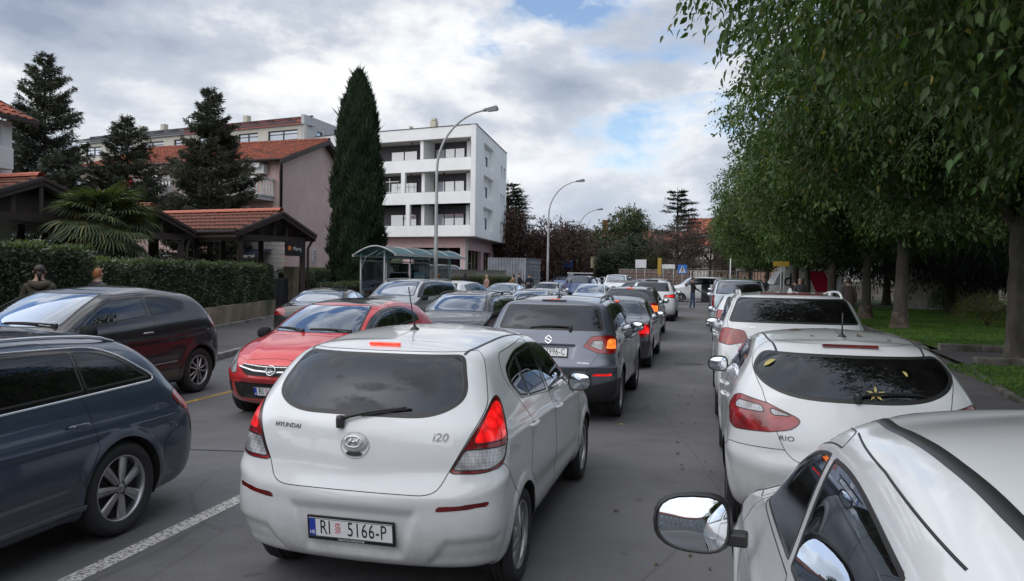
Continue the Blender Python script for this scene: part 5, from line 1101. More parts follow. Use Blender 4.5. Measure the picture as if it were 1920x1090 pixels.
def ridge(parent, a, b, m=None, step=.36, r=.11):
    a, b = Vector(a), Vector(b); n = max(1, int((b-a).length/step)); t = (b-a)/n
    me = None
    for k in range(n):
        if me is None:
            V, F = [], []; tt = t.normalized(); side = tt.cross(Vector((0, 0, 1))).normalized(); up = side.cross(tt)
            for j, (s, rr) in enumerate(((0, r*1.0), (1.12, r*1.14))):
                for q in range(7): an = PI*q/6; V.append(tuple(t*s+side*math.cos(an)*rr*1.15+up*(math.sin(an)*rr)))
            F = [(q, q+1, 7+q+1, 7+q) for q in range(6)]+[tuple(range(7, 14))]; me = mesh('ridge_tile', V, F, m or RTILE)
        o = link('ridge_tile', me, parent); o.location = a+t*k
# ---- pink house
ph = empty('pink_house', (-20.9, 35.1, 0), label='pink rendered house with red tiled roof, white balustrade balcony and wall-mounted air conditioner', cat='house')
pu = Vector((-8.6, .8)).normalized(); FP = Fr((-20.9, 35.1), tuple(pu), (pu.y*1.0, -pu.x*-1.0) if False else (-.0926, -.9957)); gdir = Vector((-1.19, 6.7)).normalized(); FPg = Fr((-20.9, 35.1), tuple(gdir), (gdir.y, -gdir.x))
Hm = 9.55; ev = 7.45; half = 6.8
mb = MB(); g0, g1, g2 = FPg(0, 0, 0), FPg(half, 0, 0), FPg(2*half, 0, 0)
inn = FPg.n*-.3
for a, b, za, zb in ((g0, g1, ev, Hm-.12), (g1, g2, Hm-.12, ev)): mb.hexa([a+inn, a, b, b+inn][::-1], [a+inn+Vector((0, 0, za)), a+Vector((0, 0, za)), b+Vector((0, 0, zb)), b+inn+Vector((0, 0, zb))][::-1])
mb.obj('gable_wall', PINKW, ph)
wall_open(FP, ph, 'front_wall', PINKW, .01, 13, 0, ev-.1, [(1.6, 2.6, 5.55, 7.0), (6.9, 8.5, 5.6, 6.95), (10, 11.5, 5.6, 6.95), (1.5, 3.0, 3.0, 4.8)], .3)
window(FP, ph, 1.6, 2.6, 5.56, 7.0, -.15, 1, GREENST); window(FP, ph, 6.9, 8.5, 5.6, 6.95, -.15, 2, WOOD); window(FP, ph, 10, 11.5, 5.6, 6.95, -.15, 2); window(FP, ph, 1.5, 3, 3, 4.8, -.15, 2)
ov = FPg.n*.45; E0, E1 = FP(-.45, .6, ev-.12), FP(13, .6, ev-.12); R0 = FPg(half, .45, Hm); R1 = R0+Vector((*pu, 0))*13.45
tile_slope(ph, E1, E0, R1, R0, TILE, .26, .38); B0 = FPg(2*half+.6, .45, ev-.12); B1 = B0+Vector((*pu, 0))*13.45; tile_slope(ph, B0, B1, R0, R1, TILE, .30, .5); ridge(ph, R0+Vector((0, 0, .05)), R1+Vector((0, 0, .05)), TILE, .4)
for a, b in ((E0, R0), (B0, R0)): mb = MB(); mb.bar(a+FPg.n*.03-Vector((0, 0, .10)), b+FPg.n*.03-Vector((0, 0, .10)), .05, .24); mb.obj('bargeboard', WOOD, ph)
mb = MB(); mb.tube([E0+Vector((0, -.06, .0)), E1+Vector((0, -.06, .0))], .08, 8); mb.obj('gutter', WOOD, ph, True)
mb = MB(); q = FPg(.12, .07, 0); mb.tube([E0+Vector((.1, -.04, -.05)), E0+Vector((.05, .1, -.30)), q+Vector((0, 0, 6.9)), q+Vector((0, 0, .5))], .065, 8); mb.obj('downpipe', WOOD, ph, True)
def baluster_run(fr, parent, a0, a1, d, z0, z1, m, step=.22, post=True):
    mb = MB(); fr.box(mb, a0, a1, d-.10, d+.06, z1-.09, z1); fr.box(mb, a0, a1, d-.10, d+.06, z0, z0+.08); mb.obj('rail', m, parent)
    n = int((a1-a0)/step); me = None; h_ = z1-z0-.17
    for k in range(n):
        if me is None: b_ = MB(); b_.lathe([(.03, 0), (.045, .04), (.03, h_*.18), (.062, h_*.38), (.05, h_*.55), (.03, h_*.75), (.045, h_*.95), (.04, h_)], 7); me = b_.me('baluster', m, True)
        o = link('baluster', me, parent); o.location = fr(a0+(k+.5)*step, d-.02, z0+.08)
mb = MB(); FP.box(mb, .25, 11.8, .01, 1.35, 5.35, 5.55); mb.obj('balcony_slab', SOFF, ph)
baluster_run(FP, ph, .25, 11.8, 1.30, 5.55, 6.46, GREENST); FPe = Fr(tuple(FP(.25, 0, 0)), (-.0926, -.9957), (.9957, -.0926)); baluster_run(FPe, ph, .05, 1.22, .0, 5.55, 6.46, GREENST)
for a0, a1 in ((.75, 2.3), (6.9, 8.6)):
    mb = MB(); n = 16
    for k in range(n): x0, x1 = a0+(a1-a0)*k/n, a0+(a1-a0)*(k+1)/n; zz_ = 7.02-.03*(k % 2); mb.hexa([FP(x0, .62, zz_), FP(x1, .62, zz_), FP(x1, .60, zz_), FP(x0, .60, zz_)], [FP(x0, .62, 7.22), FP(x1, .62, 7.22), FP(x1, .60, 7.22), FP(x0, .60, 7.22)])
    FP.box(mb, a0, a1, .02, .6, 7.20, 7.26); mb.obj('awning', pmat('awning_white', (.6, .6, .6), .8), ph)
mb = MB(); FP.box(mb, .9, 2.9, .05, 1.2, 4.95, 5.0); mb.obj('awning', pmat('awning_faded_red', (.35, .2, .18), .8), ph)
ac = MB(); FP.box(ac, .62, 1.50, .08, .42, 6.72, 7.20); o = ac.obj('air_conditioner', GREENST, None, bevel=.02, label='white air conditioner unit with round fan grille on the pink house wall by the downpipe', cat='air conditioner')
c = FP(1.22, .425, 6.96); gr = MB(); 
for r in (.20, .15, .10, .05): gr.tube([(c.x+r*math.cos(t), c.y, c.z+r*math.sin(t)) for t in np.linspace(0, 2*PI, 25)], .010, 5, False)
gr.obj('fan_grille', WINF, o); gr = MB(); gr.add([(c.x+.21*math.cos(t), c.y-.0+.004, c.z+.21*math.sin(t)) for t in np.linspace(0, 2*PI, 25)[:-1]], [tuple(range(24))]); gr.obj('fan', DARKIN, o)
for a in (.8, 1.35): gr = MB(); FP.box(gr, a, a+.04, .0, .40, 6.66, 6.715); gr.obj('bracket', WINF, o)
mb = MB(); FP.box(mb, 8.05, 8.75, 1.37, 1.44, 6.15, 6.5); mb.obj('red_towel', pmat('red_cloth', (.55, .02, .03), .9), None, label='small red towel hanging over the white balcony rail', cat='towel')
mb = MB(); FPg.box(mb, 5.2, 5.75, 0, .06, 2.35, 3.1); o = mb.obj('wall_vent', GREENST, ph)
for k in range(6): mb = MB(); FPg.box(mb, 5.24, 5.71, .06, .075, 2.42+k*.11, 2.46+k*.11); mb.obj('vent_slat', WINF, o)
rooted(ph)
# ---- long cream building behind
lb = empty('long_building', (-32.9, 59.1, 0), label='long cream building with band windows, canopy frame and red parapet behind the pink house', cat='building')
FB = Fr((-32.9, 59.1), (-28.5, 6.3), (-.216, -.976)); FB2 = Fr((-32.9, 59.1), (.02, 1), (1, -.02))
wins = [(.7, 4.0), (5.2, 7.5), (9, 12.4), (13.6, 15.6), (17, 20.2), (21.4, 24.6), (25.8, 28.2)]
wall_open(FB, lb, 'wall', CREAMW, 0, 29, 0, 14.1, [(a, b, 12.85, 13.75) for a, b in wins]+[(a, b, 9.6, 11.2) for a, b in wins], .3)
for a, b in wins: window(FB, lb, a, b, 12.86, 13.74, -.1, 2, t=.09, hbar=.6, pm=glz('blue_pane', (.10, .16, .26))); window(FB, lb, a, b, 9.6, 11.2, -.1, 2)
wall_open(FB2, lb, 'side_wall', pmat('grey_render', (.45, .46, .46), .9), .01, 16, 0, 14.95, [(2.2, 3.1, 13.0, 13.9)], .3); window(FB2, lb, 2.2, 3.1, 13.0, 13.9, -.1, 1)
mb = MB(); FB.box(mb, .31, 15.5, -1.2, -1.0, 14.1, 14.95); mb.obj('parapet', pmat('red_sheet', (.30, .07, .055), .7, var=.25, scale=2), lb); mb = MB(); FB.box(mb, 15.5, 29, -1.2, -1.0, 14.1, 14.95); mb.obj('parapet', STEELR, lb)
mb = MB(); FB.box(mb, 0, 29, -1.3, .1, 14.1, 14.13); mb.obj('roof', STEELR, lb); mb = MB(); FB.box(mb, 0, 29, -1.22, -.95, 14.955, 15.02); mb.obj('parapet_cap', WINF, lb)
for k in range(15): a = .3+k*2; mb = MB(); mb.bar(FB(a, -1.0, 14.9), FB(a+.9, .95, 14.25), .07); mb.obj('canopy_strut', WINF, lb)
for d in (.35, .9): mb = MB(); FB.box(mb, 0, 29, d, d+.1, 14.17, 14.25); mb.obj('canopy_beam', WINF, lb)
for a in (9, 20, 23): mb = MB(); FB.box(mb, a, a+.5, -3, -2.5, 14.2, 16.0); mb.obj('chimney', MATS['chimney_cream'], lb)
mb = MB(); FB2.box(mb, 3.5, 10, 0.0, 2.4, 13.5, 13.62); mb.obj('balcony_canopy', WINF, lb); mb = MB(); FB2.box(mb, 3.5, 14, 0.0, 3.0, 11.2, 12.2); mb.obj('balcony', WHITEW, lb)
rooted(lb)
# ---- white house at the left edge
lh = empty('white_house', (-19.0, 18.0, 0), label='white house corner with red tiled eave at the left edge above the pergola', cat='house')
mb = MB(); mb.hexa([(-26, 11, 0), (-19.2, 12, 0), (-19.2, 18, 0), (-26, 18, 0)], [(-26, 11, 6.0), (-19.2, 12, 6.0), (-19.2, 18, 6.0), (-26, 18, 6.0)]); mb.obj('wall', WHITEW, lh)
tile_slope(lh, (-18.75, 11, 6.05), (-18.75, 18.4, 6.05), (-21.8, 11, 7.5), (-21.8, 18.4, 7.5), TILE, .26, .38)
mb = MB(); mb.bar((-18.72, 11, 6.03), (-18.72, 18.4, 6.03), .14, .12); mb.obj('gutter', WOOD, lh); mb = MB(); mb.bar((-18.7, 18.42, 6.0), (-21.8, 18.42, 7.45), .05, .2); mb.obj('bargeboard', WOOD, lh)
mb = MB(); mb.box((-19.0, 17.3, 4.9), (.32, .85, .6)); mb.obj('air_conditioner', GREENST, lh, bevel=.02); mb = MB(); mb.tube([(-19.14, 17.6, 5.3), (-19.14, 17.6, 5.9)], .04, 6); mb.obj('pipe', GREENST, lh)
rooted(lh)
# ---- timber pergolas with tiled roofs
def pergola(base, label, G0, G1, apx, depth_dir, dl, zf=.5, indiv=True):
    """G0,G1: gable eave corners facing the road; roof runs back along depth_dir by dl"""
    rt_ = empty('garden_pergola', (base[0], base[1], 0), label=label, cat='pergola'); G0, G1, A = Vector(G0), Vector(G1), Vector(apx); D = Vector(depth_dir).normalized()*dl
    tile_slope(rt_, G0+D, G0, A+D, A, TILE2, .22, .34, indiv); tile_slope(rt_, G1, G1+D, A, A+D, TILE2, .22, .34); ridge(rt_, A+Vector((0, 0, .06)), A+D+Vector((0, 0, .06)), None, .37, .10)
    out_ = -D.normalized(); Zv = Vector((0, 0, 1))
    for g_ in (G0, G1):
        mb = MB(); mb.bar(g_+out_*.04-Zv*.08, A+out_*.04-Zv*.08, .05, .22); mb.obj('bargeboard', WOOD, rt_)
        mb = MB(); mb.bar(g_+out_*.09-Zv*.02, A+out_*.09-Zv*.02, .04, .09); mb.obj('bargeboard', WOOD, rt_)
        mb = MB(); mb.bar(g_-Zv*.12, g_+D-Zv*.12, .12, .22); mb.obj('eave_beam', WOOD, rt_); mb = MB(); s_ = (g_-A).normalized()*.08; mb.tube([g_+s_-Zv*.02, g_+D+s_-Zv*.02], .07, 8); mb.obj('gutter', WOOD, rt_, True)
    inn_ = D.normalized()*.5; w0, w1 = G0+(G1-G0)*.10, G0+(G1-G0)*.90
    mb = MB(); mb.bar(w0+inn_*.4-Zv*.20, w1+inn_*.4-Zv*.20, .12, .2); mb.obj('tie_beam', WOOD, rt_)
    for t_ in (.3, .5, .7): q = w0+(w1-w0)*t_+inn_*.4; top = min(A.z, G0.z+(A.z-G0.z)*(1-abs(t_-.5)*2.2))-.12; mb = MB(); mb.bar(q-Zv*.1, Vector((q.x, q.y, top)), .09); mb.obj('king_post', WOOD, rt_)
    mb = MB(); mb.hexa(*[[w0+inn_*.8-Zv*.1, w1+inn_*.8-Zv*.1, w1+inn_*.9-Zv*.1, w0+inn_*.9-Zv*.1], [A+inn_*.8-Zv*.14-(G1-G0)*.02, A+inn_*.8-Zv*.14+(G1-G0)*.02, A+inn_*.9-Zv*.14+(G1-G0)*.02, A+inn_*.9-Zv*.14-(G1-G0)*.02]]); mb.obj('gable_boarding', WOOD, rt_)
    for s in (0, .34, .67, .97):
        for w_ in (w0, w1):
            q = w_+D*s+inn_*.5; mb = MB(); mb.bar((q.x, q.y, zf), (q.x, q.y, q.z-.2), .17); mb.obj('post', WOOD, rt_)
    for w_, g_ in ((w0, G0), (w1, G1)):
        o_ = (g_-A); o_.z = 0; o_.normalize(); mb = MB(); mb.tube([g_-Zv*.06, g_-Zv*.3-o_*.05+inn_*.3, w_+inn_*.2-Zv*.5+o_*.14, Vector((w_.x, w_.y, zf))+inn_*.2+o_*.14], .05, 8); mb.obj('downpipe', WOOD, rt_, True)
    rooted(rt_); return rt_
pergola((-15, 22.6), 'timber pergola with weathered red tiles and open gable before the pink house', (-14.98, 22.59, 3.2), (-14.21, 26.4, 3.22), (-14.42, 24.4, 3.93), (-5.6, 1.15, 0), 6.0)
pergola((-17, 16.2), 'dark timber pergola behind the tall hedge, left of the fan palm', (-16.6, 14.0, 3.35), (-16.0, 18.6, 3.35), (-16.5, 16.35, 4.18), (-5.6, .9, 0), 5.0)
pergola((-17.6, 20.6), 'dark timber pergola half hidden behind the fan palm, between the two other pergolas', (-17.0, 18.9, 3.15), (-16.6, 22.6, 3.15), (-16.8, 20.8, 3.80), (-5.6, 1.0, 0), 4.0)
# bright café wall, awning and sign seen under the pergola
cw = empty('cafe_wall', (-18, 30, 0), label='pale brick café front with striped awning seen through the open pergola', cat='wall')
FC = Fr((-19.1, 30.2), (-1, .12), (-.12, -1)); BRK = pmat('pale_brick', (.42, .40, .37), .9, var=.15)
wall_open(FC, cw, 'wall', PINKW, -1.5, 10, 0, 3.9, [(1.2, 2.2, .9, 2.5), (4.4, 6.4, .9, 2.6)], .2); window(FC, cw, 1.2, 2.2, .9, 2.5, -.08, 1, GREENST); window(FC, cw, 4.4, 6.4, .9, 2.6, -.08, 2)
bm = MB(); b_ = MB(); b_.box((0, 0, 0), (.38, .03, .17)); bme = b_.me('brick', BRK)
for r in range(13):
    for c_ in range(10):
        a = -1.4+(c_+.5*(r % 2))*.40
        if 1.1 < a+.2 and a < 2.3 and r < 9: continue
        o = link('brick', bme, cw); o.location = FC(a, .012+.004*((r*7+c_) % 3), 1.2+r*.185); o.rotation_euler[2] = math.atan2(.12, -1)
mb = MB(); mb.hexa([FC(-.9, .1, 2.75), FC(1.0, .1, 2.75), FC(1.0, 1.2, 2.45), FC(-.9, 1.2, 2.45)][::-1], [FC(-.9, .1, 2.80), FC(1.0, .1, 2.80), FC(1.0, 1.2, 2.50), FC(-.9, 1.2, 2.50)][::-1]); mb.obj('awning', pmat('dark_blue_awning', (.03, .035, .06), .7), cw); mb = MB(); FC.box(mb, -.9, 1.0, 1.18, 1.22, 2.40, 2.50); mb.obj('awning_valance', GREENST, cw)
rooted(cw)
sg = empty('hanging_sign', (-14.9, 25.3, 2.9), math.atan2(-1.9, -2.2)*0, label='black hanging sign with orange emblem and white lettering under the pergola gable', cat='sign')
FS = Fr((-14.55, 24.9), (.21, .977), (.977, -.21)); mb = MB(); FS.box(mb, 0, .95, -.04, .02, 2.42, 2.92); mb.obj('board', PLK, sg)
for nm, tx, sz, a, z, mt_ in (('lettering', 'Maroj', .20, .58, 2.68, GREENST),):
    me = text_mesh(tx, sz, .004, .9); me.materials.clear(); me.materials.append(mt_); o = link(nm, me, sg); x = FS.u; m = Matrix((x, Vector((0, 0, 1)), FS.n)).transposed().to_4x4(); m.translation = FS(a, .026, z); o.matrix_local = m
mb = MB(); c = FS(.18, .03, 2.70); x = FS.u; pts = [c+x*(.09*math.cos(t))+Vector((0, 0, .09*math.sin(t))) for t in np.linspace(0, 2*PI, 15)[:-1]]; mb.add([tuple(p) for p in pts], [tuple(range(14))]); mb.obj('emblem', pmat('orange_emblem', (.6, .16, .05), .6), sg)
for a in (.1, .85): mb = MB(); mb.tube([FS(a, 0, 2.92), FS(a, 0, 3.12)], .012, 5); mb.obj('hanger', WINF, sg)
rooted(sg)
# ---- far houses
def small_house(name, label, p, u, wl, dp, h0, h1, wm, wins, rise=1.6, chim=(), tm=None):
    r = empty(name, (p[0], p[1], 0), label=label, cat='house'); F_ = Fr(p, u, (u[1], -u[0])); 
    wall_open(F_, r, 'wall', wm, 0, wl, h0, h1, wins, .3); mb = MB(); F_.box(mb, 0, wl, -dp, -.32, h0, h1); mb.obj('rear_wall', wm, r)
    for (a, b, z0, z1) in wins: window(F_, r, a, b, z0, z1, -.15, 2)
    a, b, c, d = F_(-.4, .5, h1), F_(wl+.4, .5, h1), F_(-.4, -dp/2, h1+rise), F_(wl+.4, -dp/2, h1+rise)
    mb = MB(); mb.hexa([a, b, F_(wl+.4, -dp-.5, h1), F_(-.4, -dp-.5, h1)], [c+Vector((0, 0, -.02)), d+Vector((0, 0, -.02)), d+F_.n*-.02, c+F_.n*-.02]); o = mb.obj('roof', tm or TILE, r)
    for (x, w_) in chim: mb = MB(); F_.box(mb, x, x+w_, -dp/2-.4, -dp/2+.4, h1+rise-.6, h1+rise+1.5); F_.box(mb, x-.1, x+w_+.1, -dp/2-.5, -dp/2+.5, h1+rise+1.502, h1+rise+1.65); mb.obj('chimney', pmat('brick_chimney', (.30, .09, .06), .9), o)
    rooted(r); return r
small_house('red_roof_house', 'cream house with long red roof and brick chimneys behind the cedar', (-15, 122), (1, .25), 22, 9, 0, 6.6, CREAMW, [(3, 4.4, 4.6, 6.0), (8, 9.4, 4.6, 6.0), (13, 14.4, 4.6, 6.0)], 2.4, ((2.5, .9), (-.2, .8)))
small_house('red_roof_house', 'orange-roofed house rising behind the right side of the cedar', (-2, 128), (1, .1), 14, 9, 0, 8.6, CREAMW, [(3, 4.4, 6.6, 8.0)], 2.8, ())
small_house('peach_house', 'peach house with small balcony at the end of the tree row', (2.0, 93), (1, .15), 7, 7, 0, 4.9, pmat('peach_render', (.55, .36, .26), .9), [(1.2, 2.6, 2.5, 3.4), (4, 5.4, 2.5, 3.6)], 1.2, (), STEELR)
small_house('terrace_house', 'pale house with brown roof seen between the right tree trunks', (8, 96), (1, .1), 12, 8, 0, 6.5, CREAMW, [(1.2, 2.6, 2.5, 3.9), (4, 5.4, 2.5, 3.9), (8, 9.4, 2.5, 3.9), (1.2, 2.6, 4.9, 6), (4, 5.4, 4.9, 6)], 1.5)

# ---- the street behind the camera, as the mirrors show it
rb_ = empty('long_grey_building', (-12, -64, 0), label='long pale grey building with rows of windows behind the camera, seen in the door mirror', cat='building'); FX = Fr((10, -60), (-1, .0), (0, 1))
wo = [(a, a+1.3, z, z+1.5) for a in np.arange(1.5, 42, 3.2) for z in (1.2, 4.4, 7.6)]
wall_open(FX, rb_, 'wall', pmat('pale_grey_render', (.40, .40, .41), .9), 0, 44, 0, 10.2, wo, .3)
for k, (a, b, z0, z1) in enumerate(wo): window(FX, rb_, a, b, z0, z1, -.15, 2)
mb = MB(); mb.hexa([FX(-.5, .6, 10.2), FX(44.5, .6, 10.2), FX(44.5, -12.5, 10.2), FX(-.5, -12.5, 10.2)][::-1], [FX(-.5, -5.5, 12.6), FX(44.5, -5.5, 12.6), FX(44.5, -6.5, 12.6), FX(-.5, -6.5, 12.6)][::-1]); mb.obj('roof', TILE, rb_); mb = MB(); FX.box(mb, 0, 44, -12, -.32, 0, 10.1); mb.obj('rear_wall', MATS['pale_grey_render'], rb_); rooted(rb_)
# ================================================================ trees and plants
BARK = pmat('grey_bark', (.11, .095, .08), .95, var=.3, scale=6, bump=.9, bscale=22, stretch=(1, 1, .35), dark=(.05, .045, .035), dpos=(.35, .6)); BARKD = pmat('dark_bark', (.04, .033, .028), .95, var=.3, bump=.8, bscale=25, stretch=(1, 1, .3))
BASEB = pmat('pale_trunk_base', (.17, .125, .095), .95, var=.45, scale=12, bump=1., bscale=18, dark=(.07, .055, .04), dpos=(.42, .62))
LFA = leafmat('broad_leaf', (.038, .074, .022), (.105, .170, .044), (.30, .24, .03), .988, .30); LFB = leafmat('broad_leaf_far', (.042, .080, .024), (.115, .180, .048), (.20, .18, .04), .985, .28)
NEED = leafmat('spruce_needles', (.034, .044, .028), (.100, .110, .070), (.11, .07, .04), .95, .08, .7); CYPR = leafmat('cypress_leaf', (.016, .032, .014), (.042, .068, .028), None, .9, .08, .7)
HEDG = leafmat('laurel_leaf', (.042, .064, .032), (.125, .155, .080), (.14, .16, .07), .93, .15, .35, .6); PALM = leafmat('palm_blade', (.050, .070, .040), (.12, .15, .07), (.22, .19, .06), .88, .2, .5)
REDL_ = leafmat('plum_leaf', (.045, .022, .022), (.12, .055, .048), (.10, .06, .03), .9, .2); OLIV = leafmat('olive_leaf', (.042, .060, .026), (.105, .13, .05), (.14, .10, .03), .9, .2); BARE = leafmat('dry_twig_leaf', (.05, .035, .03), (.13, .09, .075), None, .9, .1); YELL = leafmat('yellowing_shrub_leaf', (.08, .10, .03), (.22, .22, .06), (.30, .16, .05), .9, .25)
def leaves_mesh(name, C_, D, Nn, L_, W_, mat, six=False):
    """C_ base points, D directions, Nn normals"""
    D = D/np.maximum(np.linalg.norm(D, axis=1, keepdims=True), 1e-9); S = np.cross(D, Nn); S /= np.maximum(np.linalg.norm(S, axis=1, keepdims=True), 1e-9); N_ = np.cross(S, D); L_ = np.asarray(L_)[:, None]; W_ = np.asarray(W_)[:, None]; n = len(C_)
    if six:
        V = np.stack([C_, C_+D*L_*.28+S*W_*.45+N_*W_*.12, C_+D*L_*.62+S*W_*.36+N_*W_*.08, C_+D*L_-N_*L_*.10, C_+D*L_*.62-S*W_*.36+N_*W_*.08, C_+D*L_*.28-S*W_*.45+N_*W_*.12, C_+D*L_*.45], 1).reshape(-1, 3)
        i = np.arange(n)[:, None]*7; F = np.concatenate([i+np.array([[0, 1, 6]]), i+np.array([[1, 2, 6]]), i+np.array([[2, 3, 6]]), i+np.array([[3, 4, 6]]), i+np.array([[4, 5, 6]]), i+np.array([[5, 0, 6]])])
    else:
        V = np.stack([C_, C_+D*L_*.42+S*W_*.5+N_*W_*.15, C_+D*L_, C_+D*L_*.42-S*W_*.5+N_*W_*.15], 1).reshape(-1, 3)
        i = np.arange(n)[:, None]*4; F = np.concatenate([i+np.array([[0, 1, 2]]), i+np.array([[0, 2, 3]])])
    return mesh(name, V, F, mat)
def unit(n): v = rng.normal(size=(n, 3)); return v/np.linalg.norm(v, axis=1, keepdims=True)
def lobes(n, R, flat=1.0, seed=0):
    r = np.random.default_rng(seed); c = r.normal(size=(n, 3)); c /= np.linalg.norm(c, axis=1, keepdims=True); c *= (R*np.array([1, 1, flat]))*(.50+.36*r.random((n, 1))); rad = R*(.24+.20*r.random(n)); return c, rad
def crown_mesh(name, mat, R, H, ntw, per, L_, W_, seed=1, six=False, droop=.8, nl=26, bottom=None, shell=.55):
    """lobed crown: twigs live in the outer shells of many overlapping lobes; leaves hang from the twigs"""
    c, rad = lobes(nl, 1.0, 1.0, seed); r = np.random.default_rng(seed+5)
    k = r.integers(0, nl, ntw*2); u = r.normal(size=(ntw*2, 3)); u /= np.linalg.norm(u, axis=1, keepdims=True); P = c[k]+u*rad[k][:, None]*(shell+(1-shell)*r.random((ntw*2, 1))**.6)
    q = np.linalg.norm(P, axis=1) > .30; P = P[q][:ntw]; u = u[q][:ntw]; n = len(P); P = P*np.array([R, R, H]); 
    if bottom is not None: P[:, 2] = np.where(P[:, 2] < bottom, bottom+(r.random(n)-.6)*.8, P[:, 2])
    td = u+np.array([0, 0, -.35])+r.normal(size=(n, 3))*.4; td[:, 2] -= .25; td /= np.linalg.norm(td, axis=1, keepdims=True); tl = .35+.45*r.random(n)
    t = np.tile(np.linspace(.1, 1, per), n); B = np.repeat(P, per, 0)+np.repeat(td*tl[:, None], per, 0)*t[:, None]; B[:, 2] -= np.repeat(tl, per)*t**2*.25*droop; m = len(B)
    D = np.repeat(td, per, 0)*.5+r.normal(size=(m, 3))*.55+np.array([0, 0, -droop]); Nn = r.normal(size=(m, 3))*.7+np.array([0, 0, 1.0])+np.repeat(u, per, 0)*.6
    s = .4+.85*r.random(m); return leaves_mesh(name, B, D, Nn, L_*s, W_*s, mat, six)
def trunk_mesh(name, h, r0, r1, limbs, R, mats, lean=.02, seed=0, split=None, zc=None):
    r = random.Random(seed); mb = MB(); pts = [(0, 0, 0), (0, 0, .12)]; rad = [r0*1.55, r0*1.18]; 
    for k in range(1, 9): z = .12+(h-.12)*k/8; pts.append((r.uniform(-1, 1)*lean*z*.6+lean*z, r.uniform(-1, 1)*lean*z*.5, z)); rad.append(r0+(r1-r0)*k/8)
    mb.tube(pts, rad, 14); top = Vector(pts[-1])
    for k in range(limbs):
        a = 2*PI*k/limbs+r.uniform(-.3, .3); s = top-Vector((0, 0, r.uniform(0, h*.12))); e = s+Vector((math.cos(a)*R*r.uniform(.55, .8), math.sin(a)*R*r.uniform(.55, .8), R*r.uniform(.35, .75))); m = (s+e)/2+Vector((0, 0, R*.12)); m2 = s*.35+m*.65+Vector((r.uniform(-.2, .2), r.uniform(-.2, .2), .1))
        mb.tube([s, m2, m, (m+e)/2, e], [r1*.62, r1*.48, r1*.36, r1*.24, .02], 8)
        for j in range(5): b = m+(e-m)*(j/5); d = Vector((r.uniform(-1, 1), r.uniform(-1, 1), r.uniform(-.3, .8)))*R*.35; mb.tube([b, b+d*.5+Vector((0, 0, .1)), b+d], [r1*.16, r1*.1, .012], 5)
    return mb.me(name, mats, True)
rowA = crown_mesh('leaves', LFA, 5.3, 4.4, 14500, 9, .125, .056, 3, True, .72, 22, -2.8)
rowB = crown_mesh('leaves', LFB, 5.3, 4.2, 11000, 7, .19, .09, 4, False, .45, 18, -2.7); rowC = crown_mesh('leaves', LFB, 5.2, 4.0, 8500, 7, .21, .10, 11, False, .4, 17, -2.6)
tkA = trunk_mesh('trunk', 3.3, .21, .15, 7, 5.6, BARK, .015, 1); tkB = trunk_mesh('trunk', 3.5, .25, .17, 7, 5.2, BARK, -.02, 2)
bx = MB(); cL, rL = lobes(22, 1.0, 1.0, 3); rr_ = random.Random(3)
for k in range(22):
    c = Vector(cL[k])*5.3; c.z *= .83
    if c.z < -2.2: c.z = -2.2
    bx.tube([(0, 0, -2.2), tuple(Vector((0, 0, -1.6)).lerp(c, .45)+Vector((0, 0, .3))), tuple(c)], [.085, .05, .02], 6, False)
    for j in range(13):
        d = Vector((rr_.gauss(0, 1), rr_.gauss(0, 1), rr_.gauss(0, .6))).normalized()*rL[k]*5.3*1.02; bx.tube([tuple(c), tuple(c+d*.6+Vector((0, 0, .12))), tuple(c+d-Vector((0, 0, .12)))], [.020, .012, .004], 4, False)
BRX = bx.me('branches', BARK, True)
def tree(name, label, loc, crown, trunk, zc, rz=0, s=1., group=None, base=False, cat='tree', sz=1.):
    t = empty(name, loc, rz, label=label, cat=cat, group=group); o = link('trunk', trunk, t)
    if name == 'broadleaf_tree': b_ = link('branches', BRX, t); b_.location = (0, 0, zc)
    c = link('crown', crown, t, kind='stuff'); c.location = (0, 0, zc); c.scale = (s, s, s*sz)
    if name == 'broadleaf_tree' and crown is rowA: c2 = link('inner_crown', rowB, t, kind='stuff'); c2.location = (.1, 0, zc); c2.scale = (s*.97, s*.97, s*.96); c2.rotation_euler[2] = 2.
    if base: mb = MB(); mb.tube([(0, 0, -.05), (0, 0, .10), (.0, 0, .30), (0, 0, .62)], [.395, .325, .285, .262], 16, False); mb.obj('trunk_base', BASEB, t, True)
    return t
GT = 'row of broad-leaved trees on the lawn'
rowt = [(5.6, 8.6, rowA, 'leafy tree overhanging the top right corner with large drooping leaves', 0), (6.8, 19.5, rowA, 'leafy tree with its grey trunk at the right edge of the picture', 0), (6.8, 30.1, rowB, 'leafy tree behind the path with pale worn trunk base, right of two light-based trunks', 1), (6.9, 36.7, rowB, 'leafy tree with pale worn trunk base next to the person in the long coat', 1),
        (6.6, 44, rowC, 'leafy tree of the row just left of the person in the long coat', 0), (6.3, 51.5, rowB, 'leafy tree of the row behind the bald man', 0), (6.4, 59, rowC, 'leafy tree of the row beside the yellow sign', 0), (6.0, 67, rowB, 'leafy tree of the row in front of the parcel van', 0), (5.6, 75, rowC, 'leafy tree near the far end of the row by the peach house', 0), (4.6, 83, rowC, 'farthest leafy tree of the row, above the parked vans', 0)]
for i, (x, y, cm, lb_, bs) in enumerate(rowt):
    tree('broadleaf_tree', lb_, (x, y, .15), cm, tkA if i % 2 else tkB, 6.7 if i < 3 else 6.3, i*1.9 if i else .4, [1, .98, 1.0, 1.0, 1.03, 1.06, 1.05, 1.06, 1.0, .9][i], GT, bs)
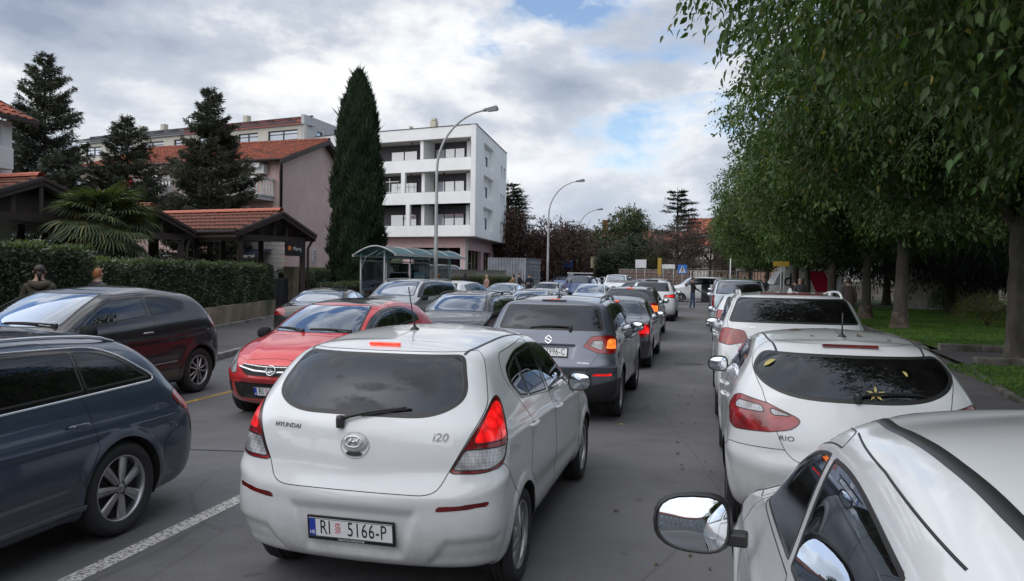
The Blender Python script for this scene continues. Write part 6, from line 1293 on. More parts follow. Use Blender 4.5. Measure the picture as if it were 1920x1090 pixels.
for i, (x, y) in enumerate(((7, -2.5), (7, -13), (7.2, -24), (-16, -6), (-17, -17), (-16.5, -29))): tree('broadleaf_tree', ['leafy tree of the row beside the camera, right kerb', 'second leafy tree of the row behind the camera, right kerb', 'third leafy tree of the row behind the camera, right kerb', 'leafy tree behind the hedge left of the camera', 'leafy tree on the left behind the camera', 'farthest leafy tree on the left behind the camera'][i], (x, y, .15), rowC, tkB, 6.4, i*2.1, .95, 'trees behind the camera')
# second, inner row and the dark thicket at the back of the park
tkD = trunk_mesh('trunk', 4.2, .26, .18, 6, 4, BARKD, .03, 5); dk = crown_mesh('leaves', leafmat('dark_conifer_leaf', (.016, .026, .018), (.042, .060, .034), None, .9, .1, .7), 5.2, 4.6, 6500, 7, .24, .06, 21, False, 1.1, 26, -3.2)
pk = [(13.2, 37.5, .5), (16.4, 41, 1.1), (12.6, 45, 2.), (15.6, 50.5, .2), (18.5, 34.5, 1.6), (21, 44, 2.7), (24.5, 38.5, 3.1), (11.8, 56, .9), (17.5, 60, 1.9), (24, 52, 2.2), (29, 45, .4), (20.5, 30.0, 1.2)]
pkl = ['dark conifer in the park behind the worn-based trunks', 'dark conifer with leaning trunk beside the pale concrete wall', 'dark conifer in the park behind the person in the long coat', 'dark conifer in front of the far balustrade', 'dark conifer right of the pale concrete wall', 'dark conifer deep in the park behind the wall', 'dark conifer behind the yellowing shrub', 'dark conifer left in the park near the stone balustrade', 'dark conifer at the back of the park by the balustrade', 'dark conifer farthest back on the right side', 'dark conifer at the right park boundary', 'dark conifer just right of the yellowing shrub']
for i, (x, y, a) in enumerate(pk): tree('park_conifer', pkl[i], (x, y, .15), dk, tkD, 6.0, a, .95+.1*(i % 3), 'dark conifers in the park')
# large individual leaves on the nearest hanging sprigs
LM = []
for q in range(3):
    n = 7; V, F = [], []
    for k in range(n+1):
        t = k/n; w_ = .5*math.sin(PI*min(1, t*1.05)**.75)*(1-t*.25) if k < n else 0; z = -.18*t*t+.03*math.sin(t*9+q)
        V += [(-w_*.46, t, z+abs(w_)*.22), (0, t, z), (w_*.46, t, z+abs(w_)*.22)]
    for k in range(n): a = 3*k; F += [(a, a+1, a+4, a+3), (a+1, a+2, a+5, a+4)]
    LM.append(mesh('leaf', V, F, leafmat('near_leaf_%d' % q, (.05, .10+.01*q, .022), (.075, .14, .035)) if q else leafmat('near_leaf_0', (.035, .07, .02), (.05, .09, .025)), True))
near = bpy.data.objects['broadleaf_tree']; TWIG = pmat('twig_bark', (.06, .045, .03), .9)
Mi = near.matrix_basis.inverted()
def sprig(p0, p1, n, L_, sag=.15, hang=1.0, parent=near, seed=0):
    r = random.Random(seed); p0, p1 = Vector(p0), Vector(p1); pts = [p0+(p1-p0)*t+Vector((0, 0, -sag*t*t)) for t in np.linspace(0, 1, 8)]; mb = MB(); mb.tube([tuple(Mi@p) for p in pts], [.006-.0006*k for k in range(8)], 5); tw = mb.obj('twig', TWIG, parent, True)
    for k in range(n):
        t = .12+.88*k/(n-1); p = pts[min(7, int(t*7))].lerp(pts[min(7, int(t*7)+1)], t*7-int(t*7)); sd_ = -1 if k % 2 else 1
        dr = (p1-p0).normalized(); sdv = dr.cross(Vector((0, 0, 1))).normalized()*sd_; d = (dr*.5+sdv*r.uniform(.3, .9)+Vector((0, 0, -r.uniform(.5, 1.2)*hang))).normalized(); nn = (Vector((r.uniform(-.6, .6), -.7+r.uniform(-.5, .5), .6))).normalized()
        x = d.cross(nn).normalized(); z = x.cross(d); l = L_*r.uniform(.75, 1.2); m = Matrix((x*l, d*l, z*l)).transposed().to_4x4(); m.translation = p
        o = link('leaf', r.choice(LM), parent); o.matrix_local = Mi@m
spr = [((4.2, 4.6, 3.35), (2.3, 4.2, 2.75), 10), ((3.6, 4.2, 3.75), (2.75, 3.9, 3.05), 9), ((3.9, 5.4, 3.5), (2.0, 5.1, 3.25), 9), ((3.6, 6.2, 3.7), (1.7, 5.6, 3.55), 9), ((3.8, 6.0, 3.0), (2.5, 5.8, 2.72), 8), ((3.2, 6.4, 4.2), (1.2, 6.0, 3.75), 9), ((3.2, 7.5, 3.6), (1.9, 6.9, 3.05), 9), ((4.4, 6.5, 3.1), (3.3, 5.9, 2.7), 9), ((2.6, 7.2, 4.6), (.75, 6.9, 4.1), 8), ((2.8, 6.8, 3.9), (1.6, 6.3, 3.3), 8), ((4.6, 5.4, 3.6), (3.5, 4.9, 3.1), 9), ((3.1, 8.2, 3.3), (2.3, 7.6, 2.9), 8)]
for i, (a, b, n) in enumerate(spr): sprig(a, b, n+3, .115, .12, 1, near, i)
# ---- spruces
def spruce_mesh(H, R, seed, dens=1., bare_top=.12):
    r = np.random.default_rng(seed); rr = random.Random(seed); C_, D, Nn, Ls, Ws = [], [], [], [], []; br = MB(); z = .9
    while z < H*.985:
        f = z/H; rad = R*(1-f)**.78*(1-.12*math.sin(z*3))*rr.uniform(.85, 1.1)+.10; nb = int(9 if f < .8 else 6)
        for k in range(nb):
            a = rr.uniform(0, 2*PI); L_ = rad*rr.uniform(.72, 1.12); el = -.25+.55*f; d = np.array([math.cos(a), math.sin(a), el]); tip = np.array([0, 0, z])+d*L_+np.array([0, 0, .22*L_])
            m = np.array([0, 0, z])+d*L_*.55-np.array([0, 0, .05*L_]); br.tube([(0, 0, z), tuple(m), tuple(tip)], [.03*(1-f)+.012, .018, .006], 4, False)
            n = max(6, int(L_*30*dens)); t = .12+.88*r.random(n)**.8; P = np.outer((1-t)**2, [0, 0, z])+np.outer(2*t*(1-t), m)+np.outer(t*t, tip)
            sd_ = np.array([-math.sin(a), math.cos(a), 0]); s = np.where(r.random(n) < .5, -1, 1); tw = (s*(.15+.30*(1-t)+.05)*L_*.5)[:, None]*sd_*r.random((n, 1))+d*(.1*L_)*r.random((n, 1)); 
            B = P+tw*.9+r.normal(size=(n, 3))*.03; B[:, 2] -= np.abs(tw).sum(1)*.25*r.random(n)
            # each tuft = 3 blades
            for j in range(3):
                C_.append(B); D.append(sd_*s[:, None]*.6+d*.7+r.normal(size=(n, 3))*.45+np.array([0, 0, -.25])); Nn.append(r.normal(size=(n, 3))+np.array([0, 0, .6])); Ls.append(.13+.12*r.random(n)); Ws.append(np.full(n, .026)+.016*r.random(n))
        z += .17+.12*(1-f)
    me = leaves_mesh('needles', np.vstack(C_), np.vstack(D), np.vstack(Nn), np.concatenate(Ls), np.concatenate(Ws), NEED); br.tube([(0, 0, 0), (0, 0, H*.5), (0, 0, H)], [.17, .09, .012], 9); return me, br.me('branches', BARKD, True)
def spruce(label, loc, H, R, seed, rz=0, dens=1.):
    t = empty('spruce_tree', loc, rz, label=label, cat='tree', group='spruces behind the hedge'); a, b = spruce_mesh(H, R, seed, dens); link('trunk', b, t); link('crown', a, t, kind='stuff')
spruce('tallest dark spruce at the far left, beside the white house', (-29.2, 29.1, 0), 11.6, 3.4, 1, 0, 1.9); spruce('middle spruce with ragged top between the tall spruce and the pink house', (-27.6, 32.4, 0), 9.4, 3.5, 2, 1, 1.6); spruce('spruce with thin spire standing in front of the pink house', (-20.6, 29.1, 0), 9.7, 2.95, 3, 2, 2.1)
# ---- cypress
def cypress(label, loc, H, R):
    t = empty('cypress', loc, 0, label=label, cat='tree'); n = 52000; f = rng.random(n)**.85; a = rng.uniform(0, 2*PI, n); prof = np.interp(f, [0, .05, .2, .45, .7, .88, .97, 1], [.82, 1.0, 1.0, .96, .80, .54, .24, .03]); lump = 1+.13*np.sin(a*4+f*23)+.09*np.sin(a*7-f*41)+.05*np.sin(f*90+a*3)
    rr = R*prof*lump*(.70+.32*rng.random(n)**.5); P = np.stack([np.cos(a)*rr, np.sin(a)*rr, f*H], 1); D = np.stack([np.cos(a)*.32, np.sin(a)*.32, np.ones(n)], 1)+rng.normal(size=(n, 3))*.22; Nn = np.stack([np.cos(a), np.sin(a), np.zeros(n)], 1)+rng.normal(size=(n, 3))*.5
    link('crown', leaves_mesh('foliage', P, D, Nn, (.14+.22*rng.random(n))*(1+.9*(rng.random(n) < .04)), .045+.03*rng.random(n), CYPR), t, kind='stuff')
    mb = MB(); mb.tube([(0, 0, z*H) for z in (0, .05, .2, .45, .7, .88, .97)], [R*x*.66 for x in (.82, 1, 1, .94, .74, .42, .1)], 14); mb.obj('trunk', pmat('inner_shade_core', (.012, .016, .010), .95), t, True)  # fat solid core, coloured near-black as the shade inside the foliage
cypress('tall narrow dark green cypress between the pink house and the white block', (-15.8, 33.4, 0), 11.0, 1.14)
# ---- fan palm
def palm(name, label, loc, th, nf, R, seed=0, crown_r=.62):
    t = empty(name, loc, 0, label=label, cat='palm'); r = random.Random(seed); mb = MB(); mb.tube([(0, 0, 0), (.02, 0, th*.5), (0, 0, th)], [.16, .17, .14], 10)
    rg = np.random.default_rng(seed); n = 700; a = rg.uniform(0, 2*PI, n); z = rg.uniform(.2, th+.1, n); P = np.stack([np.cos(a)*.15, np.sin(a)*.15, z], 1); mb.obj('trunk', pmat('palm_fibre', (.07, .05, .035), .95, bump=.8, bscale=30), t, True)
    link('trunk_fibre', leaves_mesh('fibre', P, np.stack([np.cos(a)*.8, np.sin(a)*.8, np.full(n, -.6)], 1), rg.normal(size=(n, 3)), np.full(n, .16), np.full(n, .02), MATS['palm_fibre']), t, kind='stuff')
    ms = []
    for q in range(4):
        ns = 34; V, F = [], []
        for k in range(ns):
            an = -2.15+4.3*k/(ns-1); L_ = crown_r*(1-.18*abs(an)/2.15)*r.uniform(.9, 1.05); w_ = .026; dr = .10+.10*r.random()
            d = np.array([math.sin(an), math.cos(an), 0]); s = np.array([math.cos(an), -math.sin(an), 0]); b = len(V)
            for (u, ww, z) in ((.03, .25, 0), (.45*L_, 1.0, .015), (.75*L_, .6, -.03-dr*.2), (L_, .04, -dr-.1*r.random())): V += [tuple(d*u+s*w_*ww+np.array([0, 0, z])), tuple(d*u+np.array([0, 0, z-.012*ww])), tuple(d*u-s*w_*ww+np.array([0, 0, z]))]
            for j in range(3): F += [(b+3*j, b+3*j+1, b+3*j+4, b+3*j+3), (b+3*j+1, b+3*j+2, b+3*j+5, b+3*j+4)]
        st = MB(); st.V.append(np.array(V)); st.F += F; st.n = len(V); st.mi = [0]*len(F); st.cur = 1; st.tube([(0, -.62, -.10), (0, -.3, -.02), (0, .03, 0)], [.014, .011, .009], 5); ms.append(st.me('frond', [PALM, pmat('palm_stalk', (.08, .11, .04), .6)]))
    for k in range(nf):
        a = k*2.399963; el = 1.25-1.95*(k/nf)+r.uniform(-.22, .22); d = Vector((math.cos(a)*math.cos(el), math.sin(a)*math.cos(el), math.sin(el))); sd_ = Vector((-math.sin(a), math.cos(a), 0)); up = sd_.cross(d)*-1; 
        if up.z < 0: up = -up
        x = d.cross(up); m = Matrix((x, d, up)).transposed().to_4x4()@Matrix.Rotation(r.uniform(-.3, .3), 4, 'Y')@Matrix.Rotation(-.35 if el > 0 else -.1, 4, 'X'); m.translation = Vector((0, 0, th))+d*.72*R; o = link('frond', r.choice(ms), t); m2 = m@Matrix.Scale(R*r.uniform(.9, 1.1), 4); o.matrix_local = m2
    return t
palm('fan_palm', 'fan palm with drooping yellow-tipped fronds rising behind the hedge at the left', (-15.1, 16.9, .4), 2.5, 46, 1.06, 3, .78); palm('fan_palm', 'small fan palm seen through the bus shelter glass', (-16.8, 39.5, .5), 1.2, 26, 1.0, 8, .7)
# ---- hedges
SHOOT = leafmat('new_shoot_leaf', (.07, .11, .035), (.15, .20, .07), None, .9, .3)
def hedge(label, a, b, z0, z1, wd, n, seed=0, mat=HEDG, name='hedge', L_=.075):
    a, b = Vector((*a, 0)), Vector((*b, 0)); t = (b-a); L0 = t.length; t.normalize(); nrm_ = Vector((t.y, -t.x, 0)); rg = np.random.default_rng(seed); r = empty(name, tuple(a), 0, label=label, cat='hedge')
    mb = MB(); mb.bar(Vector((0, 0, (z0+z1)/2-.03)), t*L0+Vector((0, 0, (z0+z1)/2-.03)), wd-.16, z1-z0-.14); mb.obj('stems', pmat('hedge_shade_core', (.018, .018, .012), .95, bump=1, bscale=30), r)  # one solid box behind the leaves, painted dark for the hedge's inner shade
    T, Nv = np.array(t), np.array(nrm_); s = rg.random(n)*L0; face = rg.choice(4, n, p=[.62, .28, .05, .05]); dep = rg.random(n)**1.5*.12; h = z0+(z1-z0)*rg.random(n)
    bump_ = .05*np.sin(s*2.1+h*3)+.04*np.sin(s*5.3-h*4.1); off = np.where(face == 0, wd/2-dep+bump_, rg.uniform(-wd/2, wd/2, n)); h = np.where(face == 1, z1-dep*.8+bump_*.8+(rg.random(n) < .05)*rg.random(n)*.12, h); s = np.where(face == 2, dep, np.where(face == 3, L0-dep, s))
    P = T*s[:, None]+Nv*off[:, None]+np.array([0, 0, 1])*h[:, None]; out_ = np.where((face == 0)[:, None], Nv, np.where((face == 1)[:, None], np.array([0, 0, 1.]), np.where((face == 2)[:, None], -T, T)))
    D = out_*.55+rg.normal(size=(n, 3))*.6+np.array([0, 0, .35]); Nn = out_*.8+rg.normal(size=(n, 3))*.5+np.array([0, 0, .5]); k = .6+.7*rg.random(n)
    link('foliage', leaves_mesh('foliage', P, D, Nn, L_*k, L_*.45*k, mat), r, kind='stuff')
    m = int(n*.07); s = rg.random(m)*L0; P = T*s[:, None]+Nv*rg.uniform(wd*.1, wd/2, m)[:, None]+np.array([0, 0, 1])*(z1-.03+.05*rg.random(m)+.10*(np.sin(s*3.7)+np.sin(s*8.3) > .9)*rg.random(m))[:, None]
    link('new_shoots', leaves_mesh('new_shoots', P, rg.normal(size=(m, 3))*.5+np.array([0, 0, 1.0]), rg.normal(size=(m, 3))+Nv, np.full(m, L_), np.full(m, L_*.42), SHOOT), r, kind='stuff'); return r
hedge('tall clipped hedge at the left edge behind the woman in the olive jacket', (-10.6, 5.5), (-12.05, 12.4), .1, 2.25, 1.3, 42000, 1)
hedge('long clipped laurel hedge above the low mossy wall', (-12.35, 13.1), (-15.05, 24.0), .80, 2.02, 1.0, 60000, 2); hedge('shorter clipped hedge right of the gate pillar', (-15.85, 27.4), (-18.3, 37.2), .4, 1.90, 1.0, 30000, 3); hedge('low bush next to the bus shelter', (-14.6, 28.5), (-14.8, 31.5), .1, 1.35, 1.2, 9000, 4); hedge('dry hedge in front of the concrete wall behind the standing people', (-15.3, 46), (-14.0, 55), .15, 1.55, .8, 16000, 5, OLIV)
hedge('bright green clipped ledge of hedge at the left edge', (-11.15, 8.6), (-11.45, 10.2), 1.2, 2.0, .5, 7000, 6, leafmat('bright_leaf', (.06, .12, .02), (.10, .18, .04)))
# ---- background trees
def bgcrown(seed, R, H, mat, L_=.32, ntw=2600, nl=22): return crown_mesh('leaves', mat, R, H, ntw, 7, L_, L_*.5, seed, False, .3, nl, None, .5)
bgA = bgcrown(31, 4.4, 4.2, OLIV, .30, 3600); bgB = bgcrown(32, 4.4, 3.8, REDL_, .26, 3800); bgC = bgcrown(33, 4.5, 3.6, leafmat('evergreen_leaf', (.026, .040, .022), (.070, .095, .045), None, .9, .15), .30, 3600); bgD = bgcrown(34, 3.6, 2.8, BARE, .16, 1500)
tkS = trunk_mesh('trunk', 2.4, .2, .14, 6, 3.2, BARKD, .02, 9)
BG = [('purple-leaved tree behind the silver container', (-17.5, 74, 0), bgB, 4.6, 1.05, 'purple_leaf_tree'), ('purple-leaved tree left of the second street lamp', (-14.6, 82, 0), bgB, 4.2, .9, 'purple_leaf_tree'), ('low purple bush-like tree between the second and third lamps', (-12.5, 92, 0), bgB, 3.0, .8, 'purple_leaf_tree'),
      ('dark green tree rising right behind the white block', (-24.5, 84, 0), bgA, 6.4, 1.1, 'olive_green_tree'), ('tall autumn-tinted tree right of the third lamp', (-11.5, 112, 0), bgA, 7.4, 1.15, 'olive_green_tree'), ('olive green tree behind the third lamp post', (-18, 110, 0), bgA, 5.0, 1.0, 'olive_green_tree'),
      ('round evergreen left above the distant cars', (-11.0, 94, 0), bgC, 3.6, .80, 'round_evergreen'), ('round evergreen right above the distant cars', (-7.6, 90, 0), bgC, 3.8, .78, 'round_evergreen'), ('round evergreen beside the stone wall', (-9.4, 86.5, 0), bgC, 3.0, .62, 'round_evergreen'), ('distant green tree at the left bend of the road', (-24, 122, 0), bgC, 4.6, 1.0, 'round_evergreen'),
      ('bare-branched grey tree in front of the cedar', (-3.0, 86, 1.0), bgD, 4.0, .95, 'bare_tree'), ('bare brown tree right of the cedar', (.6, 88, 1.0), bgD, 4.4, 1.2, 'bare_tree'), ('brownish bushy tree above the stone wall', (-5.4, 88, .8), bgA, 2.2, .55, 'olive_green_tree'), ('brownish shrubby tree near the blue crossing sign', (3.2, 82, .8), bgD, 2.6, .6, 'bare_tree')]
for i, (lb_, loc, cm, zc, s, nm) in enumerate(BG): tree(nm, lb_, loc, cm, tkS, zc, i*1.3, s)
# bare upper twigs behind the purple tree
bt = MB(); r = random.Random(5)
for k in range(90):
    p = Vector((r.uniform(-2, 3), r.uniform(-1, 1), r.uniform(3, 6))); d = Vector((r.uniform(-.7, .9), r.uniform(-.3, .3), r.uniform(1.0, 2.2))); bt.tube([p, p+d*.5+Vector((.1, 0, 0)), p+d], [.03, .02, .006], 4, False)
bt.tube([(0, 0, 0), (0, 0, 3), (.2, 0, 6)], [.2, .14, .05], 8); o = empty('bare_tree', (-14.5, 78, 0), 0, label='leafless tree with fine upright twigs above the purple tree', cat='tree'); bt.obj('branches', BARKD, o, kind='stuff')
def cedar(name, label, loc, H, R, layers, seed):
    t = empty(name, loc, 0, label=label, cat='tree'); rg = np.random.default_rng(seed); r = random.Random(seed); mb = MB(); mb.tube([(0, 0, 0), (.1, 0, H*.5), (0, 0, H)], [.34, .2, .02], 9); C_, D = [], []
    for k in range(layers):
        f = .22+.76*k/layers; z = H*f; nb = 5
        for j in range(nb):
            a = r.uniform(0, 2*PI); L_ = R*(1-f)**.62*r.uniform(.6, 1.15)+.25; e = np.array([math.cos(a)*L_, math.sin(a)*L_, .08*L_]); mb.tube([(0, 0, z), tuple(np.array([0, 0, z])+e*.5+np.array([0, 0, .1])), tuple(np.array([0, 0, z])+e)], [.05, .03, .01], 4, False)
            n = int(150*L_/R+45); tt = .25+.75*rg.random(n); P = np.array([0, 0, z])+np.outer(tt, e)+rg.normal(size=(n, 3))*np.array([.22, .22, .09])*(L_*.45); C_.append(P); D.append(e/L_+rg.normal(size=(n, 3))*np.array([.7, .7, .25]))
    C_, D = np.vstack(C_), np.vstack(D); n = len(C_); mb.obj('trunk', BARKD, t, True); link('crown', leaves_mesh('needles', C_, D, rg.normal(size=(n, 3))*.4+np.array([0, 0, 1]), .30+.2*rg.random(n), .09+.05*rg.random(n), NEED), t, kind='stuff')
cedar('cedar_tree', 'layered cedar with flat tiers standing against the sky above the stone wall', (-3.4, 97, 0), 12.7, 5.0, 20, 4); cedar('cedar_tree', 'dark cedar behind the purple trees at the right edge of the white block', (-20.5, 80, 0), 11.8, 4.6, 22, 6)
# shrubs in the park
def shrub(name, label, loc, R, H, mat, n, L_=.07, seed=0):
    t = empty(name, loc, 0, label=label, cat='shrub'); r = random.Random(seed); mb = MB(); 
    for k in range(14): a = r.uniform(0, 2*PI); mb.tube([(0, 0, 0), (math.cos(a)*R*.3, math.sin(a)*R*.3, H*.5), (math.cos(a)*R*.85, math.sin(a)*R*.85, H*r.uniform(.7, 1))], [.02, .012, .004], 4, False)
    mb.obj('stems', TWIG, t); rg = np.random.default_rng(seed); u = rg.normal(size=(n, 3)); u[:, 2] = np.abs(u[:, 2])*.9+.2; u /= np.linalg.norm(u, axis=1, keepdims=True); P = u*np.array([R, R, H])*(.55+.5*rg.random((n, 1))**.6)
    link('foliage', leaves_mesh('foliage', P, u+rg.normal(size=(n, 3))*.6, rg.normal(size=(n, 3))+np.array([0, 0, 1]), L_*(.6+.7*rg.random(n)), L_*.4*(.6+.7*rg.random(n)), mat), t, kind='stuff')
shrub('yellowing_shrub', 'sparse yellowing shrub on the lawn right of the trunks', (10.6, 33.2, .15), 1.35, 1.25, YELL, 2600, .09, 2); shrub('bright_shrub', 'small bright green bush between dark trunks in the park', (13.0, 47.5, .15), .8, 1.4, MATS['bright_leaf'], 1500, .12, 3)
for i, (x, y, s, m_, lb_) in enumerate(((-15.2, 60.5, .9, REDL_, 'reddish shrub at the foot of the container'), (-9.6, 84, 1.0, REDL_, 'reddish shrub behind the distant cars'), (-4.4, 79.2, .8, OLIV, 'shrub growing over the stone wall'), (5.2, 81, 1.0, OLIV, 'shrub beside the terrace balustrade'))): shrub('small_shrub', lb_, (x, y, .2), s, s*1.2, m_, 1200, .14, 5+i)
# far wooded skyline
n = 26000; a = rng.uniform(-1.2, 1.2, n); d = rng.uniform(165, 240, n); x = np.sin(a)*d-15; y = np.cos(a)*d; top = 5.5+2.2*np.sin(x*.05)+1.6*np.sin(x*.13+1); z = top*rng.random(n)**.6
link('distant_wood', leaves_mesh('wood', np.stack([x, y, z], 1), rng.normal(size=(n, 3)), rng.normal(size=(n, 3)), np.full(n, 2.2), np.full(n, 1.6), OLIV), kind='stuff')
# ================================================================ people: one skinned body each, hair and coats as children
SKIN = pmat('skin', (.42, .25, .18), .55, var=.05); HAIRD = pmat('dark_hair', (.025, .016, .013), .55, bump=.6, bscale=90, stretch=(1, 1, .2)); HAIRR = pmat('ginger_hair', (.30, .105, .035), .5, bump=.6, bscale=90, stretch=(1, 1, .2)); HAIRB = pmat('blond_hair', (.50, .38, .22), .5, bump=.6, bscale=90, stretch=(1, 1, .2))
def cloth(n, c): return pmat(n, c, .9, var=.15, scale=6, bump=.5, bscale=35)
OLV, BLKC, BRNC, JEAN, GRYC, WHC, PNKC, CAM = cloth('olive_jacket', (.075, .062, .042)), cloth('black_cloth', (.014, .014, .016)), cloth('brown_coat_cloth', (.060, .045, .040)), cloth('blue_jeans', (.045, .07, .14)), cloth('grey_cloth', (.07, .07, .075)), cloth('white_shoe', (.6, .6, .6)), cloth('rose_cloth', (.40, .24, .2)), cloth('camel_coat', (.34, .22, .12))
def person(label, loc, rz, h=1.74, top=BLKC, legs=BLKC, hair=HAIRD, hairlen=0, lean=0, arms=((.10, .02), (.10, .02)), step=.0, shoes=BLKC, group=None, bald=False, bun=False, coat=None, slim=1., hood=None, headturn=0):
    s = h/1.74; L_ = math.sin(lean); C_ = math.cos(lean)
    def T(x, y, z):    # lean the trunk forward about the hips
        d = z-.92
        return (x, y+d*L_, .92+d*C_) if z > .92 else (x, y, z)
    V, E, Rr = [], [], []
    def v(p, r, par=None):
        V.append(tuple(c*s for c in p)); Rr.append((r[0]*s*slim, r[1]*s) if isinstance(r, tuple) else (r*s*slim, r*s)); i = len(V)-1
        if par is not None: E.append((par, i))
        return i
    pel = v(T(0, 0, .95), (.150, .115)); wst = v(T(0, .01, 1.08), (.135, .105), pel); ch = v(T(0, .0, 1.28), (.165, .118), wst); sh = v(T(0, -.015, 1.41), (.13, .085), ch); nk = v(T(0, -.005, 1.50), .056, sh); hd = v(T(0, .01, 1.585), (.070, .082), nk); h2 = v(T(0, .018, 1.66), (.076, .092), hd); v(T(0, .01, 1.71), (.050, .06), h2)
    for sg, (ay, ab) in zip((-1, 1), arms):
        s1 = v(T(sg*.17, -.01, 1.395), .066, sh); el = v(T(sg*(.235+ab*.4), -.02+ay*.6, 1.12+ay*.10), .047, s1); wr = v(T(sg*(.23+ab*.1-max(0, ay)*.15), ay*1.6+.03, .90+ay*.85), .033, el); hn = v(T(sg*(.225-max(0, ay)*.2), ay*1.8+.05, .845+ay*.9), (.038, .026), wr)
        for q in range(4): a = v(T(sg*(.225-max(0, ay)*.2)+(q-1.5)*.004, ay*1.85+.055+(q-1.5)*.018, .775+ay*.92), .0095, hn)
        v(T(sg*(.195-max(0, ay)*.2), ay*1.8+.09, .815+ay*.9), .011, hn)
        st = sg*step; hp = v((sg*.095, 0, .88), .098, pel); kn = v((sg*.105, st*.45+.015, .49), .066, hp); an = v((sg*.105, st*.9-.02, .09), .043, kn); v((sg*.125, st*.9+.12, .045), (.042, .032), an)
    me = bpy.data.meshes.new('body'); me.from_pydata(V, E, []); o = bpy.data.objects.new('body', me); COL.objects.link(o); md = o.modifiers.new('s', 'SKIN'); sv_ = me.skin_vertices[0].data
    for i, r_ in enumerate(Rr): sv_[i].radius = r_
    sv_[0].use_root = True; md.use_smooth_shade = True; sb = o.modifiers.new('d', 'SUBSURF'); sb.levels = 1; sb.render_levels = 1
    m2 = bpy.data.meshes.new_from_object(o.evaluated_get(bpy.context.evaluated_depsgraph_get())); bpy.data.objects.remove(o); m2.name = 'body'
    for m in (SKIN, top, legs, shoes): m2.materials.append(m)
    wrists = [Vector(V[k]) for k in range(len(V)) if abs(Rr[k][0]-.038*s*slim) < 1e-6]; neck = Vector(V[nk]); up_ = Vector((0, L_, C_))
    mi = []
    for p in m2.polygons:
        c = p.center
        if (c-neck).dot(up_) > -.012*s: k = 0
        elif any((c-w_).length < .075*s or (c-w_-Vector((0, 0, -.05*s))).length < .07*s for w_ in wrists): k = 0
        elif c.z < .085*s: k = 3
        elif c.z < .90*s and abs(c.x) < .205*s and (c.z < .86*s or True): k = 2 if c.z < .90*s else 1
        else: k = 1
        mi.append(k)
    m2.polygons.foreach_set('material_index', mi); r_ = empty('person', loc, rz, label=label, cat='person', group=group); link('body', m2, r_)
    hc = Vector(T(0, .014, 1.635))*s; rn = random.Random(hash(label) % 999 if False else len(label))
    if not bald:
        V, F = [], []; nu, nv = 14, 9
        for i in range(nv+1):
            ph = PI*.60*i/nv
            for k in range(nu):
                a = 2*PI*k/nu; back = max(0, -math.sin(a)); e = 1+.05*math.sin(a*5+i); dz = -hairlen*.16*(i/nv)**2*back*1.2; rr = .087*e*(1+.05*back)
                fr_ = math.sin(a) > .25 and ph > PI*.33; q = min(ph, PI*.33) if fr_ else ph
                V.append(tuple(hc+Vector((rr*math.sin(q)*math.cos(a)*.97, rr*math.sin(q)*math.sin(a)*1.12-.006, .105*math.cos(q)+.012+dz))*s))
        F = [(i*nu+k, i*nu+(k+1) % nu, (i+1)*nu+(k+1) % nu, (i+1)*nu+k) for i in range(nv) for k in range(nu)]; ho = link('hair', mesh('hair', V, F, hair, True), r_)
        if bun: mb = MB(); mb.lathe([(0, -.05), (.035, -.035), (.05, 0), (.035, .035), (0, .05)], 10, 'z', tuple(hc+Vector((0, -.11, .04))*s)); mb.tube([hc+Vector((0, -.11, .02)), hc+Vector((0, -.15, -.05)), hc+Vector((.01, -.13, -.15))], [.04, .035, .012], 7); mb.obj('ponytail', hair, ho, True)
    mb = MB(); mb.tube([hc+Vector((0, .085, .012))*s, hc+Vector((0, .110, -.022))*s, hc+Vector((0, .09, -.03))*s], [.008, .014, .008], 6); mb.obj('nose', SKIN, r_, True)
    for sg in (-1, 1):
        mb = MB(); mb.tube([hc+Vector((sg*.073, -.005, .02))*s, hc+Vector((sg*.086, -.012, .0))*s, hc+Vector((sg*.074, .0, -.03))*s], [.009, .016, .008], 6); mb.obj('ear', SKIN, r_, True)
        mb = MB(); mb.lathe([(0, -.008), (.009, 0), (0, .008)], 7, 'z', tuple(hc+Vector((sg*.030, .088, .006))*s)); mb.obj('eye', BLKC, r_)
    mb = MB(); mb.box(tuple(hc+Vector((0, .088, -.055))*s), (.042*s, .008*s, .009*s)); mb.obj('mouth', pmat('lips', (.35, .13, .11), .5), r_)
    if coat:
        V, F = [], []; nu = 20; lv = [(1.43, .19, .11), (1.30, .215, .145), (1.10, .185, .145), (.95, .20, .155), (.70, .225, .175), (coat[1], .25, .19)]
        for z, rx, ry in lv:
            for k in range(nu): a = 2*PI*k/nu; f = 1+.04*math.sin(a*6+z*4)*(1 if z < 1 else .2); V.append(tuple(Vector(T(rx*math.cos(a)*f*slim, ry*math.sin(a)*f, z))*s))
        F = [(i*nu+k, i*nu+(k+1) % nu, (i+1)*nu+(k+1) % nu, (i+1)*nu+k) for i in range(len(lv)-1) for k in range(nu)]; link('coat', mesh('coat', V, F, coat[0], True), r_)
        for sg in (-1, 1): mb = MB(); mb.tube([tuple(Vector(T(sg*.175, -.01, 1.40))*s), tuple(Vector(T(sg*.245, -.02, 1.13))*s), tuple(Vector(T(sg*.24, .04, .90))*s)], [.082*s, .066*s, .054*s], 10); mb.obj('sleeve', coat[0], r_, True)
    if hood: mb = MB(); c = Vector(T(0, -.09, 1.44))*s; mb.tube([c+Vector((-.13, .07, .03)), c+Vector((-.09, -.02, 0)), c+Vector((0, -.05, -.03)), c+Vector((.09, -.02, 0)), c+Vector((.13, .07, .03))], [.035, .06, .075, .06, .035], 9); mb.obj('hood', hood, r_, True)
    return r_
WG = 'people waiting by the bus shelter'
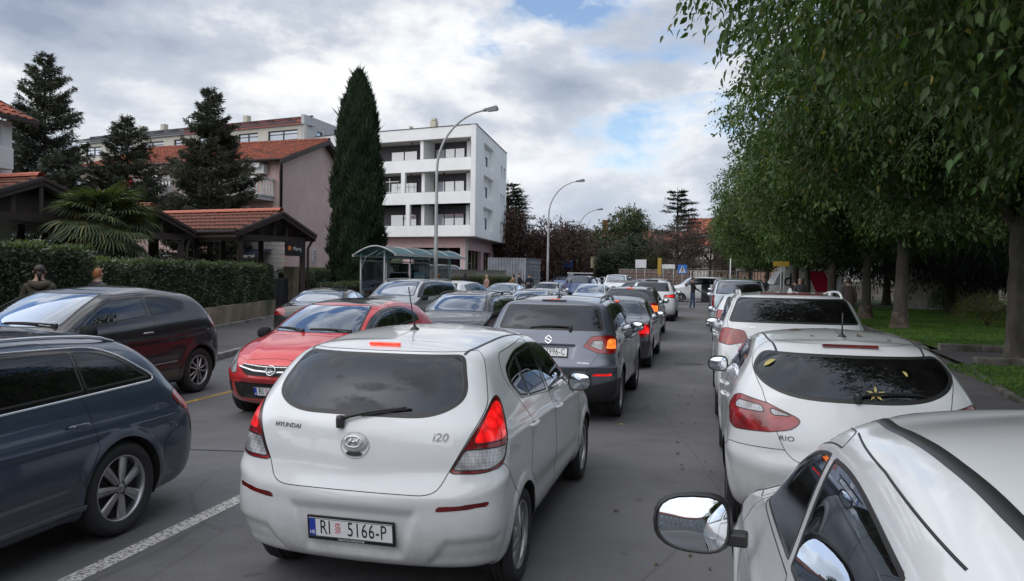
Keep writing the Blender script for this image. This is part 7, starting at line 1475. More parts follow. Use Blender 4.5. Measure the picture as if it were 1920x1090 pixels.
person('person with dark tied-up hair in an olive jacket leaning forward beside the tall hedge', (-10.2, 10.05, .19), .75, 1.80, OLV, BLKC, HAIRD, 0, .30, ((.12, .05), (.16, .05)), .1, bun=True, hood=OLV)
person('person with short ginger hair seen from behind over the dark hatchback roof', (-10.95, 12.1, .235), -.1, 1.68, GRYC, BLKC, HAIRR, .25)
person('person in black jacket and blue jeans standing beside the open van door', (-.62, 44.6, 0), -1.2, 1.82, BLKC, JEAN, HAIRD, 0, 0, ((.22, .0), (.16, 0)), .08, WHC)
person('person in a long dark brown coat walking away on the lawn edge', (5.15, 30.6, .14), .1, 1.78, BRNC, BLKC, HAIRD, .3, 0, ((.05, .02), (.05, .02)), .2, coat=(BRNC, .38))
person('bald person in a dark top beyond the white SUV', (3.75, 33.0, .12), .15, 1.80, GRYC, BLKC, bald=True)
person('person in dark clothes left of the bald person, in front of the parcel van', (3.2, 44.5, .12), 2.6, 1.78, BLKC, BLKC, HAIRD); person('person in dark clothes at the back of the parked vans', (2.25, 46.5, .12), 1.2, 1.76, BLKC, BLKC, HAIRD)
person('person in dark jacket leaning on the kerb between two tree trunks', (4.3, 40, .12), -.4, 1.68, BLKC, BLKC, HAIRD)
person('person with long dark hair standing below the concrete wall', (-12.2, 38.8, .12), .4, 1.78, BLKC, BLKC, HAIRD, 1.3, group=WG); person('person with rose top standing just right of the lamp post', (-13.2, 37.6, .12), .2, 1.68, PNKC, BLKC, HAIRR, .6, group=WG)
person('person with blond hair and rose coat standing by the dry hedge', (-12.0, 42.3, .12), 2.4, 1.66, PNKC, GRYC, HAIRB, .8, group=WG); person('person in camel coat hugging someone in black by the dry hedge', (-11.5, 46.6, .12), 1.3, 1.72, CAM, BLKC, HAIRD, .5, 0, ((.3, .0), (.3, .0)), group=WG)
person('person in black being hugged by the dry hedge', (-11.15, 46.75, .12), -1.7, 1.80, BLKC, BLKC, HAIRD, 0, 0, ((.3, .0), (.3, .0)), group=WG); person('person in dark blue standing with back turned beside the hugging pair', (-10.8, 48.0, .12), .2, 1.78, cloth('navy_cloth', (.015, .02, .04)), BLKC, HAIRD, 0, group=WG)
# ================================================================ street furniture, walls
GALV = pmat('galvanised_steel', (.42, .42, .41), .6, .3, .12, bump=.1); GLAMP = pmat('lamp_housing', (.12, .12, .13), .5, .3)
LG = 'street lamps along the left pavement'
lp = None
for i, (x, y, hh, lb_) in enumerate(((-11.3, 31.7, 8.8, 'nearest curved street lamp standing in front of the white apartment block'), (-11.5, 57.4, 8.8, 'second curved street lamp rising beside the silver container'), (-13.4, 82.9, 8.8, 'third curved street lamp in front of the green trees'), (-19.6, 102.3, 8.8, 'fourth street lamp, small, its head left of the third lamp post'), (-23.5, 125.5, 8.8, 'farthest tiny street lamp head above the trees'))):
    if lp is None:
        lp = empty('street_lamp', (x, y, .12), 0); mb = MB(); pts = [(0, 0, 0), (0, 0, 3), (0, 0, 6.15)]
        for k in range(1, 10): a = PI/2*k/9*.93; pts.append((2.35*(1-math.cos(a)), .0, 6.15+2.55*math.sin(a)))
        mb.tube(pts, [.095, .085, .06]+[.055-.002*k for k in range(9)], 12); mb.obj('pole', GALV, lp, True); mb = MB(); mb.lathe([(.13, 0), (.13, .5), (.11, .55)], 12); mb.obj('pole_base', GALV, lp, True)
        p = Vector(pts[-1]); mb = MB(); mb.hexa([p+Vector((-.05, -.07, -.06)), p+Vector((.62, -.15, .02)), p+Vector((.62, .15, .02)), p+Vector((-.05, .07, -.06))], [p+Vector((-.05, -.05, .06)), p+Vector((.55, -.09, .19)), p+Vector((.55, .09, .19)), p+Vector((-.05, .05, .06))]); hd = mb.obj('lamp_head', GLAMP, lp, bevel=.03)
        mb = MB(); mb.hexa([p+Vector((.15, -.09, -.07)), p+Vector((.58, -.12, -.03)), p+Vector((.58, .12, -.03)), p+Vector((.15, .09, -.07))], [p+Vector((.15, -.09, -.02)), p+Vector((.58, -.12, .03)), p+Vector((.58, .12, .03)), p+Vector((.15, .09, -.02))]); mb.obj('lamp_glass', CLEAR, hd, bevel=.02); o = lp
    else: o = copy_tree(lp)
    o.location = (x, y, .12); tag(o, lb_, 'street lamp', LG); o.rotation_euler[2] = [0, 0, .12, .3, .4][i]
# bus shelter: curved teal canopy, steel posts, glass walls
TEAL = NT('teal_canopy'); _p = TEAL.add('ShaderNodeBsdfPrincipled', Roughness=.2); _p.inputs['Base Color'].default_value = (.01, .12, .13, 1); _t = TEAL.n.new('ShaderNodeBsdfTransparent'); _t.inputs[0].default_value = (.2, .62, .62, 1); _m = TEAL.n.new('ShaderNodeMixShader'); _m.inputs[0].default_value = .6; TEAL.l.new(_t.outputs[0], _m.inputs[1]); TEAL.l.new(_p.outputs[0], _m.inputs[2]); TEAL.l.new(_m.outputs[0], TEAL.out.inputs[0]); TEAL = TEAL.m
SG = glass('shelter_glass', (.72, .78, .76), 1.45, .8)
bs = empty('bus_shelter', (-13.6, 29.2, .12), label='bus shelter with curved teal canopy, steel posts and glass walls', cat='bus shelter'); SF = Fr((-13.45, 28.7, .12), (.06, 1.0), (1, -.06)); Ls = 7.2; wd_ = 1.35
def cz(d): return 2.42+.36*math.sin(PI*(d+.10)/(wd_+.55))
for i in range(4):
    a0, a1 = -.3+Ls*i/4*1.02, -.3+Ls*(i+1)/4*1.02; mb = MB(); ds = np.linspace(-.10, wd_+.35, 11)
    V = [tuple(SF(a, d, cz(d))) for a in (a0, a1-.02) for d in ds]+[tuple(SF(a, d, cz(d)+.02)) for a in (a0, a1-.02) for d in ds]; mb.add(V, [(k, k+1, 12+k, 11+k) for k in range(10)]+[(22+k, 33+k, 34+k, 23+k) for k in range(10)]); mb.obj('canopy_panel', TEAL, bs)
for a in np.linspace(-.32, Ls+.02, 5): mb = MB(); mb.tube([tuple(SF(a, d, cz(d)+.01)) for d in np.linspace(-.12, wd_+.38, 12)], .032, 6); mb.obj('canopy_rib', GALV, bs, True)
for d in (-.12, wd_+.38): mb = MB(); mb.bar(SF(-.35, d, cz(d)), SF(Ls+.05, d, cz(d)), .07, .10); mb.obj('canopy_edge', GALV, bs)
for a in (0, 2.3, 4.7, 6.9):
    for d in ((.05, wd_-.25) if a in (0, 6.9) else (.05,)): mb = MB(); mb.tube([SF(a, d, 0), SF(a, d, cz(d))], .038, 8); mb.obj('post', GALV, bs, True)
for a in (0, 6.9): mb = MB(); mb.tube([SF(a, .1, 1.9)+Vector((0, 0, .0)), SF(a, .25, 2.35), SF(a, .8, 2.62)], .022, 6); mb.obj('brace', GALV, bs, True)
for i in range(3): mb = MB(); SF.box(mb, .08+2.33*i, 2.22+2.33*i, .04, .052, .25, 2.15); mb.obj('glass_panel', SG, bs)
for a in (0, 6.9): mb = MB(); SF.box(mb, a-.006, a+.006, .12, wd_-.32, .25, 2.15); mb.obj('glass_panel', SG, bs)
for z in (.22, 2.18): mb = MB(); SF.box(mb, .0, 6.9, .03, .06, z, z+.05); mb.obj('rail', GALV, bs)
mb = MB(); SF.box(mb, 5.0, 6.1, .07, .12, .85, 1.75); o = mb.obj('poster', pmat('poster_blue', (.16, .28, .38), .4), bs); mb = MB(); SF.box(mb, 5.1, 6.0, .121, .124, .95, 1.62); mb.obj('poster_sheet', pmat('poster_pale', (.38, .46, .52), .5, var=.5, scale=4), o)
mb = MB(); SF.box(mb, .6, 4.2, .2, .6, .45, .50); mb.obj('bench', GALV, bs)
rooted(bs)
# low mossy wall under the hedge, individual coping blocks; gate and pillar
MOSSW = pmat('mossy_concrete', (.30, .235, .16), .95, var=.3, scale=1.6, bump=.5, bscale=30, dark=(.06, .065, .035), dpos=(.34, .62))
wv = Vector((-.25, 1.0)).normalized()
lw = empty('garden_wall', (-13.0, 17, 0), label='low mossy concrete wall carrying the long clipped hedge', cat='wall'); FWl = Fr((-11.75, 12.6), tuple(wv), (wv.y, -wv.x))
for k in range(5): mb = MB(); FWl.box(mb, k*2.34+.004, (k+1)*2.34-.004, -.1, .20, 0, .86+.003*k); mb.obj('wall_panel', MOSSW, lw)
rooted(lw)
mb = MB(); FWl.box(mb, -6.5, 11.8, .21, .34, .10, .37); o = mb.obj('pavement_edge', CONC, kind='structure')
gp = empty('gate_pillar', (-15.4, 26.8, 0), label='square weathered concrete pillar right of the dark gate', cat='pillar'); mb = MB(); mb.box((-15.35, 26.7, 1.0), (.42, .42, 2.0)); mb.obj('shaft', MOSSW, gp, bevel=.02); mb = MB(); mb.box((-15.35, 26.7, 2.02), (.48, .48, .05)); mb.obj('cap', CONC, gp, bevel=.01); rooted(gp)
gt = empty('metal_gate', (-15.1, 25.2, 0), label='dark metal gate with vertical bar between the hedge and the pillar', cat='gate'); FG_ = Fr((-14.85, 24.35), tuple(wv), (wv.y, -wv.x))
for (a0, a1, z0, z1) in ((0, .05, .1, 1.6), (2.1, 2.15, .1, 1.6), (1.02, 1.08, .1, 1.6), (.05, 1.02, 1.55, 1.6), (1.08, 2.1, 1.55, 1.6)): mb = MB(); FG_.box(mb, a0, a1, -.03, .03, z0, z1); mb.obj('frame', WINF, gt)
for a0, a1 in ((.05, 1.02), (1.08, 2.1)): mb = MB(); FG_.box(mb, a0, a1, -.01, .01, .15, 1.55); mb.obj('sheet_panel', pmat('gate_sheet', (.025, .025, .028), .6), gt)
rooted(gt)
# silver container with corrugated sides
ct = empty('container', (-14.4, 62, 0), label='silver corrugated storage container between the white block and the second lamp', cat='container'); COR = pmat('container_silver', (.36, .38, .42), .5, .5, .1, dark=(.22, .22, .23)); b0 = .35; h_ = 2.68
def corr(fr, parent, A, n, z0, z1, dp, name, horiz=False):
    mb = MB()
    for k in range(n):
        if horiz: zz0 = z0+(z1-z0)*k/n; zz1 = z0+(z1-z0)*(k+1)/n; fr.box(mb, 0, A, -.05, dp*(1 if k % 2 else .1), zz0, zz1-.004)
        else:
            a0, a1 = A*k/n, A*(k+.5)/n; a2 = A*(k+1)/n; P = [fr(a0, 0, z0), fr(a0+(a1-a0)*.3, dp*1.5, z0), fr(a1, dp*1.5, z0), fr(a1+(a2-a1)*.3, 0, z0), fr(a2, 0, z0)]; V = [tuple(p) for p in P]+[tuple(p+Vector((0, 0, z1-z0))) for p in P]; mb.add(V, [(j, j+1, 5+j+1, 5+j) for j in range(4)])
    return mb.obj(name, COR, parent)
FC1 = Fr((-16.9, 60.0), (2.95, .4), (.135, -.99)); FC2 = Fr((-13.95, 60.45), (.02, 1), (1, -.02)); corr(FC1, ct, 2.97, 13, b0, b0+h_, .05, 'corrugated_side')
for k in range(8): mb = MB(); FC2.box(mb, .05, 5.2, 0, .03+.03*(k % 2), b0+.1+k*.315, b0+.1+k*.315+.30); FC2.box(mb, .05, 5.2, .03, .10, b0+.1+k*.315, b0+.1+k*.315+.05); mb.obj('slat', COR, ct)
mb = MB(); mb.hexa([FC1(0, -.03, b0), FC1(2.94, -.03, b0), FC2(5.3, -.03, b0), FC1(0, -5.2, b0)], [FC1(0, -.03, b0+h_), FC1(2.94, -.03, b0+h_), FC2(5.3, -.03, b0+h_), FC1(0, -5.2, b0+h_)]); mb.obj('roof_and_frame', COR, ct)
mb = MB(); FC1.box(mb, -.04, 3.0, -.03, .09, b0+h_, b0+h_+.06); FC2.box(mb, 0, 5.3, -.03, .12, b0+h_, b0+h_+.06); mb.obj('top_rail', COR, ct)
mb = MB(); FC1.box(mb, 2.9, 3.02, -.03, .075, b0, b0+h_); FC1.box(mb, -.04, .06, -.03, .075, b0, b0+h_); mb.obj('corner_post', COR, ct); rooted(ct)
# concrete wall in front of the white block, pickup above it
cwl = empty('concrete_wall', (-15.4, 52, 0), label='grey concrete retaining wall in front of the white apartment block', cat='wall'); FW2 = Fr((-16.9, 47.0), (-14.5+16.9, 9.4), (.969, -.247)); BCON = pmat('board_marked_concrete', (.30, .27, .24), .9, var=.2, scale=1.5, bump=.4, bscale=18, stretch=(.3, .3, 2), dark=(.16, .14, .12))
for k in range(4): mb = MB(); FW2.box(mb, k*2.42, (k+1)*2.42-.008, -.3, 0, 0, 2.02); mb.obj('wall_panel', BCON, cwl)
mb = MB(); FW2.box(mb, 0, 9.68, -.33, .03, 2.022, 2.08); mb.obj('coping', CONC, cwl); rooted(cwl)
mb = MB(); mb.hexa([(-30, 48, 0), (-17.2, 47, 0), (-15, 56.6, 0), (-30, 58, 0)], [(-30, 48, .62), (-17.2, 47, .62), (-15, 56.6, .62), (-30, 58, .62)]); mb.obj('raised_yard', pmat('gravel', (.25, .23, .20), .95, var=.4, scale=20), kind='structure')
# pale curved concrete wall, park balustrade, stone walls at the end of the road
cv = empty('curved_wall', (14.1, 49, 0), label='pale curved concrete wall behind the dark park conifers', cat='wall'); mb = MB(); pts = [(11.6+k*.55, 50.5-1.2*math.sin(k/9*PI)) for k in range(10)]; 
for (a, b) in zip(pts[:-1], pts[1:]): mb = MB(); mb.bar((*a, 1.35), (*b, 1.35), .25, 2.7); mb.obj('wall_segment', pmat('pale_concrete', (.42, .40, .36), .9, var=.15, dark=(.2, .19, .16)), cv)
rooted(cv)
def stone_wall(name, label, p, u, ln, z0, z1, n, mt, cat='wall', th=.4):
    """random rubble: each stone its own small block"""
    r = empty(name, (p[0], p[1], 0), label=label, cat=cat); F_ = Fr(p, u, (u[1], -u[0])); mb = MB(); F_.box(mb, 0, ln, -th, -.05, z0, z1-.03); mb.obj('mortar', pmat('mortar', (.16, .14, .125), .95), r); rows = max(2, int((z1-z0)/.30)); rn = random.Random(len(label)); V, F, b = [], [], 0; cnt = 0; st = MB()
    protos = []
    for q in range(5):
        b_ = MB(); j = lambda: rn.uniform(-.03, .03); b_.hexa([(-.5+j(), -.1, -.5+j()), (.5+j(), -.1, -.5+j()), (.5, .1, -.5), (-.5, .1, -.5)], [(-.5+j(), -.1, .5+j()), (.5+j(), -.1, .5+j()), (.5, .1, .5), (-.5, .1, .5)]); protos.append(b_.me('stone', mt))
    for i in range(rows):
        a = 0; hh = (z1-z0)/rows
        while a < ln-.1:
            w_ = min(rn.uniform(.28, .62), ln-a); o = None
            if cnt < 280: o = link('stone', rn.choice(protos), r); o.scale = (w_*.93, 1, hh*.9); o.rotation_euler = (0, 0, math.atan2(u[1], u[0])); o.location = F_(a+w_/2, .0+rn.uniform(-.01, .03), z0+hh*(i+.5)); cnt += 1
            else: F_.box(st, a+w_*.03, a+w_*.97, -.05, rn.uniform(.02, .05), z0+hh*(i+.05), z0+hh*(i+.95))
            a += w_
    if st.n: st.obj('stones', mt, r, kind='stuff')
    mb = MB(); F_.box(mb, -.02, ln+.02, -th-.05, .07, z1, z1+.12); mb.obj('coping', CONC, r); rooted(r); return r, F_
RUBB = pmat('rubble_stone', (.22, .16, .14), .95, var=.45, scale=1.2, bump=.6, bscale=20)
stone_wall('stone_wall', 'reddish rubble retaining wall at the far bend of the road', (-8.6, 80.4), (.985, -.12), 7.2, .0, 2.35, 8, RUBB); _, FSW = stone_wall('stone_wall', 'long rubble wall with balustrade at the end of the parked row', (-1.4, 79.3), (.995, -.05), 9.5, 0, 1.35, 6, RUBB)
tb = empty('terrace_balustrade', (3, 79, 0), label='pale concrete balustrade on top of the long rubble wall', cat='balustrade'); baluster_run(FSW, tb, 0, 9.4, -.2, 1.48, 2.45, pmat('pale_grey_concrete', (.24, .22, .195), .9, var=.2), .30); rooted(tb)
mb = MB(); mb.hexa([(-8.6, 80.6, 0), (26, 79.2, 0), (30, 140, 0), (-8.6, 140, 0)], [(-8.6, 80.6, 1.2), (26, 79.2, 1.2), (30, 140, 1.4), (-8.6, 140, 1.4)]); mb.obj('raised_terrace', EARTH, kind='structure')
pb = empty('park_balustrade', (12, 74, 0), label='long white balustrade on a stone wall seen between the tree trunks', cat='balustrade'); FPB = Fr((8.6, 73.5), (1, .03), (.03, -1)); mb = MB(); FPB.box(mb, 0, 26, -.3, 0, 0, 1.55); mb.obj('wall', BCON, pb); baluster_run(FPB, pb, 0, 26, -.12, 1.56, 2.45, GREENST, .34)
rooted(pb)
wd = empty('wooden_screen', (0, 84, 0), label='dark slatted timber screen above the rubble wall', cat='fence'); 
for k in range(7): mb = MB(); mb.box((.2, 84, 2.55+k*.16), (9.5, .05, .12)); mb.obj('slat', WOOD, wd)
for x in (-4.3, -1.2, 1.8, 4.8): mb = MB(); mb.box((x, 84.06, 2.2), (.12, .07, 3.0)); mb.obj('post', WOOD, wd)
rooted(wd)
# signs
SB = pmat('sign_blue', (.02, .16, .55), .4); SY = pmat('sign_yellow', (.42, .27, .03), .5); SWH = pmat('sign_white', (.68, .68, .68), .5)
def sign(label, x, y, z, w_, h_, mt, face=None, rz=0, posts=(0,), txt=None, tm=None, ts=.2, name='road_sign'):
    r = empty(name, (x, y, .0), rz, label=label, cat='sign')
    for px in posts: mb = MB(); mb.tube([(px, .04, 0), (px, .04, z+h_/2)], .035, 7); mb.obj('post', GALV, r, True)
    mb = MB(); mb.box((0, 0, z), (w_, .03, h_)); b_ = mb.obj('panel', mt, r, bevel=.008)
    if txt: me = text_mesh(txt, ts, .006, .9); me.materials.clear(); me.materials.append(tm or PLK); o = link('lettering', me, b_); o.location = (0, -.02, z); o.rotation_euler = (PI/2, 0, 0)
    return r, b_
sign('white rectangular sign board on posts above the rubble wall', -6.0, 75.8, 2.95, 1.05, .80, SWH, posts=(-.4, .4)); sign('low white sign board left of the blue crossing sign', -3.4, 76.4, 2.72, 1.25, .42, SWH, posts=(-.5, .5))
r_, b_ = sign('square blue pedestrian crossing sign with white triangle', -1.95, 71.7, 2.45, .80, .80, SB); mb = MB(); mb.add([(-.33, -.020, 2.14), (.33, -.020, 2.14), (0, -.020, 2.78)], [(0, 1, 2)]); t_ = mb.obj('white_triangle', SWH, b_); mb = MB(); 
for a, b, w_ in (((0, 2.60), (0, 2.38), .07), ((0, 2.42), (-.10, 2.18), .05), ((0, 2.42), (.10, 2.18), .05), ((0, 2.54), (-.11, 2.40), .035), ((0, 2.54), (.10, 2.42), .035)): mb.bar((a[0], -.026, a[1]), (b[0], -.026, b[1]), w_, .008, (0, 1, 0))
mb.add([(.04*math.cos(t), -.028, 2.655+.04*math.sin(t)) for t in np.linspace(0, 2*PI, 9)[:-1]], [tuple(range(8))]); mb.obj('walking_figure', PLK, t_)
sign('narrow yellow pillar sign above the rubble wall', -4.25, 76.3, 2.75, .36, 1.6, SY); sign('yellow direction sign on a post between the tree trunks', 3.85, 42.2, 2.60, .80, .26, SY, posts=(0,)); sign('small white street board in front of the peach house', 3.4, 78.4, 2.62, .9, .36, SWH, posts=(-.35, .35))
sign('beige notice panel on a post left of the evergreens', -12.2, 88, 3.2, .9, 1.3, pmat('beige_panel', (.55, .48, .34), .6)); sign('blue and white notice board beside the third lamp post', -13.9, 80, 2.9, 1.0, .8, SB, posts=(-.4, .4)); sign('small white notice left of the third lamp post', -15.0, 78, 2.95, .55, .9, SWH); sign('grey utility cabinet with blue top by the third lamp post', -12.9, 76, 1.2, .6, 1.5, pmat('cabinet_grey', (.5, .52, .55), .6), name='utility_cabinet')
pl_ = MB(); pl_.tube([(2.0, 64, 0), (2.0, 64, 3.3)], .05, 8); pl_.obj('white_post', SWH, None, True, label='slim white post standing left of the tree row', cat='post')
# ================================================================ cars in place
build_i20((-1.94, 6.05, 0), 0)
build_vitara((-1.98, 12.02, 0), 0)
KR, KH = build_kia((1.08, 7.85, 0), 0); PU, PUH = build_punto((1.08, 2.50, 0), 0); bpy.data.objects['parked_compact_car'].scale = (1.05,)*3
build_bigwhite((1.12, 12.45, .02), 0)
build_corsa((-5.28, 10.75, 0), PI)
build_clio((-8.62, 9.10, 0), PI); bpy.data.objects['dark_hatchback'].scale = (1.09,)*3
build_audi((-5.02, 3.30, 0), PI)
# parcel van: box body, cab, big lettering, red panel
def parcel_van(loc, rz):
    r = empty('parcel_van', loc, rz, label='white parcel van with red stripe and dark dpd lettering parked beyond the trees', cat='van'); WV = paint('van_white', (.72, .72, .73), 0, .35)
    b = MB(); b.hexa([(-1, -3, .45), (1, -3, .45), (1, 1.6, .45), (-1, 1.6, .45)], [(-.96, -2.97, 2.75), (.96, -2.97, 2.75), (.96, 1.5, 2.75), (-.96, 1.5, 2.75)]); o = b.obj('box_body', WV, r, bevel=.08)
    c = MB(); c.hexa([(-.98, 1.62, .4), (.98, 1.62, .4), (.92, 2.9, .4), (-.92, 2.9, .4)], [(-.98, 1.62, 1.25), (.98, 1.62, 1.25), (.9, 2.85, 1.05), (-.9, 2.85, 1.05)]); c.hexa([(-.96, 1.62, 1.25), (.96, 1.62, 1.25), (.88, 2.35, 1.22), (-.88, 2.35, 1.22)], [(-.86, 1.62, 2.3), (.86, 1.62, 2.3), (.8, 1.8, 2.25), (-.8, 1.8, 2.25)]); c.obj('cab', WV, r, bevel=.05)
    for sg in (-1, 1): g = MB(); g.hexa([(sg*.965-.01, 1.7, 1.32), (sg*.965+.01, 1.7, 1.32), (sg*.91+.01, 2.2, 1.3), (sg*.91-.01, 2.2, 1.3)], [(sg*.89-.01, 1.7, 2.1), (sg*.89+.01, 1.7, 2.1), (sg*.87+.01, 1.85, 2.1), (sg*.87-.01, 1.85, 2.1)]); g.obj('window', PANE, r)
    for sg in (-1, 1):
        s = MB(); s.hexa([(sg*1.0-.006, -2.2, .7), (sg*1.0+.006, -2.2, .7), (sg*1.0+.006, -.9, .7), (sg*1.0-.006, -.9, .7)], [(sg*.968-.006, -1.5, 2.3), (sg*.968+.006, -1.5, 2.3), (sg*.968+.006, -.2, 2.3), (sg*.968-.006, -.2, 2.3)]); s.obj('red_stripe', pmat('parcel_red', (.5, .01, .05), .4), o)
        me = text_mesh('dpd', 1.45, .01, .9); me.materials.clear(); me.materials.append(PLK); t = link('lettering', me, o); t.location = (sg*1.0, .55, 1.55); t.rotation_euler = (PI/2, 0, PI/2 if sg > 0 else -PI/2)
    me = text_mesh('dpd', 1.0, .01, .9); me.materials.clear(); me.materials.append(PLK); t = link('lettering', me, o); t.location = (0.2, -3.0, 1.6); t.rotation_euler = (PI/2, 0, 0)
    add_wheels(r, -1.9, 2.0, .36, .22, .98, '5_far')
parcel_van((7.2, 63.5, .1), 1.75)
S = simple
# queue ahead of the grey SUV
S('sedan', 'dark_sedan', 'dark navy saloon with lit brake lamps directly ahead of the grey SUV', Q, NAVY, (-1.93, 18.1, 0), 0, 4.6, 1.80, 1.47, lit=True, gl=glass('pale_rear_glass', (.45, .50, .52), 1.5, 1.1), tl=[(.56, .70, .03), (.54, .95, .03), (.80, .97, .03), (1.0, .88, .04), (.98, .68, .04)], res=.045)
h_, _, _ = S('wagon', 'dark_estate', 'dark estate car with roof bars and glowing amber indicator', Q, BLACK, (-2.16, 25.1, 0), 0, 4.7, 1.84, 1.60, lit='amber', rail=True, tl=[(.62, .80, .03), (.60, 1.12, .03), (.95, 1.12, .05), (1.0, .82, .04)], res=.05)
for y in (-.9, .3): mb = MB(); mb.box((0, y, 1.73), (1.45, .07, .04)); mb.obj('roof_bar', SILV, h_)
mb = MB(); mb.box((.55, -.1, 1.77), (.28, 1.5, .05)); mb.obj('bike_rack', TRIM, h_, bevel=.015)
S('suv', 'white_crossover', 'white crossover with dark rear glass ahead of the roof-bar estate', Q, WHITE, (-2.10, 34.9, 0), 0, 4.7, 1.92, 1.72, lit=True, rail=TRIM, tl=[(.45, 1.0, .03), (.50, 1.12, .03), (1.0, 1.14, .05), (1.02, .98, .04)], res=.055)
S('wagon', 'grey_green_estate', 'grey-green estate turned across the road beyond the white crossover', FAR, paint('grey_green', (.16, .19, .18), .5, .35), (-3.6, 52.5, 0), -.55, 4.8, 1.85, 1.50, rail=TRIM, res=.07)
# left side
S('wagon', 'grey_estate', 'grey estate with black roof rails facing the camera, left of the grey SUV', ON, DGREY, (-5.35, 17.4, 0), PI, 4.75, 1.82, 1.52, rail=TRIM, gl=GLD, res=.04)
S('hatch', 'black_oncoming_car', 'black car with shiny bonnet half hidden between the grey estate and the grey SUV', ON, BLACK, (-5.2, 23.8, 0), PI, 4.2, 1.78, 1.48, res=.055)
S('sedan', 'black_saloon', 'black saloon with red tail lamp parked by the gate, seen from behind', LP, BLACK, (-10.1, 19.8, .0), .18, 4.65, 1.82, 1.47, gl=GLW, tl=[(.52, .78, .03), (.56, .98, .03), (.92, .98, .05), (1.0, .80, .04)], res=.045)
S('suv', 'silver_suv', 'silver SUV with roof rails facing the camera in front of the bus shelter', LP, SILVER, (-9.0, 22.9, 0), PI-.08, 4.7, 1.90, 1.72, rail=SILV, gl=GLD, res=.045)
S('hatch', 'white_left_hatchback', 'white rounded car seen from behind right of the silver SUV', LP, WHITE, (-9.6, 30.2, 0), -.12, 4.5, 1.84, 1.60, res=.06)
S('sedan', 'pale_silver_saloon', 'pale silver saloon seen from behind left of the standing people', LP, SILVER, (-9.3, 36.6, 0), -.05, 4.5, 1.78, 1.45, res=.07, gl=GLW)
S('sedan', 'silver_saloon', 'silver saloon with red tail lamps and plate seen from behind, below the container', LP, SILVER, (-8.8, 44.6, 0), -.03, 4.3, 1.75, 1.43, res=.07, tl=[(.60, .74, .03), (.60, .98, .03), (.90, .98, .05), (.98, .76, .04)])
o, _, _ = S('van', 'blue_people_carrier', 'blue people carrier with pale roof bars right of the silver saloon', LP, BLUEV, (-7.9, 51.5, 0), 0, 4.6, 1.85, 1.85, res=.07, gl=glass('violet_glass', (.10, .10, .2), 1.5, 1.1)); mb = MB(); mb.box((0, -1.2, 1.96), (1.7, .35, .07)); mb.obj('roof_bar', GALV, o)
S('sedan', 'pale_green_saloon', 'pale saloon roof with bright rear glass just beyond the grey SUV', ON, PALE, (-5.0, 35.5, 0), PI, 4.4, 1.78, 1.50, res=.06, gl=GLW)
S('van', 'white_delivery_van', 'white delivery van facing the camera right of the blue people carrier', ON, WHITE, (-6.0, 55.5, 0), PI, 4.8, 1.88, 1.95, res=.07, gl=GLW)
protoA, _, _ = S('hatch', 'distant_car', 'dark blue hatchback right of the white delivery van', FAR, BLUEV, (-4.9, 60.5, 0), PI, 4.1, 1.76, 1.55, res=.08); protoB, _, _ = S('hatch', 'distant_car', 'white hatchback behind the dark blue one', FAR, WHITE, (-4.7, 66, 0), PI, 4.2, 1.78, 1.55, res=.08)
protoC, _, _ = S('suv', 'distant_car', 'silver car with roof box behind the white crossover', FAR, SILVER, (-2.6, 44.5, 0), 0, 4.5, 1.85, 1.68, res=.08)
def again(p, loc, rz, lb_, group=FAR):
    c = copy_tree(p); c.location = loc; c.rotation_euler = (0, 0, rz); tag(c, lb_, 'car', group); return c
for p, l, z, t in ((protoA, (-9.2, 62, 0), 0, 'blue car at the left kerb beyond the people carrier'), (protoB, (-9.8, 69, 0), .1, 'white car at the left kerb beneath the purple trees'), (protoC, (-3.5, 59.5, 0), .1, 'silver SUV in the queue beyond the grey-green estate'), (protoB, (-5.2, 64.5, 0), .2, 'white car following the silver SUV into the bend'),
    (protoA, (-7.2, 71.5, 0), .3, 'blue car entering the far bend'), (protoC, (-9.6, 78, 0), .4, 'silver SUV in the far bend'), (protoB, (-12.5, 84.5, 0), .5, 'small white car beyond the far bend, right lane'), (protoC, (-7.4, 73.5, 0), PI+.2, 'silver car coming around the far bend'), (protoB, (-10.6, 77.5, 0), PI+.3, 'white car coming around the far bend'), (protoA, (-14, 82.5, 0), PI+.4, 'blue car coming around the far bend'),
    (protoB, (-16.5, 90, 0), .5, 'tiny white car farthest in the jam'), (protoA, (-20.5, 96, 0), .6, 'tiny blue car farthest in the jam'), (protoC, (-.2, 63.5, 0), 1.0, 'silver car waiting at the side street under the wall'), (protoA, (-13.6, 74, .1), .2, 'blue car parked under the third lamp'), (protoB, (2.4, 70.5, 0), 1.35, 'white car parked below the rubble wall')): again(p, l, z, t)
# right side, parked
S('hatch', 'small_white_car', 'small white city car with round red lamps, parked behind the pale blue van', PK, WHITE, (1.10, 21.0, 0), 0, 3.75, 1.72, 1.55, res=.05, tl=[(.56, .92, .05), (.58, 1.12, .05), (.86, 1.14, .06), (.88, .92, .05)])
S('van', 'pale_blue_van', 'pale blue-silver van parked beyond the small white city car', PK, PALE, (1.15, 29.0, 0), 0, 4.5, 1.84, 1.88, res=.06, gl=glass('sky_glass', (.4, .48, .5), 1.5, 1.6))
vb, vh, _ = S('van', 'pale_blue_van', 'silver-grey van with its left door open where the jeans-clad person stands', PK, SILVER, (1.25, 40.5, 0), 0, 4.6, 1.86, 1.86, res=.07); mb = MB(); mb.box((-1.17, 1.9, .98), (.50, .07, .95), rz=.5); o = mb.obj('open_door', BLACK, vb, bevel=.02); mb = MB(); mb.box((-1.17, 1.9, 1.62), (.44, .03, .32), rz=.5); mb.obj('door_glass', GLD, o)
again(protoB, (1.2, 48.5, 0), 0, 'white car parked between the silver van and the crossing', PK)
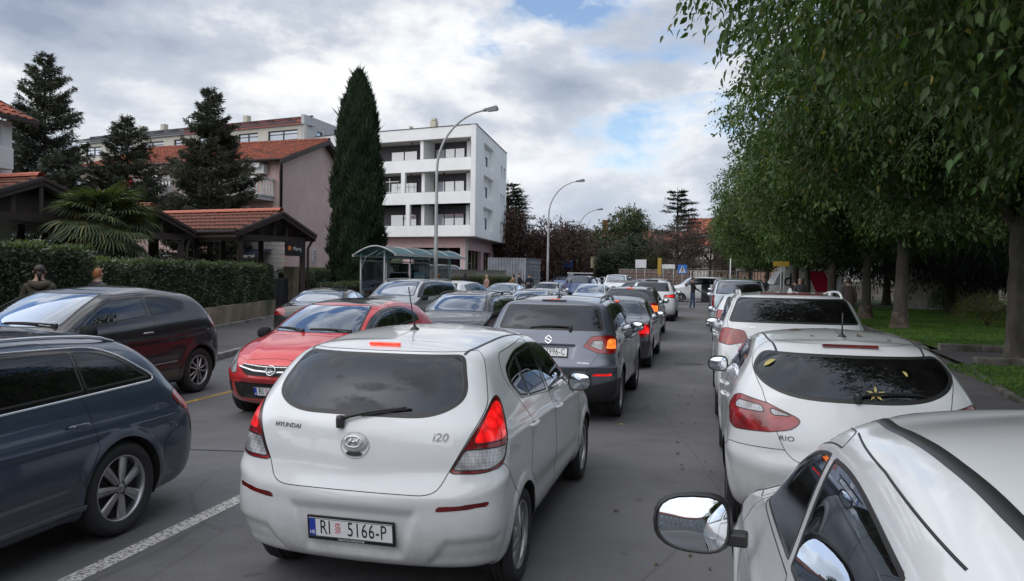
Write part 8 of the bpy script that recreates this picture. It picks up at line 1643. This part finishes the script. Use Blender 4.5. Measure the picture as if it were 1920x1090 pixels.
S('van', 'white_crossing_van', 'white van seen from the side, turning out beyond the person in jeans', FAR, WHITE, (-.3, 57.5, 0), PI/2+.15, 4.6, 1.9, 1.85, res=.07)
S('van', 'white_pickup_van', 'white van parked above the concrete wall before the pink ground floor', FAR, WHITE, (-18.4, 53.9, .62), -1.25, 4.6, 1.85, 1.85, res=.07)
# yellow leaves lying on the white hatchback
k = 0
root_k = bpy.data.objects['parked_hatchback']; LY = pmat('yellow_leaf', (.48, .40, .13), .7); LB = pmat('brown_leaf', (.16, .10, .05), .8); 
def hand_leaf(v, a, b, L_, rot, five, lb_, mt):
    f = PH2.frame(v, a, b, 1, .004, (0, 1, .2) if v == 'T' else None); V = [(0, 0, .004)]; n = 5 if five else 1; F = []
    if five:
        for q in range(5):
            an = rot+q*2*PI/5; 
            for (r_, da, z) in ((.5, -.34, .008), (1, 0, .012), (.5, .34, .008)): V.append((L_*r_*math.cos(an+da), L_*r_*math.sin(an+da), z))
            j = 1+3*q; F += [(0, j, j+1), (0, j+1, j+2)]
    else:
        V = [(L_*t*math.cos(rot)-w*math.sin(rot)*L_, L_*t*math.sin(rot)+w*math.cos(rot)*L_, z) for t, w, z in ((-.9, 0, .002), (-.3, .40, .010), (.4, .36, .012), (1, 0, .004), (.4, -.36, .010), (-.3, -.40, .008))]; F = [(0, 5, 4, 3), (0, 3, 2, 1)]
    o = link('fallen_leaf', mesh('fallen_leaf', V, F, mt)); o.matrix_world = root_k.matrix_basis @ f; tag(o, lb_, 'leaf', 'leaves on the white hatchback')
PH2 = KH
hand_leaf('R', .12, 1.135, .065, .3, True, 'five-lobed yellow leaf stuck low on the rear window of the white hatchback', LY); hand_leaf('R', -.58, 1.30, .055, .9, False, 'oval yellow leaf at the left end of the rear window', LY); hand_leaf('R', .34, 1.27, .03, 2.0, False, 'small pale leaf on the right half of the rear window', LY)
for a, b, s_, t in ((-.30, -.75, .09, 'dark twig-like leaf on the left of the white hatchback roof'), (.42, -.15, .08, 'yellow leaf at the front right of the white hatchback roof'), (.14, -1.12, .05, 'brown leaf beside the antenna on the white hatchback roof'), (-.22, -1.15, .03, 'tiny dark leaf left of the antenna'), (.35, -1.2, .025, 'tiny grey leaf at the right rear of the roof'), (.55, -1.0, .025, 'tiny leaf near the right roof edge')): hand_leaf('T', a, b, s_, a*9, False, t, LB if 'yellow' not in t else LY)
